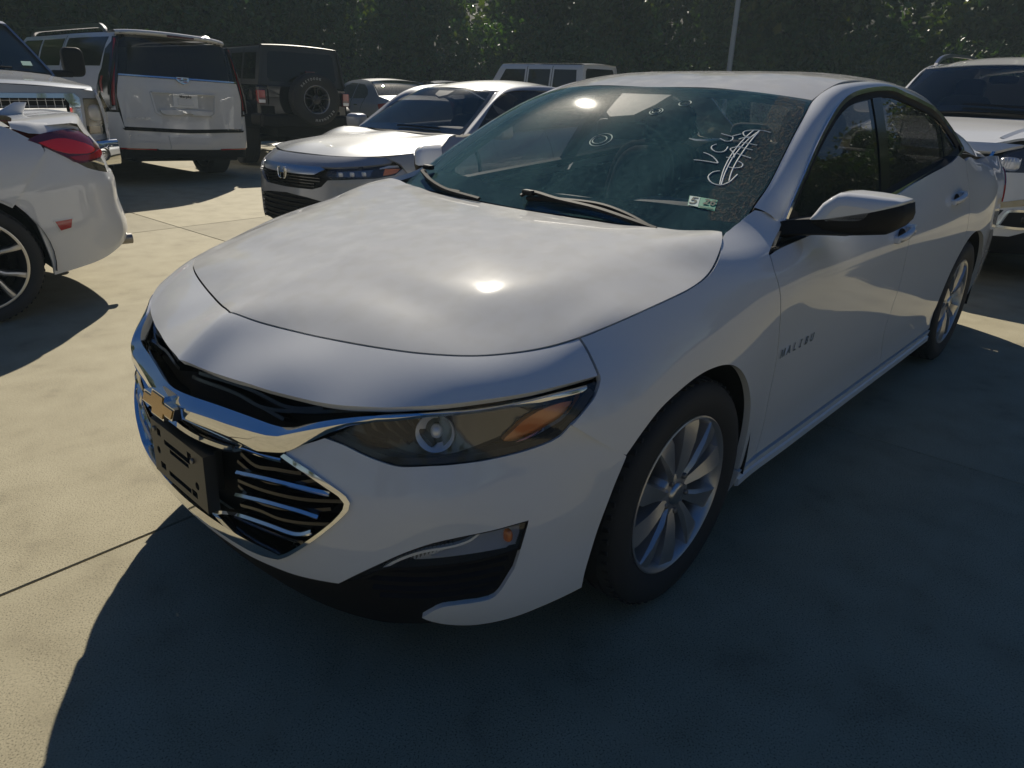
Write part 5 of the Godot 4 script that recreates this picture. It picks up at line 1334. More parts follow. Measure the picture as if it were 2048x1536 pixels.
func four_wheels(o: Node, z0: float, z1: float, x: float, R: float, w: float, rr: float, style: String, well := 1.16):
	for z in [z0, z1]:
		for s in [1.0, -1.0]:
			wheel(o, Vector3(x * s, R, z), s, R, w, rr, style)
			wheel_well(o, Vector3(0, R, z), R * well, (x - w * 1.2) * s, (x + w * 0.5) * s, R * 0.75)
func boxpart(o: Node, called: String, c: Vector3, s: Vector3, material: Material, bev := 0.01, bas := Basis()):
	var m := MB.new()
	m.box(c, s, bev, bas)
	return part(called, m, material, o)
func half(f: Field, a: Array, off := 0.0, thick := 0.01, step := 0.04) -> MB:
	var m := panel(f, pl(a), step, off, thick)
	m.add(m.mirrored())
	return m

func build_other_cars():
	grey_hatch()
	big_suv()
	rear_convertible()
	right_suv()
	pickup()
	var black := paint_mat(Color(0.012, 0.013, 0.015), 0.03, 0.0)
	off_roader(Vector3(-10.36, 0, -5.43), 258.6, "black boxy off-roader with a spare wheel on its tailgate", black, mat(Color(0.02, 0.021, 0.023), 0.55, 0.0, 0.5, 0.2), 0.03, 0.42)
	off_roader(Vector3(-9.70, 0, -12.64), 272.0, "white boxy off-roader seen side on beyond the grey car's roof", M.white, M.white, 0.0, 0.40)
	saloon(Vector3(-12.14, 0, -9.40), 255.0, "silver saloon parked beyond the black off-roader's spare wheel", paint_mat(Color(0.36, 0.37, 0.385), 0.03, 0.4))
	saloon(Vector3(-13.6, 0, -12.6), 255.0, "dark blue car with only its roof showing behind the silver saloon", paint_mat(Color(0.02, 0.03, 0.055), 0.03, 0.3))

func grey_hatch():
	var d: Dictionary = grey_car_data()
	var o := thing("grey_car", "grey car with a dark grille facing us, just past the white saloon's bonnet", "car", Vector3(-3.856, 0, -2.496), deg_to_rad(4.2174))
	var H: Field = d["H"]; var B: Field = d["B"]; var S: Field = d["S"]; var Wf: Field = d["W"]; var R: Field = d["R"]; var G: Field = d["G"]
	var paint := paint_mat(Color(0.30, 0.31, 0.325), 0.03, 0.45)
	var front := sm(pl([0.0, 0.757, 0.15, 0.755, 0.299, 0.742, 0.429, 0.699, 0.54, 0.645, 0.63, 0.60, 0.70, 0.55]))
	var side := sm(pl([0.70, 0.55, 0.78, 0.44, 0.825, 0.29, 0.84, 0.07, 0.828, -0.03, 0.80, -0.12, 0.765, -0.19]))
	var rear := sm(pl([0.765, -0.19, 0.73, -0.31, 0.66, -0.36, 0.5, -0.40, 0.3, -0.365, 0.15, -0.33, 0.0, -0.32]))
	var hh := join([front, side, rear])
	part("hood", panel(H, join([hh, rev(flipx(hh))]), 0.04, 0.0, 0.02, 0.002), paint, o)
	var nose := panel(B, join([pl([0.0, 0.735, 0.12, 0.735, 0.30, 0.738, 0.42, 0.742, 0.60, 0.757, 0.77, 0.776, 0.80, 0.80, 0.72, 0.822, 0.62, 0.817, 0.45, 0.815, 0.25, 0.815, 0.0, 0.814])]), 0.04, 0.0, 0.02)
	nose.add(nose.mirrored())
	part("nose_panel", nose, paint, o)
	var lower := half(B, [0.0, 0.56, 0.25, 0.565, 0.32, 0.59, 0.37, 0.645, 0.55, 0.66, 0.68, 0.668, 0.80, 0.69, 0.855, 0.735, 0.93, 0.70, 1.02, 0.60, 1.0, 0.45, 0.98, 0.22, 0.55, 0.22, 0.40, 0.25, 0.42, 0.42, 0.34, 0.475, 0.20, 0.50, 0.0, 0.515], 0.0, 0.02)
	part("front_bumper", lower, paint, o)
	part("grille_backing", half(B, [0.0, 0.73, 0.36, 0.735, 0.60, 0.74, 0.60, 0.66, 0.36, 0.64, 0.26, 0.56, 0.0, 0.55], -0.03, 0.0), M.void, o)
	part("lower_backing", half(B, [0.0, 0.52, 0.38, 0.49, 0.42, 0.40, 0.40, 0.24, 0.0, 0.21], -0.03, 0.0), M.void, o)
	part("garnish", half(B, [0.0, 0.675, 0.15, 0.675, 0.27, 0.68, 0.345, 0.722, 0.30, 0.7375, 0.0, 0.7345], 0.006, 0.03), M.satin, o)
	for y in [0.655, 0.632, 0.609, 0.586]:
		var a := PackedVector3Array()
		for k in 17: a.append(B.pos(lerpf(-0.31, 0.31, k / 16.0) * (1.0 if y > 0.62 else 0.86), y, -0.004))
		var m := MB.new()
		m.sweep(a, PackedVector3Array([Vector3(0, 0, 1)]), PackedVector2Array([Vector2(-0.006, -0.02), Vector2(-0.004, 0.004), Vector2(0.004, 0.004), Vector2(0.006, -0.02)]))
		part("grille_slat", m, M.black_gloss, o)
	for y in [0.475, 0.435, 0.395, 0.355, 0.315, 0.275]:
		var a := PackedVector3Array()
		for k in 17: a.append(B.pos(lerpf(-0.38, 0.38, k / 16.0), y, -0.004))
		var m := MB.new()
		m.sweep(a, PackedVector3Array([Vector3(0, 0, 1)]), PackedVector2Array([Vector2(-0.008, -0.02), Vector2(-0.005, 0.004), Vector2(0.005, 0.004), Vector2(0.008, -0.02)]))
		part("intake_slat", m, M.black_plastic, o)
	# badge: upright letter in a frame
	var bp := B.pos(-0.02, 0.672, 0.01)
	var bx := Transform3D(Basis(Vector3.RIGHT, -0.06), bp)
	var fr := MB.new()
	var ro := PackedVector2Array()
	for k in 28: ro.append(Vector2(0.056 * MB.sp(cos(TAU * k / 28), 0.5), 0.046 * MB.sp(sin(TAU * k / 28), 0.5)))
	for k in ro.size(): ro[k].x *= 1.0 + 0.12 * ro[k].y / 0.046
	var rp := PackedVector3Array()
	for q in ro: rp.append(bx * Vector3(q.x, q.y, 0.008))
	rp.append(rp[0]); rp.append(rp[1])
	fr.tube(rp, 0.0055, 6, false)
	for s in [-1.0, 1.0]:
		fr.prism(PackedVector2Array([Vector2(0.020 * s, -0.038), Vector2(0.031 * s, -0.038), Vector2(0.040 * s, 0.038), Vector2(0.026 * s, 0.038)]), 0.0, 0.012, bx, 0.002)
	fr.prism(PackedVector2Array([Vector2(-0.024, -0.010), Vector2(0.024, -0.010), Vector2(0.025, 0.004), Vector2(-0.025, 0.004)]), 0.0, 0.012, bx, 0.002)
	part("badge", fr, M.chrome, o)
	for s in [0, 1]:
		var hl := Node3D.new()
		hl.name = "headlight" if s == 0 else "headlight_001"
		o.add_child(hl, true)
		var put := func(nm: String, m: MB, mt: Material):
			part(nm, m if s == 0 else m.mirrored(), mt, hl)
		var loop := sm(pl([0.358, 0.69, 0.38, 0.724, 0.459, 0.738, 0.60, 0.748, 0.717, 0.757, 0.772, 0.775, 0.822, 0.772, 0.852, 0.737, 0.82, 0.699, 0.758, 0.681, 0.66, 0.671, 0.468, 0.66, 0.379, 0.655, 0.358, 0.69]), 0.03)
		put.call("housing", panel(B, loop, 0.04, -0.03, -0.03), M.black_gloss)
		put.call("lens", panel(B, loop, 0.04, 0.001, 0.0), M.lens)
		put.call("reflector", panel(B, pl([0.42, 0.675, 0.42, 0.722, 0.60, 0.737, 0.66, 0.742, 0.64, 0.685]), 0.04, -0.022, 0.0), mat(Color(0.20, 0.21, 0.22), 0.2, 0.8))
		for k in 3: 
			var lm := MB.new()
			lm.pillow(B.pos(0.45 + k * 0.075, 0.698 + 0.004 * k, -0.018), Vector3(0.045, 0.034, 0.02), 0.5)
			put.call("lamp_unit", lm, M.silver_lamp)
		put.call("amber_reflector", panel(B, pl([0.735, 0.745, 0.845, 0.742, 0.82, 0.71, 0.775, 0.698, 0.725, 0.69]), 0.04, -0.018, 0.01), M.amber)
		put.call("running_strip", panel(B, pl([0.70, 0.748, 0.76, 0.764, 0.825, 0.764, 0.835, 0.752, 0.76, 0.75, 0.70, 0.741]), 0.04, -0.008, 0.01), M.silver_lamp)
	# sides: fender with the bonnet line, doors, tail
	var low := [0.34, 0.62, 0.40, 0.70, 0.45, 0.77, 0.55, 0.825, 0.44, 0.836, 0.294, 0.846, 0.10, 0.853, 0.0, 0.866, -0.08, 0.90, -0.15, 0.938, -0.22, 0.955, -0.40, 0.945, -0.46, 0.24, -0.37, 0.24]
	both("front_fender", panel(S, join([pl(low), rev(pl(arc(0, 0.33, 0.37, 0.25)))]), 0.05, 0.0, 0.02, 0.002), paint, o)
	loops(o, "front_door", S, [-0.465, 0.945, -1.55, 0.98, -1.55, 0.24, -0.465, 0.24], paint, 0.0, 0.02)
	both("rear_door", panel(S, join([pl([-1.555, 0.98, -2.45, 1.0, -2.40, 0.68]), pl(arc(-2.73, 0.33, 0.37, 0.25)).slice(0, 6), pl([-2.35, 0.24, -1.555, 0.24])]), 0.05, 0.0, 0.02, 0.002), paint, o)
	both("rear_quarter", panel(S, join([pl([-2.455, 1.0, -3.45, 1.0, -3.5, 0.3, -3.1, 0.25]), rev(pl(arc(-2.73, 0.33, 0.37, 0.25)))]), 0.05, 0.0, 0.02), paint, o)
	part("inner_body", both_box([Vector3(0, 0.52, 0.15), Vector3(1.30, 0.5, 1.1), Vector3(0, 0.5, -1.5), Vector3(1.66, 0.62, 1.9), Vector3(0, 0.6, -3.0), Vector3(1.3, 0.7, 0.9)]), M.void, o)
	# cabin
	var wsh := join([sm(pl([0.0, -1.005, 0.2, -1.01, 0.4, -1.045, 0.515, -1.10])), pl([0.59, -0.90, 0.66, -0.62, 0.70, -0.42]), sm(pl([0.69, -0.40, 0.5, -0.375, 0.3, -0.335, 0.0, -0.30]))])
	var scr: Node = part("windscreen", panel(Wf, join([wsh, rev(flipx(wsh))]), 0.06, 0.0, 0.0), M.glass, o)
	var inn := join([sm(pl([0.0, -0.975, 0.2, -0.98, 0.4, -1.01, 0.49, -1.04])), pl([0.555, -0.88, 0.615, -0.64, 0.64, -0.49]), sm(pl([0.62, -0.47, 0.4, -0.44, 0.0, -0.40]))])
	var rg := panel(Wf, join([wsh, rev(inn)]), 0.06, -0.004, 0.0)
	rg.add(rg.mirrored())
	part("black_border", rg, M.black_gloss, scr)
	part("sensor_housing", panel(Wf, pl([-0.12, -0.985, 0.10, -0.985, 0.08, -0.88, 0.0, -0.84, -0.09, -0.88]), 0.05, -0.01, 0.02), M.black_plastic, scr)
	var rf := join([sm(pl([0.0, -1.0, 0.2, -1.008, 0.4, -1.042, 0.515, -1.105])), sm(pl([0.515, -1.105, 0.548, -1.5, 0.545, -2.0, 0.50, -2.48])), pl([0.0, -2.5])])
	part("roof", panel(R, join([rf, rev(flipx(rf))]), 0.06, 0.0, 0.01), paint, o)
	var A := resample(sm3([Vector3(0.705, 0.955, -0.42), Vector3(0.665, 1.075, -0.62), Vector3(0.595, 1.228, -0.90), Vector3(0.522, 1.323, -1.12), Vector3(0.55, 1.372, -1.5), Vector3(0.548, 1.366, -2.0), Vector3(0.50, 1.29, -2.5), Vector3(0.56, 1.12, -3.0)], 0.05), 40)
	var D := resample(sm3([G.pos(-0.50, 0.955), G.pos(-0.66, 1.075), G.pos(-0.90, 1.245), G.pos(-1.12, 1.32), G.pos(-1.5, 1.335), G.pos(-2.0, 1.31), G.pos(-2.45, 1.17), Vector3(0.74, 1.0, -3.0)], 0.05), 40)
	var rows := []
	for k in 7:
		var t := k / 6.0
		var row := PackedVector3Array()
		for i in 40:
			var out := Vector3(0.55, 0.75, 0) * 0.35 * A[i].distance_to(D[i])
			row.append(A[i].lerp(D[i], t) + out * t * (1 - t) * 2.2)
		rows.append(row)
	var rail := MB.new()
	rail.grid(rows)
	fix_out(rail, Vector3(0, 0.9, -1.6))
	both("roof_rail", rail, paint, o)
	loops(o, "side_window", G, [-0.50, 0.95, -0.66, 1.07, -0.90, 1.24, -1.12, 1.315, -1.5, 1.33, -2.0, 1.305, -2.45, 1.165, -2.65, 1.03, -1.5, 0.985], M.glass_dark, -0.004, 0.0)
	part("back_window", cap(S, [-2.5, 1.30, -3.05, 1.06], 0.03, 0.22), M.glass_dark, o)
	part("boot_lid", cap(S, [-3.0, 1.06, -3.45, 1.02, -3.55, 0.8, -3.55, 0.35], 0.02, 0.06), paint, o)
	part("cowl", half(Wf, [0.0, -0.31, 0.3, -0.34, 0.5, -0.38, 0.69, -0.40, 0.72, -0.30, 0.6, -0.26, 0.0, -0.2], -0.03, 0.0), M.black_plastic, o)
	var wm := MB.new()
	wm.sweep(on(Wf, sm(pl([0.45, -0.40, 0.2, -0.365, -0.05, -0.345])), 0.015), PackedVector3Array([Vector3.UP]), PackedVector2Array([Vector2(-0.008, -0.004), Vector2(0, 0.01), Vector2(0.008, -0.004)]))
	part("wiper", wm, M.black_plastic, o)
	var dash := MB.new()
	dash.grid([PackedVector3Array([Vector3(-0.68, 0.93, -0.42), Vector3(0, 0.94, -0.36), Vector3(0.68, 0.93, -0.42)]), PackedVector3Array([Vector3(-0.68, 0.94, -0.7), Vector3(0, 0.95, -0.7), Vector3(0.68, 0.97, -0.7)]), PackedVector3Array([Vector3(-0.68, 0.6, -0.8), Vector3(0, 0.6, -0.8), Vector3(0.68, 0.6, -0.8)])])
	fix_out(dash, Vector3(0, 0.5, -0.4))
	part("dashboard", dash, M.dash, o)
	var hump := MB.new()
	hump.pillow(Vector3(0.36, 0.95, -0.68), Vector3(0.42, 0.12, 0.26), 0.6)
	part("instrument_hood", hump, M.dash, o)
	for x in [0.36, -0.36]:
		var m := MB.new()
		m.pillow(Vector3(x, 0.76, -1.6), Vector3(0.5, 0.65, 0.18), 0.45, Basis(Vector3.RIGHT, -0.35))
		m.pillow(Vector3(x, 1.15, -1.74), Vector3(0.26, 0.18, 0.12), 0.5, Basis(Vector3.RIGHT, -0.35))
		part("front_seat", m, M.cloth, o)
	for s in [0, 1]:
		var m := MB.new()
		m.pillow(Vector3(0.98, 1.0, -0.62), Vector3(0.22, 0.15, 0.16), 0.55)
		m.tube(PackedVector3Array([Vector3(0.78, 0.94, -0.62), Vector3(0.92, 0.98, -0.62)]), 0.025)
		part("door_mirror", m if s == 0 else m.mirrored(), paint, o)
	four_wheels(o, 0.0, -2.73, 0.775, 0.325, 0.215, 0.222, "plain")

func both_box(a: Array) -> MB:
	var m := MB.new()
	for k in range(0, a.size(), 2): m.box(a[k], a[k + 1], 0.02)
	return m

func big_suv():
	var d: Dictionary = big_suv_data()
	var o := thing("large_suv", "large white sport utility vehicle seen from behind, with tall thin red tail lights", "suv", Vector3(-9.748, 0, -2.79), deg_to_rad(92.4))
	o.rotation.z = -0.045
	var B: Field = d["B"]; var S: Field = d["S"]
	var paint := paint_mat(Color(0.66, 0.65, 0.62), 0.03, 0.0)
	part("tailgate", half(B, [0.0, 1.342, 0.53, 1.342, 0.556, 1.114, 0.53, 0.735, 0.0, 0.715], 0.0, 0.02), paint, o)
	part("chrome_strip", half(B, [0.0, 1.346, 0.53, 1.346, 0.528, 1.366, 0.0, 1.366], 0.012, 0.02), M.chrome, o)
	part("back_window", half(B, [0.0, 1.37, 0.53, 1.37, 0.525, 1.5, 0.50, 1.76, 0.46, 1.805, 0.25, 1.825, 0.0, 1.83], -0.004, 0.0), M.glass_dark, o)
	part("recess", half(B, [0.0, 1.165, 0.295, 1.165, 0.27, 0.93, 0.22, 0.885, 0.0, 0.88], 0.0025, 0.0), mat(Color(0.50, 0.49, 0.46), 0.5, 0.0, 0.6), o)
	part("recess_top", half(B, [0.0, 1.165, 0.295, 1.165, 0.30, 1.178, 0.0, 1.178], 0.022, 0.02), paint, o)
	part("recess_side", half(B, [0.295, 1.165, 0.31, 1.17, 0.285, 0.92, 0.235, 0.875, 0.22, 0.888, 0.268, 0.93], 0.012, 0.012), paint, o)
	part("handle_bar", half(B, [0.0, 0.918, 0.045, 0.918, 0.06, 0.898, 0.20, 0.895, 0.235, 0.915, 0.245, 0.955, 0.0, 0.965], 0.03, 0.03), paint, o)
	boxpart(o, "number_plate", Vector3(0.0, 1.075, B.pos(0, 1.075).z + 0.018), Vector3(0.34, 0.165, 0.012), M.plate, 0.004)
	boxpart(o, "plate_frame", Vector3(0.0, 1.152, B.pos(0, 1.075).z + 0.026), Vector3(0.345, 0.022, 0.006), M.satin, 0.002)
	boxpart(o, "plate_insert", Vector3(0.0, 1.065, B.pos(0, 1.075).z + 0.0255), Vector3(0.22, 0.085, 0.004), mat(Color(0.55, 0.56, 0.56), 0.15), 0.002)
	var dm := part("dealer_name", text_mesh("Murphy", 0.042, 0.002, "Droid Serif"), M.void, o)
	dm.position = Vector3(0.0, 1.135, B.pos(0, 1.1).z + 0.032)
	var lt := part("model_lettering", text_mesh("ESCALADE", 0.056, 0.006), M.satin, o)
	var a0 := -0.42
	var nn := B.nor(a0, 0.845)
	var xa := Vector3.UP.cross(nn).normalized()
	lt.transform = Transform3D(Basis(xa * 1.25, nn.cross(xa) * 0.75, nn), B.pos(a0, 0.842, 0.004))
	# shield badge
	var sh := PackedVector2Array([Vector2(-0.085, 0.042), Vector2(0.085, 0.042), Vector2(0.092, 0.0), Vector2(0.06, -0.03), Vector2(0, -0.052), Vector2(-0.06, -0.03), Vector2(-0.092, 0.0)])
	var bt := Transform3D(Basis(Vector3.RIGHT, -0.1), B.pos(0, 1.33, 0.012))
	var m := MB.new()
	m.prism(sh, 0.0, 0.022, bt, 0.004)
	part("badge", m, M.chrome, o)
	for e in [[-0.05, 0.020, 0.05, 0.014, Color(0.25, 0.02, 0.02)], [0.03, 0.020, 0.05, 0.014, Color(0.30, 0.20, 0.05)], [0.0, 0.0, 0.10, 0.010, Color(0.02, 0.02, 0.03)], [0.03, -0.018, 0.05, 0.012, Color(0.25, 0.02, 0.02)], [-0.03, -0.018, 0.04, 0.012, Color(0.5, 0.5, 0.5)]]:
		m = MB.new()
		m.box(bt * Vector3(e[0], e[1], 0.023), Vector3(e[2], e[3], 0.004), 0.0, bt.basis)
		part("badge_field", m, mat(e[4], 0.3), o)
	for s in [0, 1]:
		var tl := Node3D.new()
		tl.name = "tail_light" if s == 0 else "tail_light_001"
		o.add_child(tl, true)
		var put := func(nm: String, mm: MB, mt: Material):
			part(nm, mm if s == 0 else mm.mirrored(), mt, tl)
		put.call("housing", panel(B, pl([0.503, 1.80, 0.545, 1.80, 0.60, 1.37, 0.625, 1.114, 0.625, 0.925, 0.56, 0.92, 0.557, 1.114, 0.535, 1.36, 0.527, 1.5]), 0.05, 0.006, 0.02), mat(Color(0.02, 0.012, 0.014), 0.12, 0.0, 1.0))
		put.call("red_strip", panel(B, pl([0.520, 1.78, 0.535, 1.78, 0.575, 1.36, 0.60, 1.114, 0.60, 0.99, 0.573, 0.99, 0.570, 1.114, 0.552, 1.36]), 0.05, 0.011, 0.006), M.red)
		put.call("reverse_lamp", panel(B, pl([0.575, 0.975, 0.605, 0.975, 0.605, 0.935, 0.575, 0.935]), 0.05, 0.011, 0.006), M.silver_lamp)
		put.call("side_cover", panel(S, pl([0.985, 1.80, 0.80, 1.651, 0.775, 1.42, 0.735, 1.345, 0.735, 1.234, 0.85, 1.10, 0.98, 0.95, 1.06, 0.95, 1.06, 1.5, 1.02, 1.80]), 0.05, 0.006, 0.02), M.black_gloss)
		put.call("side_strip", panel(S, pl([0.80, 1.33, 0.785, 1.25, 0.86, 1.13, 0.895, 1.13, 0.84, 1.26, 0.845, 1.33]), 0.05, 0.011, 0.006), M.red)
	part("rear_bumper", half(B, [0.0, 0.665, 0.53, 0.69, 0.53, 0.72, 0.555, 0.905, 0.63, 0.905, 0.72, 0.88, 0.80, 0.75, 0.80, 0.52, 0.63, 0.475, 0.30, 0.465, 0.29, 0.455, 0.0, 0.455], 0.012, 0.03), paint, o)
	part("bumper_step", half(B, [0.0, 0.665, 0.53, 0.69, 0.545, 0.715, 0.0, 0.71], 0.02, 0.03), M.black_plastic, o)
	part("tow_cover", half(B, [0.0, 0.63, 0.20, 0.63, 0.185, 0.46, 0.0, 0.455], 0.022, 0.02), paint, o)
	loops(o, "reflector", B, [0.31, 0.472, 0.58, 0.482, 0.58, 0.455, 0.31, 0.445], M.red, 0.008)
	part("valance", half(B, [0.0, 0.46, 0.62, 0.47, 0.62, 0.34, 0.0, 0.34], -0.01, 0.05), M.black_plastic, o)
	for th in [-0.5, -0.44, -0.1, 0.3, 0.5]:
		m = MB.new()
		m.pillow(B.pos(th, 0.63, 0.012), Vector3(0.022, 0.022, 0.008), 0.8)
		part("parking_sensor", m, M.satin, o)
	# sides
	var side := join([pl([0.76, 0.5, 0.70, 1.2, 0.72, 1.36, 0.80, 1.50, 0.90, 1.80, 0.92, 1.86, -2.3, 1.86, -3.0, 1.28, -4.1, 1.15, -4.2, 0.5, -3.43, 0.42]), rev(pl(arc(-2.95, 0.42, 0.48, 0.42))), pl([-2.45, 0.40, -0.49, 0.40]), rev(pl(arc(0.0, 0.42, 0.48, 0.42)))])
	both("body_side", panel(S, side, 0.06, 0.0, 0.02), paint, o)
	for e in [[0.72, 1.45, 0.80, 1.80, -0.42, 1.80, -0.50, 1.45], [-0.62, 1.45, -0.58, 1.80, -1.45, 1.80, -1.50, 1.45], [-1.58, 1.45, -1.53, 1.80, -2.2, 1.80, -2.75, 1.45]]:
		loops(o, "side_window", S, e, M.black_gloss, 0.004, 0.006)
	loops(o, "door_seam", S, [-0.54, 0.45, -0.53, 1.84, -0.536, 1.84, -0.546, 0.45], M.void, 0.003, 0.003)
	part("roof", cap(S, [1.0, 1.845, 0.90, 1.862, 0.0, 1.875, -1.5, 1.875, -2.3, 1.85], 0.035), paint, o)
	part("roof_spoiler", spoiler(B), paint, o)
	boxpart(o, "high_brake_light", Vector3(0.06, 1.868, 1.066), Vector3(0.36, 0.022, 0.03), M.red_dark, 0.006)
	part("windscreen", cap(S, [-2.3, 1.85, -3.0, 1.27], 0.03), M.glass_dark, o)
	part("hood", cap(S, [-3.0, 1.27, -4.1, 1.15, -4.22, 0.9, -4.22, 0.45], 0.04), paint, o)
	for s in [0, 1]:
		m = MB.new()
		var rp := sm3([Vector3(0.70, 1.885, 0.62), Vector3(0.70, 1.945, 0.50), Vector3(0.70, 1.955, 0.2), Vector3(0.70, 1.955, -1.2), Vector3(0.70, 1.945, -1.9), Vector3(0.70, 1.88, -2.1)], 0.1)
		m.sweep(rp, PackedVector3Array([Vector3.UP]), PackedVector2Array([Vector2(-0.022, -0.035), Vector2(-0.018, 0.02), Vector2(0.018, 0.02), Vector2(0.022, -0.035)]))
		part("roof_rail", m if s == 0 else m.mirrored(), M.satin, o)
	part("underbody", both_box([Vector3(0, 0.42, 0.55), Vector3(1.5, 0.25, 1.0), Vector3(0, 0.55, -1.6), Vector3(1.6, 0.4, 4.6)]), M.void, o)
	m = MB.new()
	m.tube(PackedVector3Array([Vector3(-0.62, 0.40, 0.4), Vector3(-0.66, 0.38, 0.95)]), 0.04, 12)
	part("exhaust", m, M.steel, o)
	four_wheels(o, 0.0, -2.95, 0.86, 0.41, 0.285, 0.285, "plain")
func spoiler(B: Field) -> MB:
	var rows := []
	for e in [[1.862, 0.80], [1.893, 0.92], [1.895, 1.03], [1.87, 1.07], [1.838, 1.045], [1.835, 0.95]]:
		var row := PackedVector3Array()
		for i in 21:
			var x := lerpf(-1, 1, i / 20.0)
			row.append(Vector3(x * 0.725, e[0] + 0.02 * (1 - x * x) - 0.012 * pow(absf(x), 6), e[1] - 0.11 * x * x * x * x))
		rows.append(row)
	var m := MB.new()
	m.grid(rows)
	fix_out(m, Vector3(0, 1.862, 0.95))
	return m

func rear_convertible():
	var d: Dictionary = rear_car_data()
	var o := thing("white_convertible", "white car at the left edge, its red tail light, fin aerial and black wheel showing", "car", Vector3(-4.127, 0, 0.738), deg_to_rad(177.7))
	var B: Field = d["B"]; var S: Field = d["S"]
	var paint: Material = M.white
	var bump := sm(pl([0.909, 0.24, 0.793, 0.261, 0.679, 0.287, 0.556, 0.332, 0.414, 0.376, 0.2, 0.385, 0.0, 0.385]))
	var bl := join([bump, sm(pl([0.0, 0.80, 0.30, 0.795, 0.51, 0.797, 0.633, 0.832, 0.681, 0.867, 0.73, 0.912, 0.79, 0.972])), sm(pl([0.796, 0.953, 0.899, 0.829, 1.005, 0.676])), pl([0.97, 0.62, 0.94, 0.55, 0.925, 0.43, 0.912, 0.32])])
	var bm := panel(B, bl, 0.03, 0.0, 0.02)
	bm.add(bm.mirrored())
	part("rear_bumper", bm, paint, o)
	var lamp := sm(pl([0.832, 1.012, 0.77, 1.038, 0.70, 1.052, 0.598, 1.060, 0.507, 1.050, 0.470, 1.02, 0.465, 0.957, 0.50, 0.905, 0.54, 0.885, 0.574, 0.880, 0.685, 0.873, 0.733, 0.916, 0.80, 0.985, 0.832, 1.012]), 0.03)
	for s in [0, 1]:
		var tl := Node3D.new()
		tl.name = "tail_light" if s == 0 else "tail_light_001"
		o.add_child(tl, true)
		var put := func(nm: String, mm: MB, mt: Material):
			part(nm, mm if s == 0 else mm.mirrored(), mt, tl)
		put.call("housing", panel(B, lamp, 0.03, 0.006, 0.02), M.red_dark)
		put.call("bright_lens", panel(B, sm(pl([0.80, 0.995, 0.70, 1.012, 0.62, 0.985, 0.56, 0.945, 0.60, 0.922, 0.70, 0.928, 0.76, 0.955, 0.80, 0.995])), 0.03, 0.012, 0.006), mat(Color(0.80, 0.016, 0.012), 0.15, 0.0, 1.0))
		put.call("lower_lens", panel(B, sm(pl([0.715, 0.912, 0.60, 0.917, 0.51, 0.935, 0.49, 0.92, 0.53, 0.895, 0.60, 0.888, 0.68, 0.884, 0.715, 0.912])), 0.03, 0.012, 0.006), M.red)
		put.call("reverse_lens", panel(B, pl([0.505, 1.01, 0.475, 1.0, 0.478, 0.955, 0.505, 0.945, 0.52, 0.975]), 0.03, 0.012, 0.006), M.silver_lamp)
	loops(o, "side_reflector", B, [0.868, 0.556, 0.797, 0.560, 0.809, 0.510, 0.853, 0.500], M.red, 0.006)
	loops(o, "reflector_surround", B, [0.875, 0.562, 0.79, 0.567, 0.805, 0.503, 0.857, 0.492], paint, 0.003)
	# quarter and door
	var ap := PackedVector2Array()
	for k in 21:
		var an := lerpf(PI + 0.28, 0.885, k / 20.0)
		ap.append(Vector2(0.395 * cos(an), 0.35 + 0.395 * sin(an)))
	var q := join([sm(pl([0.268, 0.676, 0.387, 0.829, 0.49, 0.95])), pl([0.48, 0.99, 0.40, 1.045, 0.357, 1.075]), sm(pl([0.32, 1.09, 0.0, 1.085, -0.6, 1.03, -1.4, 0.98])), pl([-1.4, 0.22, -0.38, 0.22]), ap])
	both("rear_quarter", panel(S, q, 0.04, 0.0, 0.02), paint, o)
	loops(o, "door", S, [-1.405, 0.98, -2.45, 0.95, -2.45, 0.22, -1.405, 0.22], paint, 0.0, 0.02)
	both("front_fender", panel(S, join([pl([-2.455, 0.95, -3.35, 0.82, -3.5, 0.6, -3.45, 0.25, -3.1, 0.24]), rev(pl(arc(-2.695, 0.35, 0.395, 0.24)))]), 0.05, 0.0, 0.02), paint, o)
	# boot lid with its lip
	var rows := []
	for e in [[0.36, 1.115, 0.72], [0.50, 1.130, 0.71], [0.62, 1.138, 0.685], [0.70, 1.142, 0.65], [0.74, 1.135, 0.625], [0.755, 1.11, 0.60], [0.775, 1.05, 0.585], [0.83, 0.95, 0.585], [0.86, 0.86, 0.585], [0.87, 0.80, 0.585]]:
		var row := PackedVector3Array()
		for i in 25:
			var x := lerpf(-1, 1, i / 24.0)
			row.append(Vector3(x * e[2], e[1] - 0.045 * pow(absf(x), 5) * (1.0 if e[1] > 1.1 else 0.3), e[0] + 0.12 * (1 - x * x)))
		rows.append(row)
	var m := MB.new()
	m.grid(rows)
	fix_out(m, Vector3(0, 0.85, 0.3))
	part("boot_lid", m, paint, o)
	var sh := MB.new()
	rows = []
	for k in 12:
		var t := k / 11.0
		var row := PackedVector3Array()
		for e in [[0.36, 1.078, 0.765, 1.112, 0.715], [0.44, 1.05, 0.775, 1.115, 0.70], [0.50, 1.045, 0.765, 1.105, 0.685], [0.60, 1.05, 0.70, 1.10, 0.64], [0.68, 1.05, 0.63, 1.09, 0.60], [0.75, 1.04, 0.60, 1.07, 0.59]]:
			row.append(Vector3(lerpf(e[2], e[4], t), lerpf(e[1], e[3], t) + 0.012 * sin(PI * t), e[0]))
		rows.append(row)
	sh.grid(rows)
	fix_out(sh, Vector3(0.3, 0.7, 0.2))
	both("rear_shoulder", sh, paint, o)
	# folded top cover and cabin
	part("deck", cap(S, [0.36, 1.085, 0.0, 1.09, -0.35, 1.06, -0.4, 0.95], 0.04), paint, o)
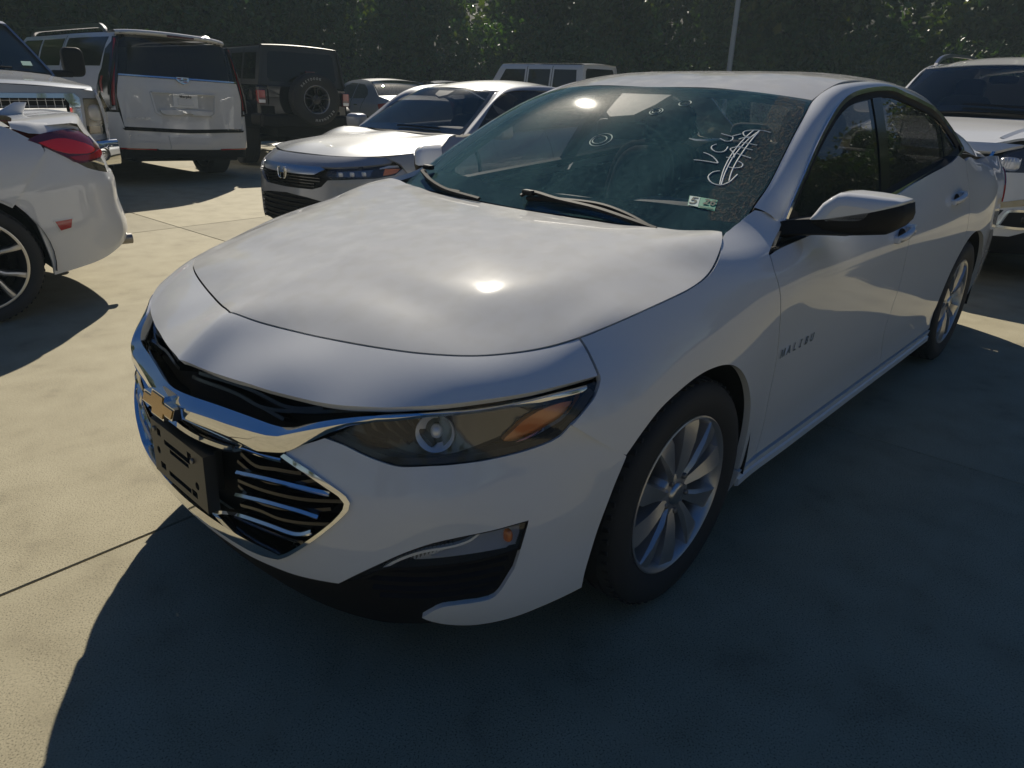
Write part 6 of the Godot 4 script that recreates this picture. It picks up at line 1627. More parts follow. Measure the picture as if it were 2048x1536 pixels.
	part("cabin_tub", both_box([Vector3(0, 0.6, -1.3), Vector3(1.5, 0.5, 1.9), Vector3(0, 0.5, 0.2), Vector3(1.2, 0.5, 0.9), Vector3(0, 0.55, -2.8), Vector3(1.3, 0.4, 1.0)]), M.void, o)
	for x in [0.38, -0.38]:
		m = MB.new()
		m.pillow(Vector3(x, 0.85, -0.75), Vector3(0.5, 0.7, 0.2), 0.45, Basis(Vector3.RIGHT, 0.3))
		m.pillow(Vector3(x, 1.2, -0.66), Vector3(0.27, 0.2, 0.12), 0.5, Basis(Vector3.RIGHT, 0.3))
		part("seat", m, M.cloth, o)
	part("windscreen", cap(S, [-1.45, 1.36, -2.1, 0.99], 0.03, 0.12), M.glass, o)
	part("hood", cap(S, [-2.1, 0.97, -3.35, 0.80, -3.5, 0.6, -3.5, 0.3], 0.04), paint, o)
	# shark fin aerial
	m = MB.new()
	rows = []
	for e in [[0.0, 1.0], [0.35, 0.8], [0.7, 0.55], [0.95, 0.3], [1.0, 0.0]]:
		var row := PackedVector3Array()
		for k in 17:
			var an := TAU * k / 16
			row.append(Vector3(0.030 * e[1] * cos(an), 1.118 + 0.078 * e[0] , lerpf(0.50 + 0.09 * e[0], 0.50 + 0.02 * e[0], 0.0) + 0.085 * lerpf(1.0, 0.42, e[0]) * sin(an) * (1.0 if e[1] > 0 else 0.9)))
		rows.append(row)
	m.grid(rows, false, false)
	fix_out(m, Vector3(0, 1.14, 0.53))
	part("fin_aerial", m, paint, o)
	m = MB.new()
	m.tube(PackedVector3Array([Vector3(0.55, 0.35, 0.6), Vector3(0.56, 0.345, 0.95)]), 0.035, 14)
	both("exhaust", m, M.steel, o)
	four_wheels(o, 0.0, -2.695, 0.785, 0.352, 0.245, 0.266, "black_twist")

func right_suv():
	var d: Dictionary = right_suv_data()
	var o := thing("white_suv", "white sport utility vehicle with roof bars, facing us behind the white saloon's boot", "suv", Vector3(0.113, 0, -5.805), deg_to_rad(1.64))
	var B: Field = d["B"]; var S: Field = d["S"]; var H: Field = d["H"]; var Wf: Field = d["W"]; var R: Field = d["R"]
	var paint: Material = M.white
	var hh := join([sm(pl([0.0, 0.845, 0.178, 0.823, 0.279, 0.801, 0.347, 0.762, 0.416, 0.67, 0.491, 0.56, 0.60, 0.47, 0.72, 0.40])), sm(pl([0.72, 0.40, 0.83, 0.1, 0.85, -0.2, 0.83, -0.42])), sm(pl([0.82, -0.45, 0.5, -0.43, 0.2, -0.455, 0.0, -0.46]))])
	part("hood", panel(H, join([hh, rev(flipx(hh))]), 0.05, 0.0, 0.02), paint, o)
	var crease := MB.new()
	crease.sweep(on(H, sm(pl([0.36, 0.62, 0.44, 0.3, 0.52, 0.0])), 0.0), PackedVector3Array([Vector3.UP]), PackedVector2Array([Vector2(-0.03, -0.002), Vector2(0.0, 0.012), Vector2(0.012, -0.002)]))
	both("hood_crease", crease, paint, o)
	part("front_skin", half(B, [0.0, 0.86, 0.30, 0.862, 0.47, 0.87, 0.62, 0.90, 0.80, 0.96, 0.98, 0.85, 1.0, 0.6, 0.98, 0.40, 0.55, 0.445, 0.48, 0.41, 0.0, 0.40], 0.0, 0.03), paint, o)
	part("nose", half(B, [0.0, 1.0, 0.314, 1.0, 0.385, 1.03, 0.46, 1.055, 0.34, 1.06, 0.0, 1.06], 0.004, 0.03), paint, o)
	part("grille_backing", half(B, [0.0, 0.992, 0.314, 0.992, 0.28, 0.90, 0.0, 0.88], -0.02, 0.0), M.void, o)
	for y in [0.965, 0.935, 0.905]:
		var a := PackedVector3Array()
		for k in 15: a.append(B.pos(lerpf(-0.29, 0.29, k / 14.0), y, 0.0))
		var m := MB.new()
		m.sweep(a, PackedVector3Array([Vector3(0, 0, 1)]), PackedVector2Array([Vector2(-0.005, -0.02), Vector2(-0.004, 0.003), Vector2(0.004, 0.003), Vector2(0.005, -0.02)]))
		part("grille_slat", m, M.black_gloss, o)
	loops(o, "grille_edge", B, [0.300, 1.0, 0.318, 1.0, 0.282, 0.895, 0.0, 0.878, 0.0, 0.889, 0.270, 0.905], M.chrome, 0.008)
	for s in [0, 1]:
		var hl := Node3D.new()
		hl.name = "headlight" if s == 0 else "headlight_001"
		o.add_child(hl, true)
		var put := func(nm: String, mm: MB, mt: Material):
			part(nm, mm if s == 0 else mm.mirrored(), mt, hl)
		var lp := sm(pl([0.304, 0.87, 0.322, 0.927, 0.34, 0.971, 0.385, 1.012, 0.457, 1.045, 0.60, 1.06, 0.74, 1.03, 0.78, 0.98, 0.66, 0.915, 0.47, 0.875, 0.368, 0.863, 0.304, 0.87]), 0.04)
		put.call("housing", panel(B, lp, 0.05, -0.035, -0.035), M.alloy_dark)
		put.call("lens", panel(B, lp, 0.05, 0.004, 0.0), M.lens)
		for e in [[0.40, 0.935, 0.14], [0.53, 0.965, 0.13]]:
			var m := MB.new()
			m.pillow(B.pos(e[0], e[1], -0.04), Vector3(e[2], 0.10, 0.06), 0.7)
			for k in 7:
				m.box(B.pos(e[0] - 0.05 + 0.016 * k, e[1], -0.008), Vector3(0.006, 0.07, 0.01), 0.002)
			put.call("reflector", m, M.silver_lamp)
	loops(o, "indicator", B, [0.357, 0.644, 0.503, 0.685, 0.62, 0.70, 0.62, 0.655, 0.512, 0.637, 0.363, 0.606], mat(Color(0.45, 0.36, 0.22), 0.2, 0.3, 1.0), 0.006)
	loops(o, "lower_intake", B, [0.0, 0.60, 0.42, 0.60, 0.365, 0.472, 0.0, 0.465], M.void, 0.004)
	loops(o, "fog_recess", B, [0.45, 0.585, 0.64, 0.60, 0.62, 0.47, 0.42, 0.48], M.black_plastic, 0.005)
	var fq := sm(pl([0.366, 0.470, 0.402, 0.484, 0.44, 0.590, 0.519, 0.600, 0.66, 0.60]), 0.03)
	var fm := MB.new()
	fm.sweep(on(B, fq, 0.008), nors(B, fq), PackedVector2Array([Vector2(-0.011, -0.01), Vector2(-0.009, 0.006), Vector2(0.009, 0.006), Vector2(0.011, -0.01)]))
	fq = sm(pl([0.402, 0.482, 0.56, 0.476, 0.64, 0.55]), 0.03)
	fm.sweep(on(B, fq, 0.008), nors(B, fq), PackedVector2Array([Vector2(-0.011, -0.01), Vector2(-0.009, 0.006), Vector2(0.009, 0.006), Vector2(0.011, -0.01)]))
	both("fog_surround", fm, M.chrome, o)
	fm = MB.new()
	fm.pillow(B.pos(0.53, 0.535, 0.0), Vector3(0.08, 0.07, 0.03), 0.8)
	both("fog_lamp", fm, M.black_gloss, o)
	part("lower_edge", half(B, [0.0, 0.40, 0.48, 0.41, 0.55, 0.44, 0.9, 0.40, 0.85, 0.27, 0.0, 0.25], -0.01, 0.05), M.black_plastic, o)
	var side := join([pl([0.42, 0.42, 0.44, 0.7, 0.40, 0.98, 0.20, 1.09, -0.2, 1.13, -0.45, 1.18, -0.50, 1.20, -1.17, 1.62, -1.8, 1.69, -3.0, 1.69, -3.85, 1.60, -3.95, 0.4, -3.4, 0.36]), rev(pl(arc(-2.95, 0.37, 0.43, 0.36))), pl([-2.5, 0.33, -0.45, 0.33]), rev(pl(arc(0.0, 0.37, 0.43, 0.36)))])
	both("body_side", panel(S, side, 0.06, 0.0, 0.02), paint, o)
	for e in [[-0.72, 1.22, -1.20, 1.57, -1.85, 1.62, -1.90, 1.22], [-1.97, 1.22, -1.92, 1.62, -2.8, 1.62, -2.9, 1.22], [-3.0, 1.22, -2.92, 1.61, -3.6, 1.56, -3.7, 1.22]]:
		loops(o, "side_window", S, e, M.glass_dark, 0.004, 0.004)
	var wsh := join([sm(pl([0.0, -1.04, 0.35, -1.055, 0.6, -1.12, 0.70, -1.165])), pl([0.76, -0.8, 0.80, -0.52]), sm(pl([0.79, -0.48, 0.5, -0.42, 0.0, -0.40]))])
	var scr: Node = part("windscreen", panel(Wf, join([wsh, rev(flipx(wsh))]), 0.08, 0.0, 0.0), M.glass_tint, o)
	var inn := join([sm(pl([0.0, -0.99, 0.35, -1.0, 0.6, -1.06])), pl([0.70, -0.80, 0.735, -0.58]), sm(pl([0.70, -0.55, 0.5, -0.50, 0.0, -0.48]))])
	var rg := panel(Wf, join([wsh, rev(inn)]), 0.08, -0.005, 0.0)
	rg.add(rg.mirrored())
	part("black_border", rg, M.black_gloss, scr)
	var rf := join([sm(pl([0.0, -1.035, 0.35, -1.05, 0.6, -1.115, 0.70, -1.17])), sm(pl([0.70, -1.17, 0.69, -1.8, 0.68, -3.0, 0.66, -3.85])), pl([0.0, -3.95])])
	part("roof", panel(R, join([rf, rev(flipx(rf))]), 0.08, 0.0, 0.01), paint, o)
	var A := resample(sm3([Vector3(0.805, 1.21, -0.48), Vector3(0.762, 1.405, -0.8), Vector3(0.71, 1.625, -1.17), Vector3(0.70, 1.692, -1.8), Vector3(0.69, 1.69, -3.0), Vector3(0.67, 1.61, -3.85)], 0.06), 30)
	var D := resample(sm3([S.pos(-0.52, 1.18), S.pos(-0.84, 1.36), S.pos(-1.22, 1.575), S.pos(-1.8, 1.63), S.pos(-3.0, 1.62), S.pos(-3.8, 1.55)], 0.06), 30)
	var rows := []
	for k in 6:
		var t := k / 5.0
		var row := PackedVector3Array()
		for i in 30: row.append(A[i].lerp(D[i], t) + Vector3(0.03, 0.025, 0) * t * (1 - t) * 3 + Vector3(0.004, 0.0, 0))
		rows.append(row)
	var rail := MB.new()
	rail.grid(rows)
	fix_out(rail, Vector3(0, 1.1, -1.9))
	both("pillar_rail", rail, paint, o)
	for s in [0, 1]:
		var m := MB.new()
		m.sweep(sm3([Vector3(0.66, 1.672, -1.33), Vector3(0.665, 1.73, -1.48), Vector3(0.665, 1.768, -1.75), Vector3(0.66, 1.785, -2.2), Vector3(0.65, 1.785, -3.0), Vector3(0.64, 1.70, -3.6)], 0.08), PackedVector3Array([Vector3.UP]), PackedVector2Array([Vector2(-0.022, -0.014), Vector2(-0.014, 0.016), Vector2(0.014, 0.016), Vector2(0.022, -0.014)]))
		part("roof_bar", m if s == 0 else m.mirrored(), M.satin, o)
		m = MB.new()
		m.pillow(Vector3(1.06, 1.30, -0.72), Vector3(0.24, 0.18, 0.16), 0.5)
		m.box(Vector3(0.93, 1.24, -0.70), Vector3(0.16, 0.05, 0.08), 0.02)
		part("door_mirror", m if s == 0 else m.mirrored(), paint, o)
	var wm := MB.new()
	wm.sweep(on(Wf, sm(pl([-0.16, -0.46, 0.2, -0.445, 0.55, -0.47])), 0.02), PackedVector3Array([Vector3.UP]), PackedVector2Array([Vector2(-0.010, -0.004), Vector2(0, 0.014), Vector2(0.010, -0.004)]))
	part("wiper", wm, M.black_plastic, o)
	var ins := MB.new()
	ins.pillow(Vector3(0.02, 1.53, -0.98), Vector3(0.24, 0.07, 0.04), 0.5)
	part("inside_mirror", ins, M.black_plastic, o)
	part("cowl", half(Wf, [0.0, -0.42, 0.5, -0.44, 0.8, -0.5, 0.82, -0.42, 0.5, -0.36, 0.0, -0.34], -0.03, 0.0), M.black_plastic, o)
	var dash := MB.new()
	dash.grid([PackedVector3Array([Vector3(-0.8, 1.17, -0.50), Vector3(0, 1.18, -0.46), Vector3(0.8, 1.17, -0.50)]), PackedVector3Array([Vector3(-0.8, 1.19, -0.85), Vector3(0, 1.20, -0.85), Vector3(0.8, 1.21, -0.85)]), PackedVector3Array([Vector3(-0.8, 0.8, -0.95), Vector3(0, 0.8, -0.95), Vector3(0.8, 0.8, -0.95)])])
	fix_out(dash, Vector3(0, 0.7, -0.5))
	part("dashboard", dash, M.dash, o)
	for x in [0.4, -0.4]:
		var m := MB.new()
		m.pillow(Vector3(x, 1.05, -1.7), Vector3(0.52, 0.7, 0.2), 0.45, Basis(Vector3.RIGHT, -0.3))
		m.pillow(Vector3(x, 1.45, -1.84), Vector3(0.28, 0.2, 0.12), 0.5, Basis(Vector3.RIGHT, -0.3))
		part("front_seat", m, M.cloth, o)
	part("inner_body", both_box([Vector3(0, 0.68, -0.05), Vector3(1.2, 0.55, 1.5), Vector3(0, 0.6, -1.6), Vector3(1.7, 0.5, 1.9), Vector3(0, 0.85, -3.4), Vector3(1.4, 0.9, 0.8)]), M.void, o)
	part("tailgate", cap(S, [-3.85, 1.62, -3.95, 1.1, -3.97, 0.4], 0.0, 0.02), paint, o)
	four_wheels(o, 0.0, -2.95, 0.84, 0.37, 0.255, 0.25, "plain")

func pickup():
	var o := thing("pickup_truck", "silver blue pickup truck with a mesh grille and chrome bumper behind the white convertible", "pickup truck", Vector3(-7.10, 0, -0.166), deg_to_rad(88.0))
	var paint := paint_mat(Color(0.34, 0.36, 0.39), 0.03, 0.45)
	var prof := [0.4, 0.93, 0.6, 0.965, 0.85, 0.98, 1.05, 0.975, 1.2, 0.945, 1.3, 0.90, 1.45, 0.85, 1.65, 0.78, 1.85, 0.70, 1.92, 0.64]
	var S := Fn.new(0, func(z: float, y: float): return tab(prof, y) - (0.10 * pow(maxf(0.0, z - 0.55) / 0.4, 2.0)))
	var F := Fn.new(3, func(x: float, y: float): return 0.965 - 0.10 * pow(absf(x) / 0.9, 3.0) - 0.10 * maxf(0.0, y - 1.12) , 1.0)
	# bonnet, screen, cab, bed
	part("hood", cap(S, [0.90, 1.235, 0.80, 1.265, 0.3, 1.30, -0.45, 1.36], 0.055, 0.02), paint, o)
	part("hood_front", half(F, [0.0, 1.20, 0.66, 1.20, 0.72, 1.17, 0.90, 1.17, 0.84, 1.25, 0.0, 1.29], 0.0, 0.02), paint, o)
	var scr: Node = part("windscreen", cap(S, [-0.46, 1.385, -0.8, 1.60, -1.18, 1.84], 0.03, 0.06), M.glass, o)
	part("roof", cap(S, [-1.15, 1.86, -1.3, 1.90, -2.2, 1.91, -3.0, 1.88], 0.03), paint, o)
	part("cab_back", cap(S, [-3.0, 1.86, -3.08, 1.2], 0.0), M.glass_dark, o)
	var side := join([pl([0.86, 0.62, 0.90, 0.85, 0.90, 1.20, 0.80, 1.245, -0.45, 1.33, -0.62, 1.345, -3.05, 1.34, -4.9, 1.34, -4.9, 0.6, -4.1, 0.55]), rev(pl(arc(-3.6, 0.40, 0.47, 0.50))), pl([-3.05, 0.5, -0.55, 0.5]), rev(pl(arc(0.0, 0.40, 0.48, 0.52)))])
	both("body_side", panel(S, side, 0.06, 0.0, 0.02), paint, o)
	both("cab_side", panel(S, pl([-0.45, 1.33, -0.50, 1.40, -1.16, 1.85, -1.3, 1.89, -2.95, 1.88, -3.05, 1.34]), 0.06, 0.0, 0.02), paint, o)
	loops(o, "side_window", S, [-0.78, 1.40, -1.28, 1.78, -1.95, 1.80, -1.95, 1.40], M.glass_dark, 0.004, 0.004)
	loops(o, "side_window", S, [-2.05, 1.40, -2.05, 1.80, -2.8, 1.79, -2.85, 1.40], M.glass_dark, 0.004, 0.004)
	# grille
	part("grille_backing", half(F, [0.0, 1.17, 0.62, 1.17, 0.60, 0.83, 0.0, 0.83], -0.05, 0.0), M.void, o)
	part("grille_frame", half(F, [0.0, 1.21, 0.66, 1.21, 0.70, 1.17, 0.68, 0.80, 0.0, 0.80, 0.0, 0.83, 0.585, 0.83, 0.60, 1.13, 0.57, 1.17, 0.0, 1.17], 0.012, 0.06), M.chrome, o)
	part("grille_shell", half(F, [0.66, 1.20, 0.73, 1.17, 0.71, 0.83, 0.66, 0.83], 0.004, 0.04), M.alloy, o)
	for k in 17:
		var x := lerpf(-0.56, 0.56, k / 16.0)
		boxpart(o, "grille_wire", Vector3(x, 1.0, F.at(x, 1.0) - 0.03), Vector3(0.005, 0.33, 0.006), M.satin, 0.001)
	for k in 7:
		var m := MB.new()
		var y := lerpf(0.86, 1.15, k / 6.0)
		var a := PackedVector3Array()
		for i in 9:
			var x := lerpf(-0.58, 0.58, i / 8.0)
			a.append(Vector3(x, y, F.at(x, y) - 0.028))
		m.tube(a, 0.003, 5)
		part("grille_wire", m, M.satin, o)
	for y in [0.90, 1.06]:
		var m := MB.new()
		var a := PackedVector3Array()
		for i in 11:
			var x := lerpf(-0.57, 0.57, i / 10.0)
			a.append(Vector3(x, y, F.at(x, y) - 0.005))
		m.sweep(a, PackedVector3Array([Vector3(0, 0, 1)]), PackedVector2Array([Vector2(-0.03, -0.01), Vector2(-0.025, 0.012), Vector2(0.025, 0.012), Vector2(0.03, -0.01)]))
		part("grille_bar", m, M.chrome, o)
	for s in [0, 1]:
		var hl := Node3D.new()
		hl.name = "headlight" if s == 0 else "headlight_001"
		o.add_child(hl, true)
		var put := func(nm: String, mm: MB, mt: Material):
			part(nm, mm if s == 0 else mm.mirrored(), mt, hl)
		put.call("housing", panel(F, pl([0.74, 1.165, 0.90, 1.16, 0.935, 1.13, 0.93, 0.94, 0.865, 0.93, 0.86, 0.85, 0.745, 0.85]), 0.05, -0.045, -0.045), mat(Color(0.28, 0.25, 0.19), 0.25, 0.6))
		put.call("lens", panel(F, pl([0.74, 1.165, 0.90, 1.16, 0.935, 1.13, 0.93, 0.94, 0.865, 0.93, 0.86, 0.85, 0.745, 0.85]), 0.05, 0.004, 0.0), pane(Color(0.42, 0.36, 0.22), 0.30, 0.05))
		var m := MB.new()
		m.pillow(Vector3(0.83, 1.04, F.at(0.83, 1.04) - 0.035), Vector3(0.13, 0.15, 0.05), 0.8)
		put.call("reflector", m, M.silver_lamp)
		put.call("indicator", panel(F, pl([0.75, 0.92, 0.855, 0.92, 0.855, 0.86, 0.75, 0.86]), 0.05, -0.02, 0.01), mat(Color(0.5, 0.38, 0.22), 0.3))
	# bumper
	var bm := MB.new()
	var rows := []
	for e in [[0.80, -0.05], [0.80, 0.05], [0.77, 0.085], [0.62, 0.085], [0.57, 0.06], [0.55, -0.02]]:
		var row := PackedVector3Array()
		for i in 33:
			var x := lerpf(-0.97, 0.97, i / 32.0)
			row.append(Vector3(x, e[0], 0.965 + e[1] - 0.13 * pow(absf(x) / 0.97, 4.0)))
		rows.append(row)
	bm.grid(rows)
	fix_out(bm, Vector3(0, 0.68, 0.5))
	part("front_bumper", bm, M.chrome, o)
	part("bumper_fill", half(F, [0.0, 0.83, 0.90, 0.85, 0.90, 0.79, 0.0, 0.79], -0.02, 0.05), paint, o)
	part("air_dam", both_box([Vector3(0, 0.47, 0.78), Vector3(1.7, 0.18, 0.12)]), M.black_plastic, o)
	for s in [0, 1]:
		var m := MB.new()
		var c := Vector3(0.80, 0.67, 0.965 + 0.082 - 0.13 * pow(0.8 / 0.97, 4.0))
		m.lathe(PackedVector2Array([Vector2(-0.01, 0.064), Vector2(0.012, 0.062), Vector2(0.012, 0.054), Vector2(-0.002, 0.050), Vector2(-0.004, 0.0)]), 28)
		var m2 := MB.new()
		m2.add(m, Transform3D(Basis(Vector3.UP, -PI / 2 + 0.25), c))
		refix(m2)
		part("fog_lamp", m2 if s == 0 else m2.mirrored(), M.alloy_dark, o)
		m = MB.new()
		m.pillow(Vector3(1.12, 1.50, -0.62), Vector3(0.22, 0.30, 0.12), 0.5)
		m.box(Vector3(0.99, 1.38, -0.60), Vector3(0.22, 0.07, 0.09), 0.02)
		part("door_mirror", m if s == 0 else m.mirrored(), M.black_plastic, o)
	var wm := MB.new()
	wm.tube(PackedVector3Array([Vector3(-0.5, 1.43, -0.45), Vector3(0.0, 1.44, -0.43), Vector3(0.5, 1.425, -0.45)]), 0.012, 6)
	part("wiper", wm, M.black_plastic, o)
	boxpart(scr, "sticker", Vector3(0.66, 1.47, -0.545), Vector3(0.09, 0.07, 0.004), mat(Color(0.35, 0.62, 0.45), 0.5), 0.0, Basis(Vector3.RIGHT, -0.95))
	part("inner_body", both_box([Vector3(0, 0.85, 0.15), Vector3(1.3, 0.6, 1.2), Vector3(0, 0.85, -1.9), Vector3(1.75, 0.7, 2.5), Vector3(0, 0.8, -4.0), Vector3(1.2, 0.6, 1.6)]), M.void, o)
	var dash := MB.new()
	dash.grid([PackedVector3Array([Vector3(-0.8, 1.36, -0.52), Vector3(0, 1.37, -0.5), Vector3(0.8, 1.36, -0.52)]), PackedVector3Array([Vector3(-0.8, 1.37, -0.9), Vector3(0, 1.38, -0.9), Vector3(0.8, 1.38, -0.9)]), PackedVector3Array([Vector3(-0.8, 1.0, -0.95), Vector3(0, 1.0, -0.95), Vector3(0.8, 1.0, -0.95)])])
	fix_out(dash, Vector3(0, 0.9, -0.6))
	part("dashboard", dash, M.dash, o)
	for x in [0.42, -0.42]:
		var m := MB.new()
		m.pillow(Vector3(x, 1.25, -1.75), Vector3(0.55, 0.7, 0.2), 0.45, Basis(Vector3.RIGHT, -0.25))
		m.pillow(Vector3(x, 1.66, -1.85), Vector3(0.28, 0.2, 0.12), 0.5, Basis(Vector3.RIGHT, -0.25))
		part("front_seat", m, M.cloth, o)
	four_wheels(o, 0.0, -3.6, 0.86, 0.40, 0.265, 0.235, "plain")

func off_roader(at: Vector3, deg: float, label: String, paint: Material, top: Material, roll: float, R: float):
	var o := thing("off_roader", label, "off-roader", at, deg_to_rad(deg))
	o.rotation.z = roll
	var y0 := R - 0.42
	var P := func(x, y, z) -> Vector3: return Vector3(x, y + y0, z)
	# tub, hard top, bonnet
	boxpart(o, "tub", P.call(0, 1.00, 0.50), Vector3(1.54, 0.56, 2.5), paint, 0.04)
	boxpart(o, "door", P.call(0.745, 1.0, 1.45), Vector3(0.10, 0.52, 0.95), paint, 0.03)
	boxpart(o, "door", P.call(-0.745, 1.0, 1.45), Vector3(0.10, 0.52, 0.95), paint, 0.03)
	boxpart(o, "door", P.call(0.748, 1.0, 0.58), Vector3(0.10, 0.52, 0.72), paint, 0.03)
	boxpart(o, "door", P.call(-0.748, 1.0, 0.58), Vector3(0.10, 0.52, 0.72), paint, 0.03)
	var S := Fn.new(0, func(z: float, y: float): return 0.745 - 0.17 * (y - y0 - 1.28) - 0.05 * pow(maxf(0.0, (y - y0 - 1.78) / 0.12), 2.0))
	var Bk := Fn.new(3, func(x: float, y: float): return -0.755 + 0.10 * (y - y0 - 1.28) + 0.04 * pow(absf(x) / 0.72, 6.0), -1.0)
	var sh := func(a: Array) -> Array:
		var b := a.duplicate()
		for k in range(1, b.size(), 2): b[k] += y0
		return b
	both("hard_top_side", panel(S, pl(sh.call([-0.755, 1.28, -0.71, 1.86, 1.75, 1.88, 2.15, 1.28])), 0.06, 0.0, 0.03), top, o)
	part("roof", cap(S, sh.call([-0.70, 1.855, -0.60, 1.885, 0.5, 1.895, 1.6, 1.895, 1.76, 1.875]), 0.022, 0.0), top, o)
	part("hard_top_back", half(Bk, sh.call([0.0, 1.28, 0.735, 1.28, 0.655, 1.86, 0.0, 1.885]), 0.0, 0.03), top, o)
	part("back_window", half(Bk, sh.call([0.0, 1.34, 0.54, 1.34, 0.58, 1.40, 0.545, 1.74, 0.50, 1.79, 0.0, 1.79]), 0.006, 0.006), M.black_gloss, o)
	for e in [[-0.58, 1.36, -0.53, 1.76, 0.10, 1.77, 0.10, 1.36], [0.22, 1.36, 0.22, 1.77, 0.86, 1.77, 0.86, 1.36], [0.98, 1.36, 0.98, 1.77, 1.60, 1.77, 1.86, 1.36]]:
		both("side_window", panel(S, pl(sh.call(e)), 0.06, 0.006, 0.006), M.glass_dark, o)
	for z in [0.16, 0.92]:
		both("door_edge", panel(S, pl(sh.call([z - 0.006, 1.30, z - 0.006, 1.84, z + 0.006, 1.84, z + 0.006, 1.30])), 0.1, 0.004, 0.004), M.void, o)
	part("windscreen", cap(S, sh.call([1.77, 1.86, 2.05, 1.32]), 0.0, 0.05), M.glass_dark, o)
	boxpart(o, "hood", P.call(0, 1.14, 2.55), Vector3(1.3, 0.28, 1.1), paint, 0.06)
	boxpart(o, "front_bumper", P.call(0, 0.72, 3.3), Vector3(1.7, 0.2, 0.2), M.black_plastic, 0.03)
	boxpart(o, "tailgate", P.call(0.05, 1.02, -0.76), Vector3(1.10, 0.52, 0.03), paint, 0.01)
	boxpart(o, "hinge", P.call(-0.54, 1.15, -0.785), Vector3(0.14, 0.05, 0.03), M.black_plastic, 0.008)
	boxpart(o, "hinge", P.call(-0.54, 0.88, -0.785), Vector3(0.14, 0.05, 0.03), M.black_plastic, 0.008)
	for s in [1.0, -1.0]:
		boxpart(o, "tail_light", P.call(0.715 * s, 1.10, -0.785), Vector3(0.13, 0.22, 0.08), M.red_dark, 0.012)
		boxpart(o, "light_lens", P.call(0.715 * s, 1.14, -0.828), Vector3(0.10, 0.11, 0.008), M.red, 0.003)
		boxpart(o, "side_lens", P.call(0.784 * s, 1.11, -0.785), Vector3(0.006, 0.16, 0.05), M.red, 0.002)
		boxpart(o, "reverse_lens", P.call(0.715 * s, 1.03, -0.828), Vector3(0.10, 0.05, 0.008), M.silver_lamp, 0.003)
		for z in [0.0, 2.55]:
			var fl := MB.new()
			var pts := sm3([P.call(0.83 * s, 0.62, z - 0.62), P.call(0.83 * s, 0.86, z - 0.48), P.call(0.83 * s, 0.98, z - 0.25), P.call(0.83 * s, 1.0, z + 0.2), P.call(0.83 * s, 0.92, z + 0.45), P.call(0.83 * s, 0.66, z + 0.60)], 0.06)
			fl.sweep(pts, PackedVector3Array([Vector3.UP]), PackedVector2Array([Vector2(-0.12, -0.03), Vector2(-0.12, 0.02), Vector2(0.12, 0.02), Vector2(0.12, -0.03)]))
			part("wheel_flare", fl, M.black_plastic, o)
	boxpart(o, "rear_bumper", P.call(0, 0.74, -0.93), Vector3(1.60, 0.20, 0.20), M.black_plastic, 0.03)
	for s in [1.0, -1.0]:
		boxpart(o, "bumper_end", P.call(0.80 * s, 0.76, -0.85), Vector3(0.14, 0.17, 0.26), M.black_plastic, 0.03, Basis(Vector3.UP, 0.5 * s))
		boxpart(o, "bumper_lamp", P.call(0.55 * s, 0.74, -1.034), Vector3(0.28, 0.09, 0.012), M.void, 0.004)
	var fc := MB.new()
	fc.lathe(PackedVector2Array([Vector2(0.0, 0.085), Vector2(0.022, 0.083), Vector2(0.026, 0.072), Vector2(0.020, 0.06), Vector2(0.022, 0.0)]), 28)
	refix(fc)
	var fo := part("fuel_cap", fc, M.black_plastic, o)
	fo.position = P.call(0.77, 1.12, -0.48)
	boxpart(o, "number_plate_carrier", P.call(0.62, 0.90, -0.775), Vector3(0.22, 0.13, 0.03), M.black_plastic, 0.01)
	# spare wheel
	var sp := wheel(o, P.call(-0.09, 1.09, -1.0), 1.0, 0.405, 0.26, 0.215, "jeep")
	sp.name = "spare_wheel"
	sp.rotation.y = PI / 2
	for e in [["GOODYEAR", 0.35], ["WRANGLER", 3.6]]:
		for i in e[0].length():
			var an: float = e[1] + (i - 3.5) * 0.155
			var lt := part("tyre_letter", text_mesh(e[0][i], 0.052, 0.003, "Droid Sans", true), mat(Color(0.38, 0.38, 0.36), 0.8), sp)
			var rad := Vector3(0, cos(an), sin(an))
			var tang := Vector3.RIGHT.cross(rad)
			lt.transform = Transform3D(Basis(-tang * -1.0, rad, Vector3.RIGHT), Vector3(0.138, 0, 0) + rad * 0.318)
			lt.transform.basis = Basis(rad.cross(Vector3.RIGHT), rad, Vector3.RIGHT)
	boxpart(o, "high_brake_light", P.call(-0.09, 1.50, -0.86), Vector3(0.17, 0.05, 0.03), M.red_dark, 0.008)
	boxpart(o, "light_stalk", P.call(-0.09, 1.40, -0.86), Vector3(0.05, 0.2, 0.02), M.black_plastic, 0.006)
	boxpart(o, "chassis", P.call(0, 0.60, 1.2), Vector3(1.0, 0.25, 4.0), M.void, 0.03)
	var ax := MB.new()
	ax.tube(PackedVector3Array([P.call(-0.7, 0.42, 0), P.call(0.7, 0.42, 0)]), 0.06, 12)
	ax.pillow(P.call(0, 0.42, 0), Vector3(0.26, 0.28, 0.26), 0.8)
	part("rear_axle", ax, M.void, o)
	for z in [0.0, 2.55]:
		for s in [1.0, -1.0]: wheel(o, Vector3(0.80 * s, R, z), s, R, 0.28, 0.22, "jeep")

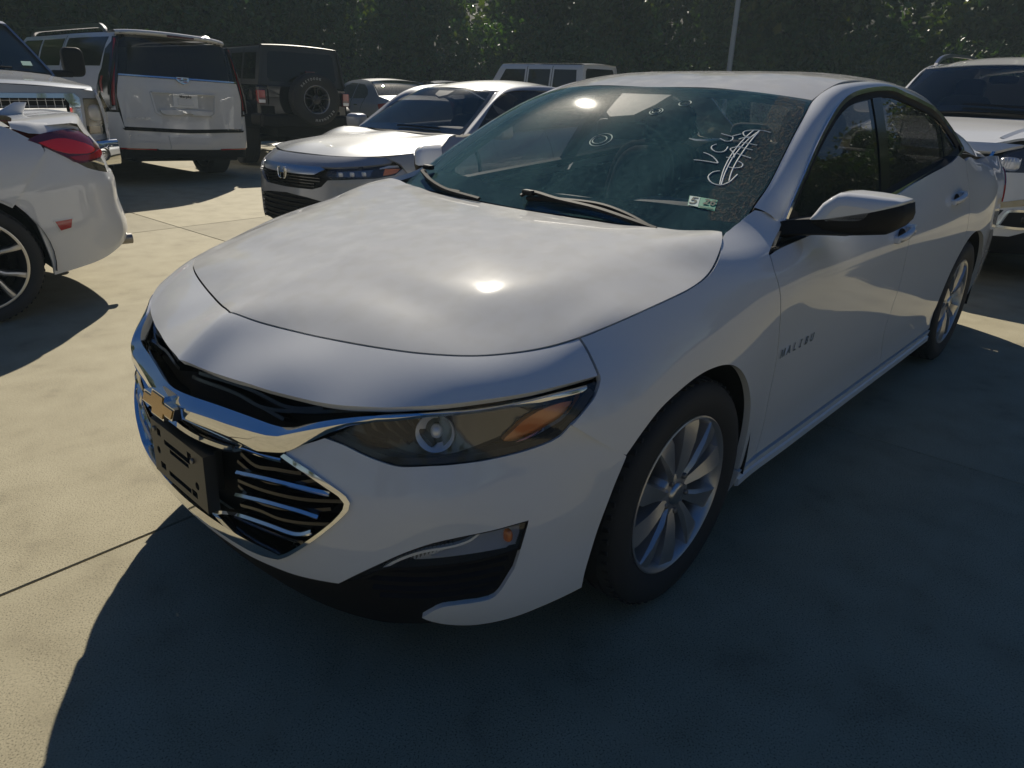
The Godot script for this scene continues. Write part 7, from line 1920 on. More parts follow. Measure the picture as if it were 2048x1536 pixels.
func saloon(at: Vector3, deg: float, label: String, paint: Material):
	var o := thing("saloon_car", label, "car", at, deg_to_rad(deg))
	var prof := [0.2, 0.86, 0.35, 0.89, 0.6, 0.905, 0.8, 0.90, 0.92, 0.875, 1.0, 0.835, 1.08, 0.79, 1.2, 0.73, 1.35, 0.645, 1.45, 0.56]
	var S := Fn.new(0, func(z: float, y: float): return tab(prof, y) - 0.14 * pow(maxf(0.0, (-0.35 - z) / 0.7), 2.0) - 0.16 * pow(maxf(0.0, (z - 3.0) / 0.8), 2.0))
	var side := join([sm(pl([-1.02, 0.36, -1.06, 0.6, -1.05, 0.85, -1.0, 1.0])), sm(pl([-0.98, 1.02, -0.75, 1.06, -0.50, 1.10])), sm(pl([-0.47, 1.115, 0.0, 1.30, 0.40, 1.395, 0.95, 1.43, 1.45, 1.42, 1.85, 1.365, 2.3, 1.19, 2.72, 1.0])), sm(pl([2.76, 0.985, 3.3, 0.90, 3.7, 0.76])), pl([3.75, 0.5, 3.7, 0.25, 3.22, 0.22]), pl(arc(2.78, 0.33, 0.37, 0.24)), pl([2.3, 0.2, 0.45, 0.2]), pl(arc(0.0, 0.33, 0.37, 0.24)), pl([-0.4, 0.24])])
	both("body_side", panel(S, side, 0.05, 0.0, 0.02), paint, o)
	loops(o, "front_side_window", S, [1.07, 1.02, 1.05, 1.345, 1.45, 1.35, 1.75, 1.29, 2.25, 1.06, 2.2, 1.01], M.glass_tint, 0.005, 0.004)
	loops(o, "rear_side_window", S, [1.0, 1.02, 0.98, 1.345, 0.55, 1.325, 0.25, 1.22, 0.14, 1.12, 0.22, 1.04], M.glass_tint, 0.005, 0.004)
	for e in [[1.05, 0.25, 1.04, 1.02], [0.38, 0.75, 0.22, 1.04]]:
		loops(o, "door_seam", S, [e[0] - 0.005, e[1], e[2] - 0.005, e[3], e[2] + 0.005, e[3], e[0] + 0.005, e[1]], M.void, 0.003, 0.003)
	var hd := MB.new()
	hd.sweep(PackedVector3Array([S.pos(0.55, 0.885, 0.01), S.pos(0.65, 0.888, 0.035), S.pos(0.75, 0.885, 0.01)]), PackedVector3Array([Vector3.RIGHT]), PackedVector2Array([Vector2(-0.014, -0.008), Vector2(-0.010, 0.008), Vector2(0.010, 0.008), Vector2(0.014, -0.008)]))
	both("door_handle", hd, M.chrome, o)
	part("boot_lid", cap(S, [-1.03, 0.36, -1.07, 0.6, -1.05, 0.85, -1.0, 1.01, -0.75, 1.065, -0.49, 1.105], 0.025), paint, o)
	part("back_window", cap(S, [-0.47, 1.115, 0.0, 1.30, 0.38, 1.392], 0.035, 0.03), M.glass_tint, o)
	part("roof", cap(S, [0.39, 1.395, 0.95, 1.43, 1.45, 1.42, 1.82, 1.37], 0.04), paint, o)
	part("windscreen", cap(S, [1.84, 1.368, 2.3, 1.19, 2.72, 1.0], 0.035, 0.03), M.glass_tint, o)
	part("hood", cap(S, [2.75, 0.985, 3.3, 0.90, 3.7, 0.76, 3.77, 0.5, 3.72, 0.26], 0.04), paint, o)
	loops(o, "tail_light", S, [-0.62, 0.94, -0.70, 0.84, -1.0, 0.80, -1.04, 0.92, -0.9, 0.97], M.red, 0.006)
	for x in [0.36, -0.36]:
		var m := MB.new()
		m.pillow(Vector3(x, 0.8, 1.05), Vector3(0.5, 0.65, 0.18), 0.45, Basis(Vector3.RIGHT, -0.35))
		m.pillow(Vector3(x, 1.17, 0.92), Vector3(0.27, 0.2, 0.12), 0.5, Basis(Vector3.RIGHT, -0.35))
		part("seat", m, M.cloth, o)
	part("inner_body", both_box([Vector3(0, 0.55, 1.4), Vector3(1.6, 0.55, 1.8), Vector3(0, 0.65, -0.4), Vector3(1.2, 0.6, 0.9), Vector3(0, 0.55, 3.0), Vector3(1.1, 0.5, 1.0)]), M.void, o)
	four_wheels(o, 0.0, 2.78, 0.775, 0.33, 0.215, 0.22, "plain")
func grey_car_data():
	var d := {}
	d["hood_front"] = [-0.611, 0.808, -0.130, 0.827, 0.093, 0.821, 0.303, 0.817, 0.420, 0.817, 0.533, 0.819, 0.682, 0.824]
	d["hood_frontH"] = [-0.639, 0.640, -0.208, 0.740, 0.048, 0.758, 0.304, 0.746, 0.432, 0.702, 0.551, 0.643, 0.702, 0.559]
	d["hood_side"] = [0.604, 0.833, 0.483, 0.840, 0.294, 0.848, 0.068, 0.855, -0.032, 0.881, -0.121, 0.925, -0.177, 0.963]
	d["hood_rear"] = [-0.558, -0.382, -0.135, -0.364, 0.133, -0.326, 0.314, -0.399, 0.715, -0.227]
	d["garnish_top"] = [-0.339, 0.729, -0.086, 0.731, 0.120, 0.731, 0.193, 0.738, 0.344, 0.738]
	d["garnish_bot"] = [-0.271, 0.675, -0.096, 0.679, 0.089, 0.674, 0.185, 0.680, 0.263, 0.691, 0.341, 0.735]
	d["grille"] = [-0.096, 0.677, 0.089, 0.672, 0.195, 0.678, 0.263, 0.689, 0.346, 0.729, 0.363, 0.679, 0.383, 0.644, 0.596, 0.649, 0.386, 0.630, 0.244, 0.598, 0.152, 0.567, -0.129, 0.578]
	d["headlight"] = [0.358, 0.690, 0.380, 0.724, 0.459, 0.738, 0.717, 0.757, 0.772, 0.775, 0.822, 0.770, 0.849, 0.737, 0.820, 0.699, 0.758, 0.681, 0.660, 0.671, 0.468, 0.660, 0.379, 0.655]
	d["amber"] = [0.729, 0.724, 0.743, 0.735, 0.837, 0.738, 0.809, 0.700, 0.756, 0.685, 0.716, 0.680]
	d["lower"] = [-0.005, 0.513, 0.190, 0.501, 0.275, 0.486, 0.319, 0.422, 0.029, 0.300, -0.269, 0.268]
	d["ws"] = [-0.488, -1.077, -0.112, -0.996, 0.122, -0.980, 0.370, -0.982, 0.504, -1.083, 0.637, -0.806, 0.673, -0.625, 0.733, -0.423, 0.395, -0.358, -0.041, -0.310, -0.605, -0.385]
	d["dlo"] = [-0.551, 1.006, -0.660, 1.089, -0.772, 1.174, -0.906, 1.261, -1.006, 1.305, -1.144, 1.332, -1.369, 1.341, -1.525, 1.323]
	d["H"] = Field.new(1, [-0.9, 0.9, 13, -0.6, 1, 11], [0.8781, 0.8927, 0.8996, 0.8684, 0.7926, 0.7918, 0.7879, 0.7586, 0.7073, 0.646, 0.5819, 0.897, 0.9164, 0.9435, 0.9367, 0.8282, 0.8375, 0.827, 0.7912, 0.7293, 0.6631, 0.5975, 0.9136, 0.9302, 0.9656, 0.9974, 0.8939, 0.8805, 0.8588, 0.8232, 0.7455, 0.6777, 0.6127, 0.9318, 0.9429, 0.9546, 0.9547, 0.9235, 0.9012, 0.8729, 0.8354, 0.7557, 0.6931, 0.6294, 0.9483, 0.9536, 0.9486, 0.9271, 0.9273, 0.9115, 0.8899, 0.8689, 0.7918, 0.7187, 0.6496, 0.9593, 0.9616, 0.9567, 0.9424, 0.9331, 0.9154, 0.893, 0.8637, 0.8046, 0.7353, 0.6647, 0.9634, 0.9656, 0.9636, 0.9546, 0.9374, 0.9158, 0.8906, 0.8558, 0.8062, 0.7405, 0.6702, 0.9593, 0.9616, 0.9567, 0.9424, 0.9331, 0.9154, 0.893, 0.8637, 0.8046, 0.7353, 0.6647, 0.9483, 0.9536, 0.9486, 0.9271, 0.9273, 0.9115, 0.8899, 0.8689, 0.7918, 0.7187, 0.6496, 0.9318, 0.9429, 0.9546, 0.9547, 0.9235, 0.9012, 0.8729, 0.8354, 0.7557, 0.6931, 0.6294, 0.9136, 0.9302, 0.9656, 0.9974, 0.8939, 0.8805, 0.8588, 0.8232, 0.7455, 0.6777, 0.6127, 0.897, 0.9164, 0.9435, 0.9367, 0.8282, 0.8375, 0.827, 0.7912, 0.7293, 0.6631, 0.5975, 0.8781, 0.8927, 0.8996, 0.8684, 0.7926, 0.7918, 0.7879, 0.7586, 0.7073, 0.646, 0.5819])
	d["B"] = Field.new(2, [-1.2, 1.2, 15, 0.12, 0.84, 9], [0.8858, 0.878, 0.8682, 0.8606, 0.8583, 0.8553, 0.8434, 0.8053, 0.7507, 0.9713, 0.9698, 0.9594, 0.9497, 0.9514, 0.9522, 0.9521, 0.8907, 0.8065, 1.0376, 1.0502, 1.0632, 1.0671, 1.0684, 1.0607, 1.041, 0.9366, 0.8263, 1.1254, 1.1731, 1.1777, 1.171, 1.1764, 1.1675, 1.1663, 1.0891, 0.9274, 1.0777, 1.1814, 1.2579, 1.2511, 1.2568, 1.2382, 1.24, 1.0717, 0.8435, 1.0549, 1.2014, 1.298, 1.2874, 1.2947, 1.2702, 1.284, 1.0957, 0.8134, 1.0239, 1.1835, 1.2828, 1.2739, 1.2807, 1.2568, 1.2715, 1.0931, 0.7952, 1.0045, 1.1712, 1.2726, 1.2615, 1.2698, 1.2439, 1.2609, 1.079, 0.7712, 1.0239, 1.1835, 1.2828, 1.2739, 1.2807, 1.2568, 1.2715, 1.0931, 0.7952, 1.0549, 1.2014, 1.298, 1.2874, 1.2947, 1.2702, 1.284, 1.0957, 0.8134, 1.0777, 1.1814, 1.2579, 1.2511, 1.2568, 1.2382, 1.24, 1.0717, 0.8435, 1.1254, 1.1731, 1.1777, 1.171, 1.1764, 1.1675, 1.1663, 1.0891, 0.9274, 1.0376, 1.0502, 1.0632, 1.0671, 1.0684, 1.0607, 1.041, 0.9366, 0.8263, 0.9713, 0.9698, 0.9594, 0.9497, 0.9514, 0.9522, 0.9521, 0.8907, 0.8065, 0.8858, 0.878, 0.8682, 0.8606, 0.8583, 0.8553, 0.8434, 0.8053, 0.7507])
	d["S"] = Field.new(0, [-3.6, 0.7, 9, 0.15, 1.05, 9], [0.5695, 0.5877, 0.5976, 0.5925, 0.5796, 0.5538, 0.5045, 0.4364, 0.3671, 0.6671, 0.7434, 0.7904, 0.782, 0.7934, 0.7957, 0.7193, 0.5781, 0.4726, 0.7929, 0.8749, 0.9186, 0.9047, 0.9145, 0.9128, 0.8417, 0.7089, 0.6242, 0.7737, 0.8485, 0.8921, 0.8835, 0.8932, 0.893, 0.819, 0.6839, 0.5828, 0.7854, 0.8611, 0.9052, 0.8939, 0.9033, 0.9025, 0.8297, 0.6974, 0.5935, 0.782, 0.8569, 0.9, 0.8908, 0.8997, 0.9, 0.8265, 0.6907, 0.592, 0.7744, 0.8609, 0.9038, 0.8923, 0.9027, 0.8999, 0.8293, 0.6931, 0.6402, 0.7676, 0.8519, 0.8966, 0.8842, 0.8945, 0.897, 0.8232, 0.6803, 0.5979, -0.0807, -0.0446, -0.0166, -0.0053, -0.004, -0.026, -0.0902, -0.1815, -0.2676])
	d["W"] = Field.new(1, [-0.8, 0.8, 7, -1.3, -0.2, 7], [1.1902, 1.1269, 1.0647, 0.994, 0.9195, 0.8275, 0.7191, 1.3247, 1.2583, 1.1948, 1.0936, 0.9824, 0.8599, 0.7311, 1.4672, 1.4223, 1.3749, 1.2335, 1.0356, 0.8644, 0.7324, 1.4987, 1.4331, 1.3498, 1.2244, 1.0722, 0.9362, 0.7918, 1.4672, 1.4223, 1.3749, 1.2335, 1.0356, 0.8644, 0.7324, 1.3247, 1.2583, 1.1948, 1.0936, 0.9824, 0.8599, 0.7311, 1.1902, 1.1269, 1.0647, 0.994, 0.9195, 0.8275, 0.7191])
	d["R"] = Field.new(1, [-0.75, 0.75, 7, -2.7, -0.95, 7], [1.0724, 1.1475, 1.2256, 1.2854, 1.2753, 1.2145, 1.1519, 1.132, 1.2081, 1.2908, 1.361, 1.3396, 1.2639, 1.2002, 1.1885, 1.2755, 1.3611, 1.4299, 1.3942, 1.317, 1.2476, 1.2175, 1.318, 1.3964, 1.441, 1.4087, 1.3499, 1.2734, 1.1885, 1.2755, 1.3611, 1.4299, 1.3942, 1.317, 1.2476, 1.132, 1.2081, 1.2908, 1.361, 1.3396, 1.2639, 1.2002, 1.0724, 1.1475, 1.2256, 1.2854, 1.2753, 1.2145, 1.1519])
	d["G"] = Field.new(0, [-3, -0.3, 6, 0.85, 1.42, 5], [0.867, 0.7642, 0.6615, 0.5589, 0.4565, 0.9071, 0.8045, 0.7019, 0.5993, 0.4967, 0.932, 0.8294, 0.7268, 0.6242, 0.5216, 0.9327, 0.8301, 0.7275, 0.6249, 0.5223, 0.912, 0.8095, 0.707, 0.6044, 0.5017, 0.8662, 0.7633, 0.6605, 0.558, 0.4557])
	return d

func big_suv_data():
	var d := {}
	d["glass"] = [0.525, 1.856, 0.161, 1.853, -0.255, 1.833, -0.477, 1.781, -0.496, 1.740, -0.588, 1.327, -0.029, 1.384, 0.524, 1.418, 0.532, 1.591]
	d["gate"] = [0.523, 1.392, -0.022, 1.351, -0.551, 1.296, -0.562, 1.114, -0.527, 0.677, 0.069, 0.720, 0.537, 0.760, 0.538, 1.033]
	d["strip"] = [0.524, 1.415, -0.028, 1.380, -0.565, 1.321, -0.555, 1.297, -0.022, 1.355, 0.524, 1.394]
	d["recess"] = [0.266, 1.198, -0.323, 1.140, -0.293, 0.896, -0.242, 0.863, 0.211, 0.886, 0.245, 0.970]
	d["plate"] = [0.110, 1.169, -0.125, 1.152, -0.115, 0.993, 0.122, 1.002]
	d["lipbar"] = [0.240, 0.976, -0.267, 0.917, -0.253, 0.863, -0.070, 0.867, -0.049, 0.898, 0.024, 0.905, 0.049, 0.873, 0.210, 0.892]
	d["lampL"] = [0.593, 1.865, 0.533, 1.863, 0.532, 1.591, 0.522, 1.400, 0.541, 0.971, 0.606, 0.978]
	d["lampS"] = [0.659, 1.875, 0.800, 1.651, 0.791, 1.420, 0.740, 1.345, 0.755, 1.234, 0.946, 1.103, 1.047, 0.979]
	d["lampR"] = [-0.499, 1.740, -0.523, 1.728, -0.609, 1.322, -0.625, 1.114, -1.299, 0.840, -0.554, 0.882, -0.572, 1.252]
	d["bump"] = [0.542, 0.717, 0.075, 0.678, -1.300, 0.544, -1.300, 0.583, -0.527, 0.677, -0.561, 0.858, -1.300, 0.804, -0.619, 0.448, -0.297, 0.450, -0.205, 0.450, 0.167, 0.475, 0.280, 0.501, 0.561, 0.540]
	d["hitch"] = [0.160, 0.626, -0.222, 0.594, -0.194, 0.453, 0.161, 0.481]
	d["letters"] = [0.517, 0.848, 0.295, 0.831]
	d["emblem"] = [-0.040, 1.320]
	d["qwin"] = [-0.775, 1.929, 0.603, 1.889, 0.793, 1.443, -0.534, 1.443]
	d["win2"] = [-1.118, 1.925, -1.044, 1.672, -2.229, 1.739, -2.279, 1.933]
	d["roofedge"] = [0.623, 1.895, 0.762, 1.950, -0.018, 1.950]
	d["B"] = Field.new(2, [-1.3, 1.3, 17, 0.25, 1.92, 11], [1.5227, 1.59, 1.6567, 1.687, 1.6708, 1.6058, 1.506, 1.3939, 1.3066, 1.2547, 1.2055, 1.3724, 1.4253, 1.4941, 1.5219, 1.5122, 1.4591, 1.3739, 1.2692, 1.1963, 1.1725, 1.1276, 1.2451, 1.2565, 1.3228, 1.3381, 1.3352, 1.3022, 1.2444, 1.1501, 1.0919, 1.1087, 1.0545, 1.1955, 1.0911, 1.1045, 1.1072, 1.099, 1.1181, 1.1103, 1.0681, 1.0351, 1.0644, 0.9835, 1.4051, 1.4267, 1.4565, 1.4884, 1.4668, 1.4805, 1.4119, 1.3141, 1.142, 0.9511, 0.9376, 1.5087, 1.6904, 1.6843, 1.6855, 1.6815, 1.6863, 1.6835, 1.6542, 1.6255, 1.5681, 1.3341, 1.269, 1.4133, 1.5056, 1.5015, 1.4811, 1.4651, 1.4502, 1.3995, 1.3864, 1.3941, 1.3192, 1.1707, 1.4347, 1.5181, 1.4957, 1.4935, 1.4792, 1.475, 1.3742, 1.3227, 1.1818, 1.1572, 1.1019, 1.362, 1.4359, 1.4252, 1.4155, 1.3928, 1.3955, 1.3166, 1.3221, 1.2522, 1.171, 1.1707, 1.4347, 1.5181, 1.4957, 1.4935, 1.4792, 1.475, 1.3742, 1.3227, 1.1818, 1.1572, 1.269, 1.4133, 1.5056, 1.5015, 1.4811, 1.4651, 1.4502, 1.3995, 1.3864, 1.3941, 1.3192, 1.5087, 1.6904, 1.6843, 1.6855, 1.6815, 1.6863, 1.6835, 1.6542, 1.6255, 1.5681, 1.3341, 1.4051, 1.4267, 1.4565, 1.4884, 1.4668, 1.4805, 1.4119, 1.3141, 1.142, 0.9511, 0.9376, 1.1955, 1.0911, 1.1045, 1.1072, 1.099, 1.1181, 1.1103, 1.0681, 1.0351, 1.0644, 0.9835, 1.2451, 1.2565, 1.3228, 1.3381, 1.3352, 1.3022, 1.2444, 1.1501, 1.0919, 1.1087, 1.0545, 1.3724, 1.4253, 1.4941, 1.5219, 1.5122, 1.4591, 1.3739, 1.2692, 1.1963, 1.1725, 1.1276, 1.5227, 1.59, 1.6567, 1.687, 1.6708, 1.6058, 1.506, 1.3939, 1.3066, 1.2547, 1.2055])
	d["S"] = Field.new(0, [-4.3, 1, 7, 0.25, 1.9, 11], [0.8003, 0.8067, 0.8116, 0.813, 0.7944, 0.7747, 0.7352, 0.6819, 0.6248, 0.5452, 0.4451, 0.822, 0.8601, 0.9019, 0.9511, 0.9258, 0.9411, 0.8953, 0.8244, 0.781, 0.6595, 0.449, 0.9204, 0.9488, 0.9788, 1.0199, 0.9889, 1.001, 0.9543, 0.8876, 0.8426, 0.7326, 0.5285, 0.8365, 0.8752, 0.9163, 0.9597, 0.9415, 0.9497, 0.9053, 0.838, 0.7882, 0.6726, 0.4834, 0.9441, 0.9686, 0.9951, 1.0364, 1, 1.0148, 0.9669, 0.9002, 0.8574, 0.7489, 0.533, 0.8701, 0.904, 0.942, 0.9945, 0.9619, 0.9822, 0.9325, 0.8646, 0.8181, 0.7028, 0.4725, 0.6922, 0.7101, 0.727, 0.7388, 0.727, 0.7121, 0.6731, 0.6186, 0.5581, 0.4717, 0.3611])
	return d

func rear_car_data():
	var d := {}
	d["lamp"] = [0.836, 1.038, 0.739, 1.060, 0.598, 1.073, 0.507, 1.070, 0.491, 1.034, 0.489, 0.957, 0.535, 0.903, 0.574, 0.878, 0.680, 0.869, 0.730, 0.914, 0.790, 0.974]
	d["lamp_bright"] = [0.816, 1.027, 0.738, 1.023, 0.691, 0.990, 0.661, 0.947, 0.754, 0.939, 0.784, 0.973]
	d["lamp_low"] = [0.764, 0.947, 0.573, 0.942, 0.533, 0.913, 0.574, 0.878, 0.679, 0.871, 0.724, 0.912]
	d["lamp_white"] = [0.538, 1.011, 0.474, 1.010, 0.459, 0.984, 0.515, 0.955, 0.542, 0.972]
	d["refl"] = [0.868, 0.556, 0.797, 0.558, 0.809, 0.508, 0.853, 0.500]
	d["arch"] = [0.199, 0.693, 0.265, 0.673, 0.335, 0.615, 0.381, 0.514, 0.396, 0.415, 0.399, 0.314, 0.389, 0.236]
	d["bot"] = [0.908, 0.239, 0.793, 0.261, 0.679, 0.287, 0.556, 0.337, 0.414, 0.376, 0.389, 0.419]
	d["seam"] = [0.796, 0.956, 0.899, 0.829, 1.005, 0.676]
	d["deckedge"] = [0.401, 1.040, 0.357, 1.073, 0.318, 1.095]
	d["bumptop"] = [0.681, 0.867, 0.633, 0.832, 0.510, 0.795]
	d["spoiler"] = [-0.455, 1.150, -0.258, 1.150, 0.177, 1.141, 0.530, 1.120, 0.517, 1.091, 0.496, 1.041]
	d["B"] = Field.new(2, [-1.35, 1.35, 19, 0.18, 1.1, 11], [0.7583, 0.7712, 0.782, 0.788, 0.7877, 0.7792, 0.7593, 0.7236, 0.6692, 0.5958, 0.5099, 0.8411, 0.8562, 0.8696, 0.8762, 0.8769, 0.8709, 0.8555, 0.8226, 0.7673, 0.6836, 0.5805, 0.9245, 0.9419, 0.9604, 0.9646, 0.9651, 0.9603, 0.9527, 0.9234, 0.8739, 0.7734, 0.6362, 1.017, 1.0338, 1.0535, 1.0556, 1.0578, 1.051, 1.0464, 1.0115, 0.9813, 0.8641, 0.6801, 1.1291, 1.1511, 1.1718, 1.1747, 1.1761, 1.1698, 1.1646, 1.1276, 1.0955, 0.9678, 0.7613, 1.2327, 1.2806, 1.2959, 1.3029, 1.3033, 1.2962, 1.2931, 1.265, 1.2272, 1.1348, 0.9074, 1.2047, 1.2906, 1.3506, 1.3714, 1.365, 1.3494, 1.3614, 1.3184, 1.3186, 1.188, 0.8889, 1.0726, 1.1687, 1.293, 1.3634, 1.3413, 1.3066, 1.3336, 1.2644, 1.2373, 0.9096, 0.5935, 1.0782, 1.1945, 1.2686, 1.3098, 1.2962, 1.2703, 1.2948, 1.235, 1.2421, 1.0512, 0.6949, 1.0333, 1.1409, 1.2446, 1.3045, 1.2857, 1.2552, 1.2805, 1.2192, 1.201, 0.9352, 0.6058, 1.0782, 1.1945, 1.2686, 1.3098, 1.2962, 1.2703, 1.2948, 1.235, 1.2421, 1.0512, 0.6949, 1.0726, 1.1687, 1.293, 1.3634, 1.3413, 1.3066, 1.3336, 1.2644, 1.2373, 0.9096, 0.5935, 1.2047, 1.2906, 1.3506, 1.3714, 1.365, 1.3494, 1.3614, 1.3184, 1.3186, 1.188, 0.8889, 1.2327, 1.2806, 1.2959, 1.3029, 1.3033, 1.2962, 1.2931, 1.265, 1.2272, 1.1348, 0.9074, 1.1291, 1.1511, 1.1718, 1.1747, 1.1761, 1.1698, 1.1646, 1.1276, 1.0955, 0.9678, 0.7613, 1.017, 1.0338, 1.0535, 1.0556, 1.0578, 1.051, 1.0464, 1.0115, 0.9813, 0.8641, 0.6801, 0.9245, 0.9419, 0.9604, 0.9646, 0.9651, 0.9603, 0.9527, 0.9234, 0.8739, 0.7734, 0.6362, 0.8411, 0.8562, 0.8696, 0.8762, 0.8769, 0.8709, 0.8555, 0.8226, 0.7673, 0.6836, 0.5805, 0.7583, 0.7712, 0.782, 0.788, 0.7877, 0.7792, 0.7593, 0.7236, 0.6692, 0.5958, 0.5099])
	d["S"] = Field.new(0, [-3.6, 0.7, 8, 0.15, 1.1, 9], [0.7515, 0.7573, 0.7596, 0.7507, 0.7331, 0.7056, 0.665, 0.6009, 0.5259, 0.7318, 0.7806, 0.8273, 0.8332, 0.8325, 0.8258, 0.799, 0.6684, 0.5014, 0.782, 0.8372, 0.8891, 0.8949, 0.8969, 0.8936, 0.872, 0.7331, 0.5473, 0.867, 0.9046, 0.9372, 0.9389, 0.9327, 0.9175, 0.884, 0.7754, 0.6338, 0.7977, 0.8489, 0.8969, 0.9027, 0.9024, 0.8979, 0.8728, 0.7399, 0.5649, 0.794, 0.8421, 0.8862, 0.8893, 0.8893, 0.8791, 0.8536, 0.7305, 0.5434, 0.8404, 0.8932, 0.9423, 0.9462, 0.9455, 0.9403, 0.9155, 0.7801, 0.5854, 0.25, 0.273, 0.2939, 0.3031, 0.3008, 0.2829, 0.2429, 0.1721, 0.0876])
	return d

func right_suv_data():
	var d := {}
	d["wsedge"] = [-0.728, -1.195, -0.325, -1.038, 0.126, -1.018]
	d["hoodrear"] = [-0.267, -0.459, -0.166, -0.486, 0.048, -0.462, 0.324, -0.402]
	d["hoodfront"] = [0.178, 0.823, 0.279, 0.801, 0.347, 0.768, 0.416, 0.660, 0.491, 0.504]
	d["lamp"] = [0.304, 0.869, 0.322, 0.927, 0.340, 0.971, 0.385, 1.012, 0.457, 1.046]
	d["lampbot"] = [0.305, 0.867, 0.368, 0.862, 0.470, 0.879]
	d["grille"] = [0.192, 0.986, 0.314, 0.990, 0.284, 0.918]
	d["signal"] = [0.357, 0.644, 0.503, 0.685, 0.512, 0.637, 0.363, 0.608]
	d["fog"] = [0.366, 0.472, 0.402, 0.486, 0.440, 0.590, 0.519, 0.601]
	d["bottom"] = [0.369, 0.406, 0.482, 0.413, 0.528, 0.429, 0.549, 0.453]
	d["B"] = Field.new(2, [-1.25, 1.25, 15, 0.2, 1.1, 9], [0.7853, 0.8385, 0.8801, 0.8921, 0.8921, 0.8779, 0.8399, 0.7769, 0.7006, 0.891, 0.9545, 1.0123, 1.0078, 1.0104, 1.006, 0.9718, 0.8994, 0.8107, 1.0008, 1.0718, 1.1417, 1.1222, 1.128, 1.1281, 1.1048, 1.0285, 0.9231, 1.1224, 1.2044, 1.2628, 1.2522, 1.2561, 1.2541, 1.225, 1.16, 1.0369, 1.1817, 1.3003, 1.3664, 1.3499, 1.3543, 1.3476, 1.3361, 1.2786, 1.0972, 1.0741, 1.2177, 1.3836, 1.3706, 1.3611, 1.3415, 1.326, 1.1862, 0.9624, 1.0185, 1.1797, 1.3357, 1.3181, 1.311, 1.2902, 1.284, 1.1554, 0.8988, 1.0022, 1.1663, 1.3177, 1.3033, 1.296, 1.2757, 1.2658, 1.1437, 0.8769, 1.0185, 1.1797, 1.3357, 1.3181, 1.311, 1.2902, 1.284, 1.1554, 0.8988, 1.0741, 1.2177, 1.3836, 1.3706, 1.3611, 1.3415, 1.326, 1.1862, 0.9624, 1.1817, 1.3003, 1.3664, 1.3499, 1.3543, 1.3476, 1.3361, 1.2786, 1.0972, 1.1224, 1.2044, 1.2628, 1.2522, 1.2561, 1.2541, 1.225, 1.16, 1.0369, 1.0008, 1.0718, 1.1417, 1.1222, 1.128, 1.1281, 1.1048, 1.0285, 0.9231, 0.891, 0.9545, 1.0123, 1.0078, 1.0104, 1.006, 0.9718, 0.8994, 0.8107, 0.7853, 0.8385, 0.8801, 0.8921, 0.8921, 0.8779, 0.8399, 0.7769, 0.7006])
	d["S"] = Field.new(0, [-4, 0.6, 6, 0.2, 1.75, 9], [1.3058, 1.2837, 1.257, 1.2187, 1.1701, 1.0895, 1.0131, 0.9189, 0.8073, 0.9439, 0.9908, 1.0323, 1.0369, 1.0476, 0.862, 0.8173, 0.6853, 0.4461, 0.6965, 0.7619, 0.8225, 0.8456, 0.8485, 0.6668, 0.5973, 0.4589, 0.2251, 0.9041, 0.9536, 0.9936, 0.996, 1.0025, 0.8255, 0.7734, 0.6471, 0.3892, 0.9272, 0.9862, 1.0365, 1.0456, 1.0598, 0.8663, 0.8171, 0.6839, 0.4048, 0.1634, 0.1965, 0.2258, 0.2329, 0.1992, 0.0875, -0.0073, -0.1201, -0.2628])
	d["H"] = Field.new(1, [-0.9, 0.9, 11, -0.6, 1, 9], [1.2541, 1.1959, 1.1292, 1.0663, 1.0246, 0.9991, 0.9618, 0.9171, 0.8678, 1.2669, 1.2172, 1.1603, 1.1094, 1.0785, 1.0517, 1.0026, 0.9506, 0.8963, 1.2725, 1.2288, 1.1853, 1.1561, 1.1423, 1.1017, 1.0387, 0.98, 0.9201, 1.2712, 1.2302, 1.1951, 1.1768, 1.1598, 1.1193, 1.0617, 0.9982, 0.9352, 1.2687, 1.2303, 1.2, 1.1823, 1.1569, 1.1224, 1.0675, 1.003, 0.9413, 1.2677, 1.2306, 1.2026, 1.1846, 1.155, 1.125, 1.072, 1.007, 0.944, 1.2687, 1.2303, 1.2, 1.1823, 1.1569, 1.1224, 1.0675, 1.003, 0.9413, 1.2712, 1.2302, 1.1951, 1.1768, 1.1598, 1.1193, 1.0617, 0.9982, 0.9352, 1.2725, 1.2288, 1.1853, 1.1561, 1.1423, 1.1017, 1.0387, 0.98, 0.9201, 1.2669, 1.2172, 1.1603, 1.1094, 1.0785, 1.0517, 1.0026, 0.9506, 0.8963, 1.2541, 1.1959, 1.1292, 1.0663, 1.0246, 0.9991, 0.9618, 0.9171, 0.8678])
	d["W"] = Field.new(1, [-0.9, 0.9, 7, -1.35, -0.2, 7], [1.6503, 1.5045, 1.3608, 1.2145, 1.0594, 0.8989, 0.7348, 1.7988, 1.6514, 1.5086, 1.358, 1.1895, 1.017, 0.843, 1.9424, 1.8047, 1.6634, 1.4916, 1.3019, 1.1117, 0.9246, 1.9861, 1.8393, 1.6818, 1.5082, 1.3221, 1.1329, 0.9465, 1.9424, 1.8047, 1.6634, 1.4916, 1.3019, 1.1117, 0.9246, 1.7988, 1.6514, 1.5086, 1.358, 1.1895, 1.017, 0.843, 1.6503, 1.5045, 1.3608, 1.2145, 1.0594, 0.8989, 0.7348])
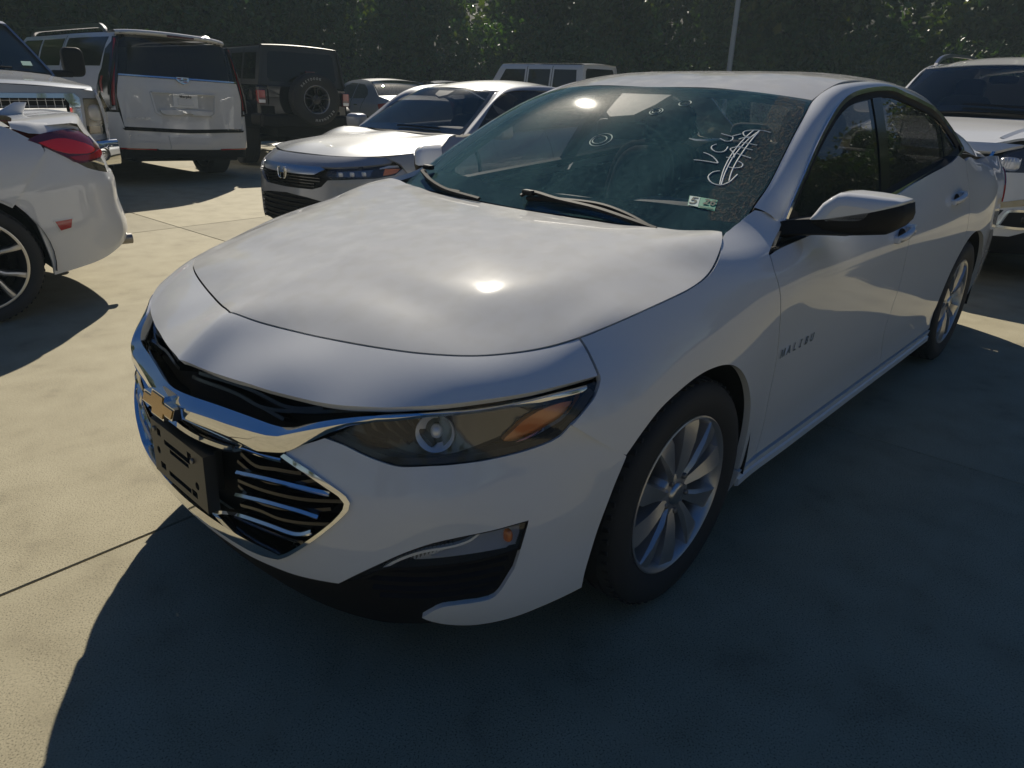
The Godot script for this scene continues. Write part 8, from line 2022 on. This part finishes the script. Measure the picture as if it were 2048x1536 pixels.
	d["R"] = Field.new(1, [-0.85, 0.85, 7, -4, -1, 7], [1.4458, 1.4922, 1.5718, 1.6202, 1.5695, 1.5195, 1.4945, 1.5265, 1.5748, 1.6468, 1.7071, 1.6603, 1.5822, 1.545, 1.6015, 1.6675, 1.7093, 1.7776, 1.7619, 1.6375, 1.5854, 1.6376, 1.7213, 1.7309, 1.773, 1.7736, 1.6519, 1.6008, 1.6015, 1.6675, 1.7093, 1.7776, 1.7619, 1.6375, 1.5854, 1.5265, 1.5748, 1.6468, 1.7071, 1.6603, 1.5822, 1.545, 1.4458, 1.4922, 1.5718, 1.6202, 1.5695, 1.5195, 1.4945])
	return d

# ------------------------------------------------------------------ helpers
class Field:
	var kind := 0
	var d: Array
	var c: PackedFloat32Array
	func _init(k: int, dom: Array, co: Array):
		kind = k; d = dom; c = PackedFloat32Array(co)
	func at(u: float, v: float) -> float:
		var nu: int = d[2]
		var nv: int = d[5]
		var a: float = clampf((u - d[0]) / (d[1] - d[0]), 0.0, 1.0) * (nu - 3)
		var b: float = clampf((v - d[3]) / (d[4] - d[3]), 0.0, 1.0) * (nv - 3)
		var i := mini(int(a), nu - 4)
		var j := mini(int(b), nv - 4)
		a -= i; b -= j
		var a2 := a * a
		var b2 := b * b
		var w0 := (1 - a) * (1 - a) * (1 - a)
		var w1 := 3 * a2 * a - 6 * a2 + 4
		var w2 := -3 * a2 * a + 3 * a2 + 3 * a + 1
		var w3 := a2 * a
		var x0 := (1 - b) * (1 - b) * (1 - b)
		var x1 := 3 * b2 * b - 6 * b2 + 4
		var x2 := -3 * b2 * b + 3 * b2 + 3 * b + 1
		var x3 := b2 * b
		var o := i * nv + j
		var s := w0 * (x0 * c[o] + x1 * c[o + 1] + x2 * c[o + 2] + x3 * c[o + 3])
		o += nv
		s += w1 * (x0 * c[o] + x1 * c[o + 1] + x2 * c[o + 2] + x3 * c[o + 3])
		o += nv
		s += w2 * (x0 * c[o] + x1 * c[o + 1] + x2 * c[o + 2] + x3 * c[o + 3])
		o += nv
		s += w3 * (x0 * c[o] + x1 * c[o + 1] + x2 * c[o + 2] + x3 * c[o + 3])
		return s / 36.0
	func raw(u: float, v: float) -> Vector3:
		var w := at(u, v)
		if kind == 0: return Vector3(w, v, u)
		if kind == 1: return Vector3(u, w, v)
		return Vector3(w * sin(u), v, -0.3 + w * cos(u))
	func nor(u: float, v: float) -> Vector3:
		var e := 0.004
		var du := raw(u + e, v) - raw(u - e, v)
		var dv := raw(u, v + e) - raw(u, v - e)
		var n := du.cross(dv).normalized()
		if kind == 0: return n if n.x > 0 else -n
		if kind == 1: return n if n.y > 0 else -n
		return n if n.dot(Vector3(sin(u), 0, cos(u))) > 0 else -n
	func pos(u: float, v: float, off := 0.0) -> Vector3:
		return raw(u, v) if off == 0.0 else raw(u, v) + nor(u, v) * off

class MB:
	var p := PackedVector3Array()
	var n := PackedVector3Array()
	var t := PackedVector2Array()
	var ix := PackedInt32Array()
	func v(a: Vector3, b: Vector3, uv := Vector2.ZERO) -> int:
		p.append(a); n.append(b); t.append(uv)
		return p.size() - 1
	func tri(a: int, b: int, c: int):
		var g := (p[c] - p[a]).cross(p[b] - p[a])
		if g.dot(n[a] + n[b] + n[c]) < 0: ix.append_array([a, c, b])
		else: ix.append_array([a, b, c])
	func quad(a: int, b: int, c: int, e: int):
		tri(a, b, c); tri(a, c, e)
	func face(pts: Array, out := Vector3.ZERO):
		var nn := Vector3.ZERO
		for k in range(1, pts.size() - 1): nn += (pts[k] - pts[0]).cross(pts[k + 1] - pts[0])
		nn = nn.normalized()
		if out != Vector3.ZERO and nn.dot(out) < 0: nn = -nn
		var o := p.size()
		for q in pts: v(q, nn, Vector2(q.x, q.y))
		for k in range(1, pts.size() - 1): tri(o, o + k, o + k + 1)
	# rows of equal length; smooth normals; flip turns them over
	func grid(rows: Array, flip := false, wrap := false, hard := false):
		var R := rows.size()
		var K: int = rows[0].size()
		if hard:
			for i in R - 1:
				for j in (K if wrap else K - 1):
					var j2 := (j + 1) % K
					var a: Vector3 = rows[i][j]
					var b: Vector3 = rows[i][j2]
					var c: Vector3 = rows[i + 1][j2]
					var e: Vector3 = rows[i + 1][j]
					var nn := (c - a).cross(e - b).normalized()
					if flip: nn = -nn
					var o := p.size()
					for q in [a, b, c, e]: v(q, nn, Vector2(q.x, q.y))
					quad(o, o + 1, o + 2, o + 3)
			return
		var o := p.size()
		for i in R:
			for j in K:
				var a: Vector3 = rows[maxi(i - 1, 0)][j]
				var b: Vector3 = rows[mini(i + 1, R - 1)][j]
				var c: Vector3 = rows[i][(j - 1 + K) % K] if wrap else rows[i][maxi(j - 1, 0)]
				var e: Vector3 = rows[i][(j + 1) % K] if wrap else rows[i][mini(j + 1, K - 1)]
				var nn := (e - c).cross(b - a)
				if nn.length() < 1e-12: nn = Vector3.UP
				nn = nn.normalized()
				v(rows[i][j], -nn if flip else nn, Vector2(float(j) / (K - 1), float(i) / (R - 1)))
		for i in R - 1:
			for j in (K if wrap else K - 1):
				var j2 := (j + 1) % K
				quad(o + i * K + j, o + i * K + j2, o + (i + 1) * K + j2, o + (i + 1) * K + j)
	# box with chamfered edges
	func box(c: Vector3, s: Vector3, bev := 0.0, bas := Basis()):
		var h := s * 0.5
		if bev <= 0.0:
			for ax in 3:
				for sg in [-1.0, 1.0]:
					var u := (ax + 1) % 3
					var w := (ax + 2) % 3
					var pts := []
					for k in [[-1, -1], [1, -1], [1, 1], [-1, 1]]:
						var q := Vector3()
						q[ax] = sg * h[ax]; q[u] = k[0] * h[u]; q[w] = k[1] * h[w]
						pts.append(c + bas * q)
					var o := Vector3(); o[ax] = sg
					face(pts, bas * o)
			return
		bev = minf(bev, minf(h.x, minf(h.y, h.z)) * 0.95)
		for ax in 3:
			var u := (ax + 1) % 3
			var w := (ax + 2) % 3
			for sg in [-1.0, 1.0]:
				var pts := []
				for k in [[-1, -1], [1, -1], [1, 1], [-1, 1]]:
					var q := Vector3()
					q[ax] = sg * h[ax]; q[u] = k[0] * (h[u] - bev); q[w] = k[1] * (h[w] - bev)
					pts.append(c + bas * q)
				var o := Vector3(); o[ax] = sg
				face(pts, bas * o)
			for k in [[-1, -1], [1, -1], [1, 1], [-1, 1]]:
				var o := Vector3(); o[u] = k[0]; o[w] = k[1]
				var pts := []
				for e in [[-1, 0], [1, 0], [1, 1], [-1, 1]]:
					var q := Vector3()
					q[ax] = e[0] * (h[ax] - bev)
					q[u] = k[0] * (h[u] - (bev if e[1] == 1 else 0.0))
					q[w] = k[1] * (h[w] - (0.0 if e[1] == 1 else bev))
					pts.append(c + bas * q)
				face(pts, bas * o)
		for sx in [-1, 1]:
			for sy in [-1, 1]:
				for sz in [-1, 1]:
					var o := Vector3(sx, sy, sz)
					var pts := []
					for ax in 3:
						var q := Vector3(sx * (h.x - bev), sy * (h.y - bev), sz * (h.z - bev))
						q[ax] = o[ax] * h[ax]
						pts.append(c + bas * q)
					face(pts, bas * o)
	# rounded soft box (superellipsoid) for cushions
	func pillow(c: Vector3, s: Vector3, e := 0.35, bas := Basis(), m := 14):
		var rows := []
		for i in m + 1:
			var row := PackedVector3Array()
			var a := PI * (float(i) / m - 0.5)
			for j in m * 2:
				var b := TAU * j / (m * 2)
				var q := Vector3(MB.sp(cos(a), e) * MB.sp(cos(b), e), MB.sp(sin(a), e), MB.sp(cos(a), e) * MB.sp(sin(b), e))
				row.append(c + bas * (q * s * 0.5))
			rows.append(row)
		grid(rows, false, true)
	static func sp(x: float, e: float) -> float:
		return signf(x) * pow(absf(x), e)
	func tube(path: PackedVector3Array, r, sides := 8, caps := true):
		var rows := []
		var m := path.size()
		var up := Vector3.UP
		for i in m:
			var d := (path[mini(i + 1, m - 1)] - path[maxi(i - 1, 0)]).normalized()
			if absf(d.dot(up)) > 0.95: up = Vector3.RIGHT
			var a := d.cross(up).normalized()
			var b := a.cross(d)
			var rr: float = r if (r is float) else r[i]
			var row := PackedVector3Array()
			for k in sides:
				var an := TAU * k / sides
				row.append(path[i] + (a * cos(an) + b * sin(an)) * rr)
			rows.append(row)
		var o := p.size()
		grid(rows, true, true)
		# make normals point away from the axis
		for i in m:
			for k in sides:
				n[o + i * sides + k] = (p[o + i * sides + k] - path[i]).normalized()
		var f := ix.size()
		if caps:
			face(Array(rows[0]), path[0] - path[1])
			face(Array(rows[m - 1]), path[m - 1] - path[m - 2])
	# profile (x across, y along up) swept along path; hard edges between profile points
	func sweep(path: PackedVector3Array, ups: PackedVector3Array, prof: PackedVector2Array, closed := true, scale := PackedFloat32Array(), smooth := false):
		var m := path.size()
		var rows := []
		var K := prof.size()
		for i in m:
			var d := (path[mini(i + 1, m - 1)] - path[maxi(i - 1, 0)]).normalized()
			var up := ups[i] if ups.size() > 1 else ups[0]
			var a := up.cross(d).normalized()
			up = d.cross(a).normalized()
			var s := scale[i] if scale.size() else 1.0
			var row := PackedVector3Array()
			for q in prof: row.append(path[i] + (a * q.x + up * q.y) * s)
			rows.append(row)
		for k in (K if closed else K - 1):
			var k2 := (k + 1) % K
			var e := prof[k2] - prof[k]
			var pn := Vector2(e.y, -e.x)
			var mid := Vector2.ZERO
			for q in prof: mid += q / K
			if closed and pn.dot((prof[k] + prof[k2]) * 0.5 - mid) < 0: pn = -pn
			var o := p.size()
			for i in m:
				var d := (path[mini(i + 1, m - 1)] - path[maxi(i - 1, 0)]).normalized()
				var up := ups[i] if ups.size() > 1 else ups[0]
				var a := up.cross(d).normalized()
				up = d.cross(a).normalized()
				var nn := (a * pn.x + up * pn.y).normalized()
				if smooth:
					v(rows[i][k], (a * (prof[k] - mid).x + up * (prof[k] - mid).y).normalized(), Vector2(float(i) / m, 0))
					v(rows[i][k2], (a * (prof[k2] - mid).x + up * (prof[k2] - mid).y).normalized(), Vector2(float(i) / m, 1))
				else:
					v(rows[i][k], nn, Vector2(float(i) / m, 0)); v(rows[i][k2], nn, Vector2(float(i) / m, 1))
			for i in m - 1: quad(o + 2 * i, o + 2 * i + 1, o + 2 * i + 3, o + 2 * i + 2)
		if closed:
			face(Array(rows[0]), path[0] - path[1])
			face(Array(rows[m - 1]), path[m - 1] - path[m - 2])
	# profile of (axial x, radius); around the x axis
	func lathe(prof: PackedVector2Array, segs := 48, crease := 0.6):
		var K := prof.size()
		for k in K - 1:
			var e := (prof[k + 1] - prof[k])
			if e.length() < 1e-6: continue
			var pn := Vector2(-e.y, e.x).normalized()
			var na := pn
			var nb := pn
			if k > 0:
				var e0 := prof[k] - prof[k - 1]
				var q := Vector2(-e0.y, e0.x).normalized()
				if q.dot(pn) > crease: na = (q + pn).normalized()
			if k < K - 2:
				var e1 := prof[k + 2] - prof[k + 1]
				var q := Vector2(-e1.y, e1.x).normalized()
				if q.dot(pn) > crease: nb = (q + pn).normalized()
			var o := p.size()
			for i in segs + 1:
				var an := TAU * i / segs
				var cs := cos(an)
				var sn := sin(an)
				v(Vector3(prof[k].x, prof[k].y * cs, prof[k].y * sn), Vector3(na.x, na.y * cs, na.y * sn), Vector2(float(i) / segs, float(k) / K))
				v(Vector3(prof[k + 1].x, prof[k + 1].y * cs, prof[k + 1].y * sn), Vector3(nb.x, nb.y * cs, nb.y * sn), Vector2(float(i) / segs, float(k + 1) / K))
			for i in segs: quad(o + 2 * i, o + 2 * i + 1, o + 2 * i + 3, o + 2 * i + 2)
	# polygon in the local xy plane from z0 (back) to z1 (front), front edge bevelled
	func prism(poly: PackedVector2Array, z0: float, z1: float, xf := Transform3D(), bev := 0.0):
		var top := poly
		if bev > 0.0:
			var off := Geometry2D.offset_polygon(poly, -bev)
			if off.size() == 1 and off[0].size() == poly.size():
				# line the two outlines up
				var best := 0
				for k in off[0].size():
					if off[0][k].distance_to(poly[0]) < off[0][best].distance_to(poly[0]): best = k
				top = PackedVector2Array()
				for k in off[0].size(): top.append(off[0][(best + k) % off[0].size()])
				if top[1].distance_to(poly[1]) > bev * 4 and poly.size() > 2:
					var rv := PackedVector2Array()
					for k in top.size(): rv.append(top[(top.size() - k) % top.size()])
					top = rv
			else: bev = 0.0
		var K := poly.size()
		var ctr := Vector2.ZERO
		for q in poly: ctr += q / K
		for side in [0, 1]:
			var src := top if side == 1 else poly
			var z := z1 if side == 1 else z0
			var o := p.size()
			var nn := xf.basis * Vector3(0, 0, 1 if side == 1 else -1)
			for q in src: v(xf * Vector3(q.x, q.y, z), nn.normalized(), q)
			var ti := Geometry2D.triangulate_polygon(src)
			for k in range(0, ti.size(), 3): tri(o + ti[k], o + ti[k + 1], o + ti[k + 2])
		var cw := Geometry2D.is_polygon_clockwise(poly)
		for k in K:
			var k2 := (k + 1) % K
			var e := poly[k2] - poly[k]
			var o2 := Vector2(e.y, -e.x) if not cw else Vector2(-e.y, e.x)
			var o3 := xf.basis * Vector3(o2.x, o2.y, 0)
			face([xf * Vector3(poly[k].x, poly[k].y, z0), xf * Vector3(poly[k2].x, poly[k2].y, z0), xf * Vector3(poly[k2].x, poly[k2].y, z1 - bev), xf * Vector3(poly[k].x, poly[k].y, z1 - bev)], o3)
			if bev > 0.0:
				face([xf * Vector3(poly[k].x, poly[k].y, z1 - bev), xf * Vector3(poly[k2].x, poly[k2].y, z1 - bev), xf * Vector3(top[k2].x, top[k2].y, z1), xf * Vector3(top[k].x, top[k].y, z1)], o3 + xf.basis * Vector3(0, 0, 1) * e.length())
	# a copy of everything so far on the other side of x = 0
	func mirrored() -> MB:
		var m := MB.new()
		for q in p: m.p.append(Vector3(-q.x, q.y, q.z))
		for q in n: m.n.append(Vector3(-q.x, q.y, q.z))
		m.t = t.duplicate()
		for k in range(0, ix.size(), 3): m.ix.append_array([ix[k], ix[k + 2], ix[k + 1]])
		return m
	func add(m: MB, xf := Transform3D()):
		var o := p.size()
		for q in m.p: p.append(xf * q)
		for q in m.n: n.append((xf.basis * q).normalized())
		t.append_array(m.t)
		for k in m.ix: ix.append(k + o)
		return self
	func mesh() -> ArrayMesh:
		var a := []
		a.resize(Mesh.ARRAY_MAX)
		a[Mesh.ARRAY_VERTEX] = p; a[Mesh.ARRAY_NORMAL] = n; a[Mesh.ARRAY_TEX_UV] = t; a[Mesh.ARRAY_INDEX] = ix
		var am := ArrayMesh.new()
		am.add_surface_from_arrays(Mesh.PRIMITIVE_TRIANGLES, a)
		return am

var taken := {}
func numbered(called: String) -> String:
	taken[called] = taken.get(called, -1) + 1
	return called if taken[called] == 0 else "%s_%03d" % [called, taken[called]]

func tag(o, label: String, category: String, group := "", kind := ""):
	if label: o.set_meta("label", label)
	if category: o.set_meta("category", category)
	if group: o.set_meta("group", group)
	if kind: o.set_meta("kind", kind)
	return o

func thing(called: String, label: String, category: String, at := Vector3.ZERO, turn := 0.0, group := "") -> Node3D:
	var o := Node3D.new()
	o.name = numbered(called)
	add_child(o, true)
	o.position = at
	o.rotation.y = turn
	return tag(o, label, category, group)

func part(called: String, m, material: Material, parent: Node = self) -> MeshInstance3D:
	var o := MeshInstance3D.new()
	o.mesh = m.mesh() if m is MB else m
	o.material_override = material
	if parent == self: o.name = numbered(called)
	else:
		var k := 0
		var nm := called
		while parent.has_node(nm):
			k += 1
			nm = "%s_%03d" % [called, k]
		o.name = nm
	parent.add_child(o, true)
	return o

func mat(c: Color, rough := 0.5, metal := 0.0, coat := 0.0, coat_r := 0.03) -> StandardMaterial3D:
	var m := StandardMaterial3D.new()
	m.albedo_color = c.linear_to_srgb()
	m.roughness = rough
	m.metallic = metal
	if coat > 0.0:
		m.clearcoat_enabled = true
		m.clearcoat = coat
		m.clearcoat_roughness = coat_r
	return m

func pane(c: Color, a: float, rough := 0.0) -> StandardMaterial3D:
	var m := mat(c, rough)
	m.transparency = BaseMaterial3D.TRANSPARENCY_ALPHA
	m.albedo_color.a = a
	return m

# flat number list -> points; smooth curve through points
func pl(a: Array) -> PackedVector2Array:
	var o := PackedVector2Array()
	for k in range(0, a.size(), 2): o.append(Vector2(a[k], a[k + 1]))
	return o

func rev(a: PackedVector2Array) -> PackedVector2Array:
	var b := a.duplicate()
	b.reverse()
	return b

func sm(a: PackedVector2Array, seg := 0.02) -> PackedVector2Array:
	var o := PackedVector2Array()
	var m := a.size()
	for i in m - 1:
		var p0 := a[maxi(i - 1, 0)]
		var p3 := a[mini(i + 2, m - 1)]
		var k := maxi(1, int(ceil(a[i].distance_to(a[i + 1]) / seg)))
		for j in k:
			o.append(a[i].cubic_interpolate(a[i + 1], p0, p3, float(j) / k))
	o.append(a[m - 1])
	return o

func sm3(a: Array, seg := 0.03) -> PackedVector3Array:
	var o := PackedVector3Array()
	var m := a.size()
	for i in m - 1:
		var p0: Vector3 = a[maxi(i - 1, 0)]
		var p1: Vector3 = a[i]
		var p2: Vector3 = a[i + 1]
		var p3: Vector3 = a[mini(i + 2, m - 1)]
		var k := maxi(1, int(ceil(p1.distance_to(p2) / seg)))
		for j in k:
			o.append(p1.cubic_interpolate(p2, p0, p3, float(j) / k))
	o.append(a[m - 1])
	return o

func resample(a: PackedVector3Array, k: int) -> PackedVector3Array:
	var l := [0.0]
	for i in range(1, a.size()): l.append(l[-1] + a[i].distance_to(a[i - 1]))
	var o := PackedVector3Array()
	var j := 0
	for i in k:
		var s: float = l[-1] * i / (k - 1)
		while j < a.size() - 2 and l[j + 1] < s: j += 1
		o.append(a[j].lerp(a[j + 1], clampf((s - l[j]) / maxf(l[j + 1] - l[j], 1e-9), 0, 1)))
	return o

func join(list: Array) -> PackedVector2Array:
	var o := PackedVector2Array()
	for a in list:
		for q in a:
			if o.is_empty() or o[-1].distance_to(q) > 0.0012: o.append(q)
	while o.size() > 2 and o[0].distance_to(o[-1]) < 0.0012: o.remove_at(o.size() - 1)
	return o

func flipx(a: PackedVector2Array) -> PackedVector2Array:
	var o := PackedVector2Array()
	for q in a: o.append(Vector2(-q.x, q.y))
	return o

# a piece of a smooth surface with the outline poly (in the surface's own two coordinates), with turned-in edges
func panel(f: Field, poly: PackedVector2Array, step := 0.03, off := 0.0, thick := 0.012, gap := 0.0, mb: MB = null) -> MB:
	if mb == null: mb = MB.new()
	var dense := PackedVector2Array()
	for i in poly.size():
		var a := poly[i]
		var b := poly[(i + 1) % poly.size()]
		var k := maxi(1, int(ceil(a.distance_to(b) / step)))
		for j in k: dense.append(a.lerp(b, float(j) / k))
	var outs := [dense]
	if gap > 0.0: outs = Geometry2D.offset_polygon(dense, -gap)
	for pg in outs:
		if pg.size() < 3 or Geometry2D.is_polygon_clockwise(pg) and outs.size() > 1: continue
		var lo: Vector2 = pg[0]
		var hi: Vector2 = pg[0]
		for q in pg: lo = lo.min(q); hi = hi.max(q)
		var nx := int(ceil((hi.x - lo.x) / step))
		var ny := int(ceil((hi.y - lo.y) / step))
		var touched := {}
		for q in pg: touched[Vector2i(int((q.x - lo.x) / step), int((q.y - lo.y) / step))] = true
		var ids := {}
		var inside := {}
		for i in nx + 1:
			for j in ny + 1: inside[Vector2i(i, j)] = Geometry2D.is_point_in_polygon(lo + Vector2(i, j) * step, pg)
		for i in nx:
			for j in ny:
				var cs := [Vector2i(i, j), Vector2i(i + 1, j), Vector2i(i + 1, j + 1), Vector2i(i, j + 1)]
				var cnt := 0
				for q in cs: cnt += 1 if inside[q] else 0
				if cnt == 4 and not touched.has(Vector2i(i, j)):
					var id := []
					for q in cs:
						if not ids.has(q):
							var uv: Vector2 = lo + Vector2(q) * step
							ids[q] = mb.v(f.pos(uv.x, uv.y, off), f.nor(uv.x, uv.y), uv)
						id.append(ids[q])
					mb.quad(id[0], id[1], id[2], id[3])
				elif cnt > 0 or touched.has(Vector2i(i, j)):
					var cell := PackedVector2Array()
					for q in cs: cell.append(lo + Vector2(q) * step)
					for piece in Geometry2D.intersect_polygons(cell, pg):
						var ti := Geometry2D.triangulate_polygon(piece)
						var o := mb.p.size()
						for uv in piece: mb.v(f.pos(uv.x, uv.y, off), f.nor(uv.x, uv.y), uv)
						for k in range(0, ti.size(), 3): mb.tri(o + ti[k], o + ti[k + 1], o + ti[k + 2])
		if thick > 0.0:
			var cw := Geometry2D.is_polygon_clockwise(pg)
			for i in pg.size():
				var a: Vector2 = pg[i]
				var b: Vector2 = pg[(i + 1) % pg.size()]
				if a.distance_to(b) < 1e-5: continue
				var pa := f.pos(a.x, a.y, off)
				var pb := f.pos(b.x, b.y, off)
				var na := f.nor(a.x, a.y)
				var nb := f.nor(b.x, b.y)
				var e2 := Vector2((b - a).y, -(b - a).x) * (1.0 if not cw else -1.0)
				var m2 := (a + b) * 0.5 + e2.normalized() * 0.002
				var out := f.pos(m2.x, m2.y, off) - (pa + pb) * 0.5
				mb.face([pa, pb, pb - nb * thick, pa - na * thick], out)
	return mb

func on(f: Field, a: PackedVector2Array, off := 0.0) -> PackedVector3Array:
	var o := PackedVector3Array()
	for q in a: o.append(f.pos(q.x, q.y, off))
	return o
func nors(f: Field, a: PackedVector2Array) -> PackedVector3Array:
	var o := PackedVector3Array()
	for q in a: o.append(f.nor(q.x, q.y))
	return o
func mirror_path(a: PackedVector3Array) -> PackedVector3Array:
	var o := PackedVector3Array()
	for q in a: o.append(Vector3(-q.x, q.y, q.z))
	return o
func both(called: String, m: MB, material: Material, parent: Node) -> Array:
	return [part(called, m, material, parent), part(called, m.mirrored(), material, parent)]
func text_mesh(s: String, size: float, depth: float, font_name := "Droid Sans", bold := true) -> TextMesh:
	var tm := TextMesh.new()
	var fo := SystemFont.new()
	fo.font_names = PackedStringArray([font_name])
	if bold: fo.font_weight = 700
	tm.font = fo
	tm.text = s
	tm.font_size = 64
	tm.pixel_size = size / 64.0
	tm.depth = depth
	tm.curve_step = 2.0
	return tm
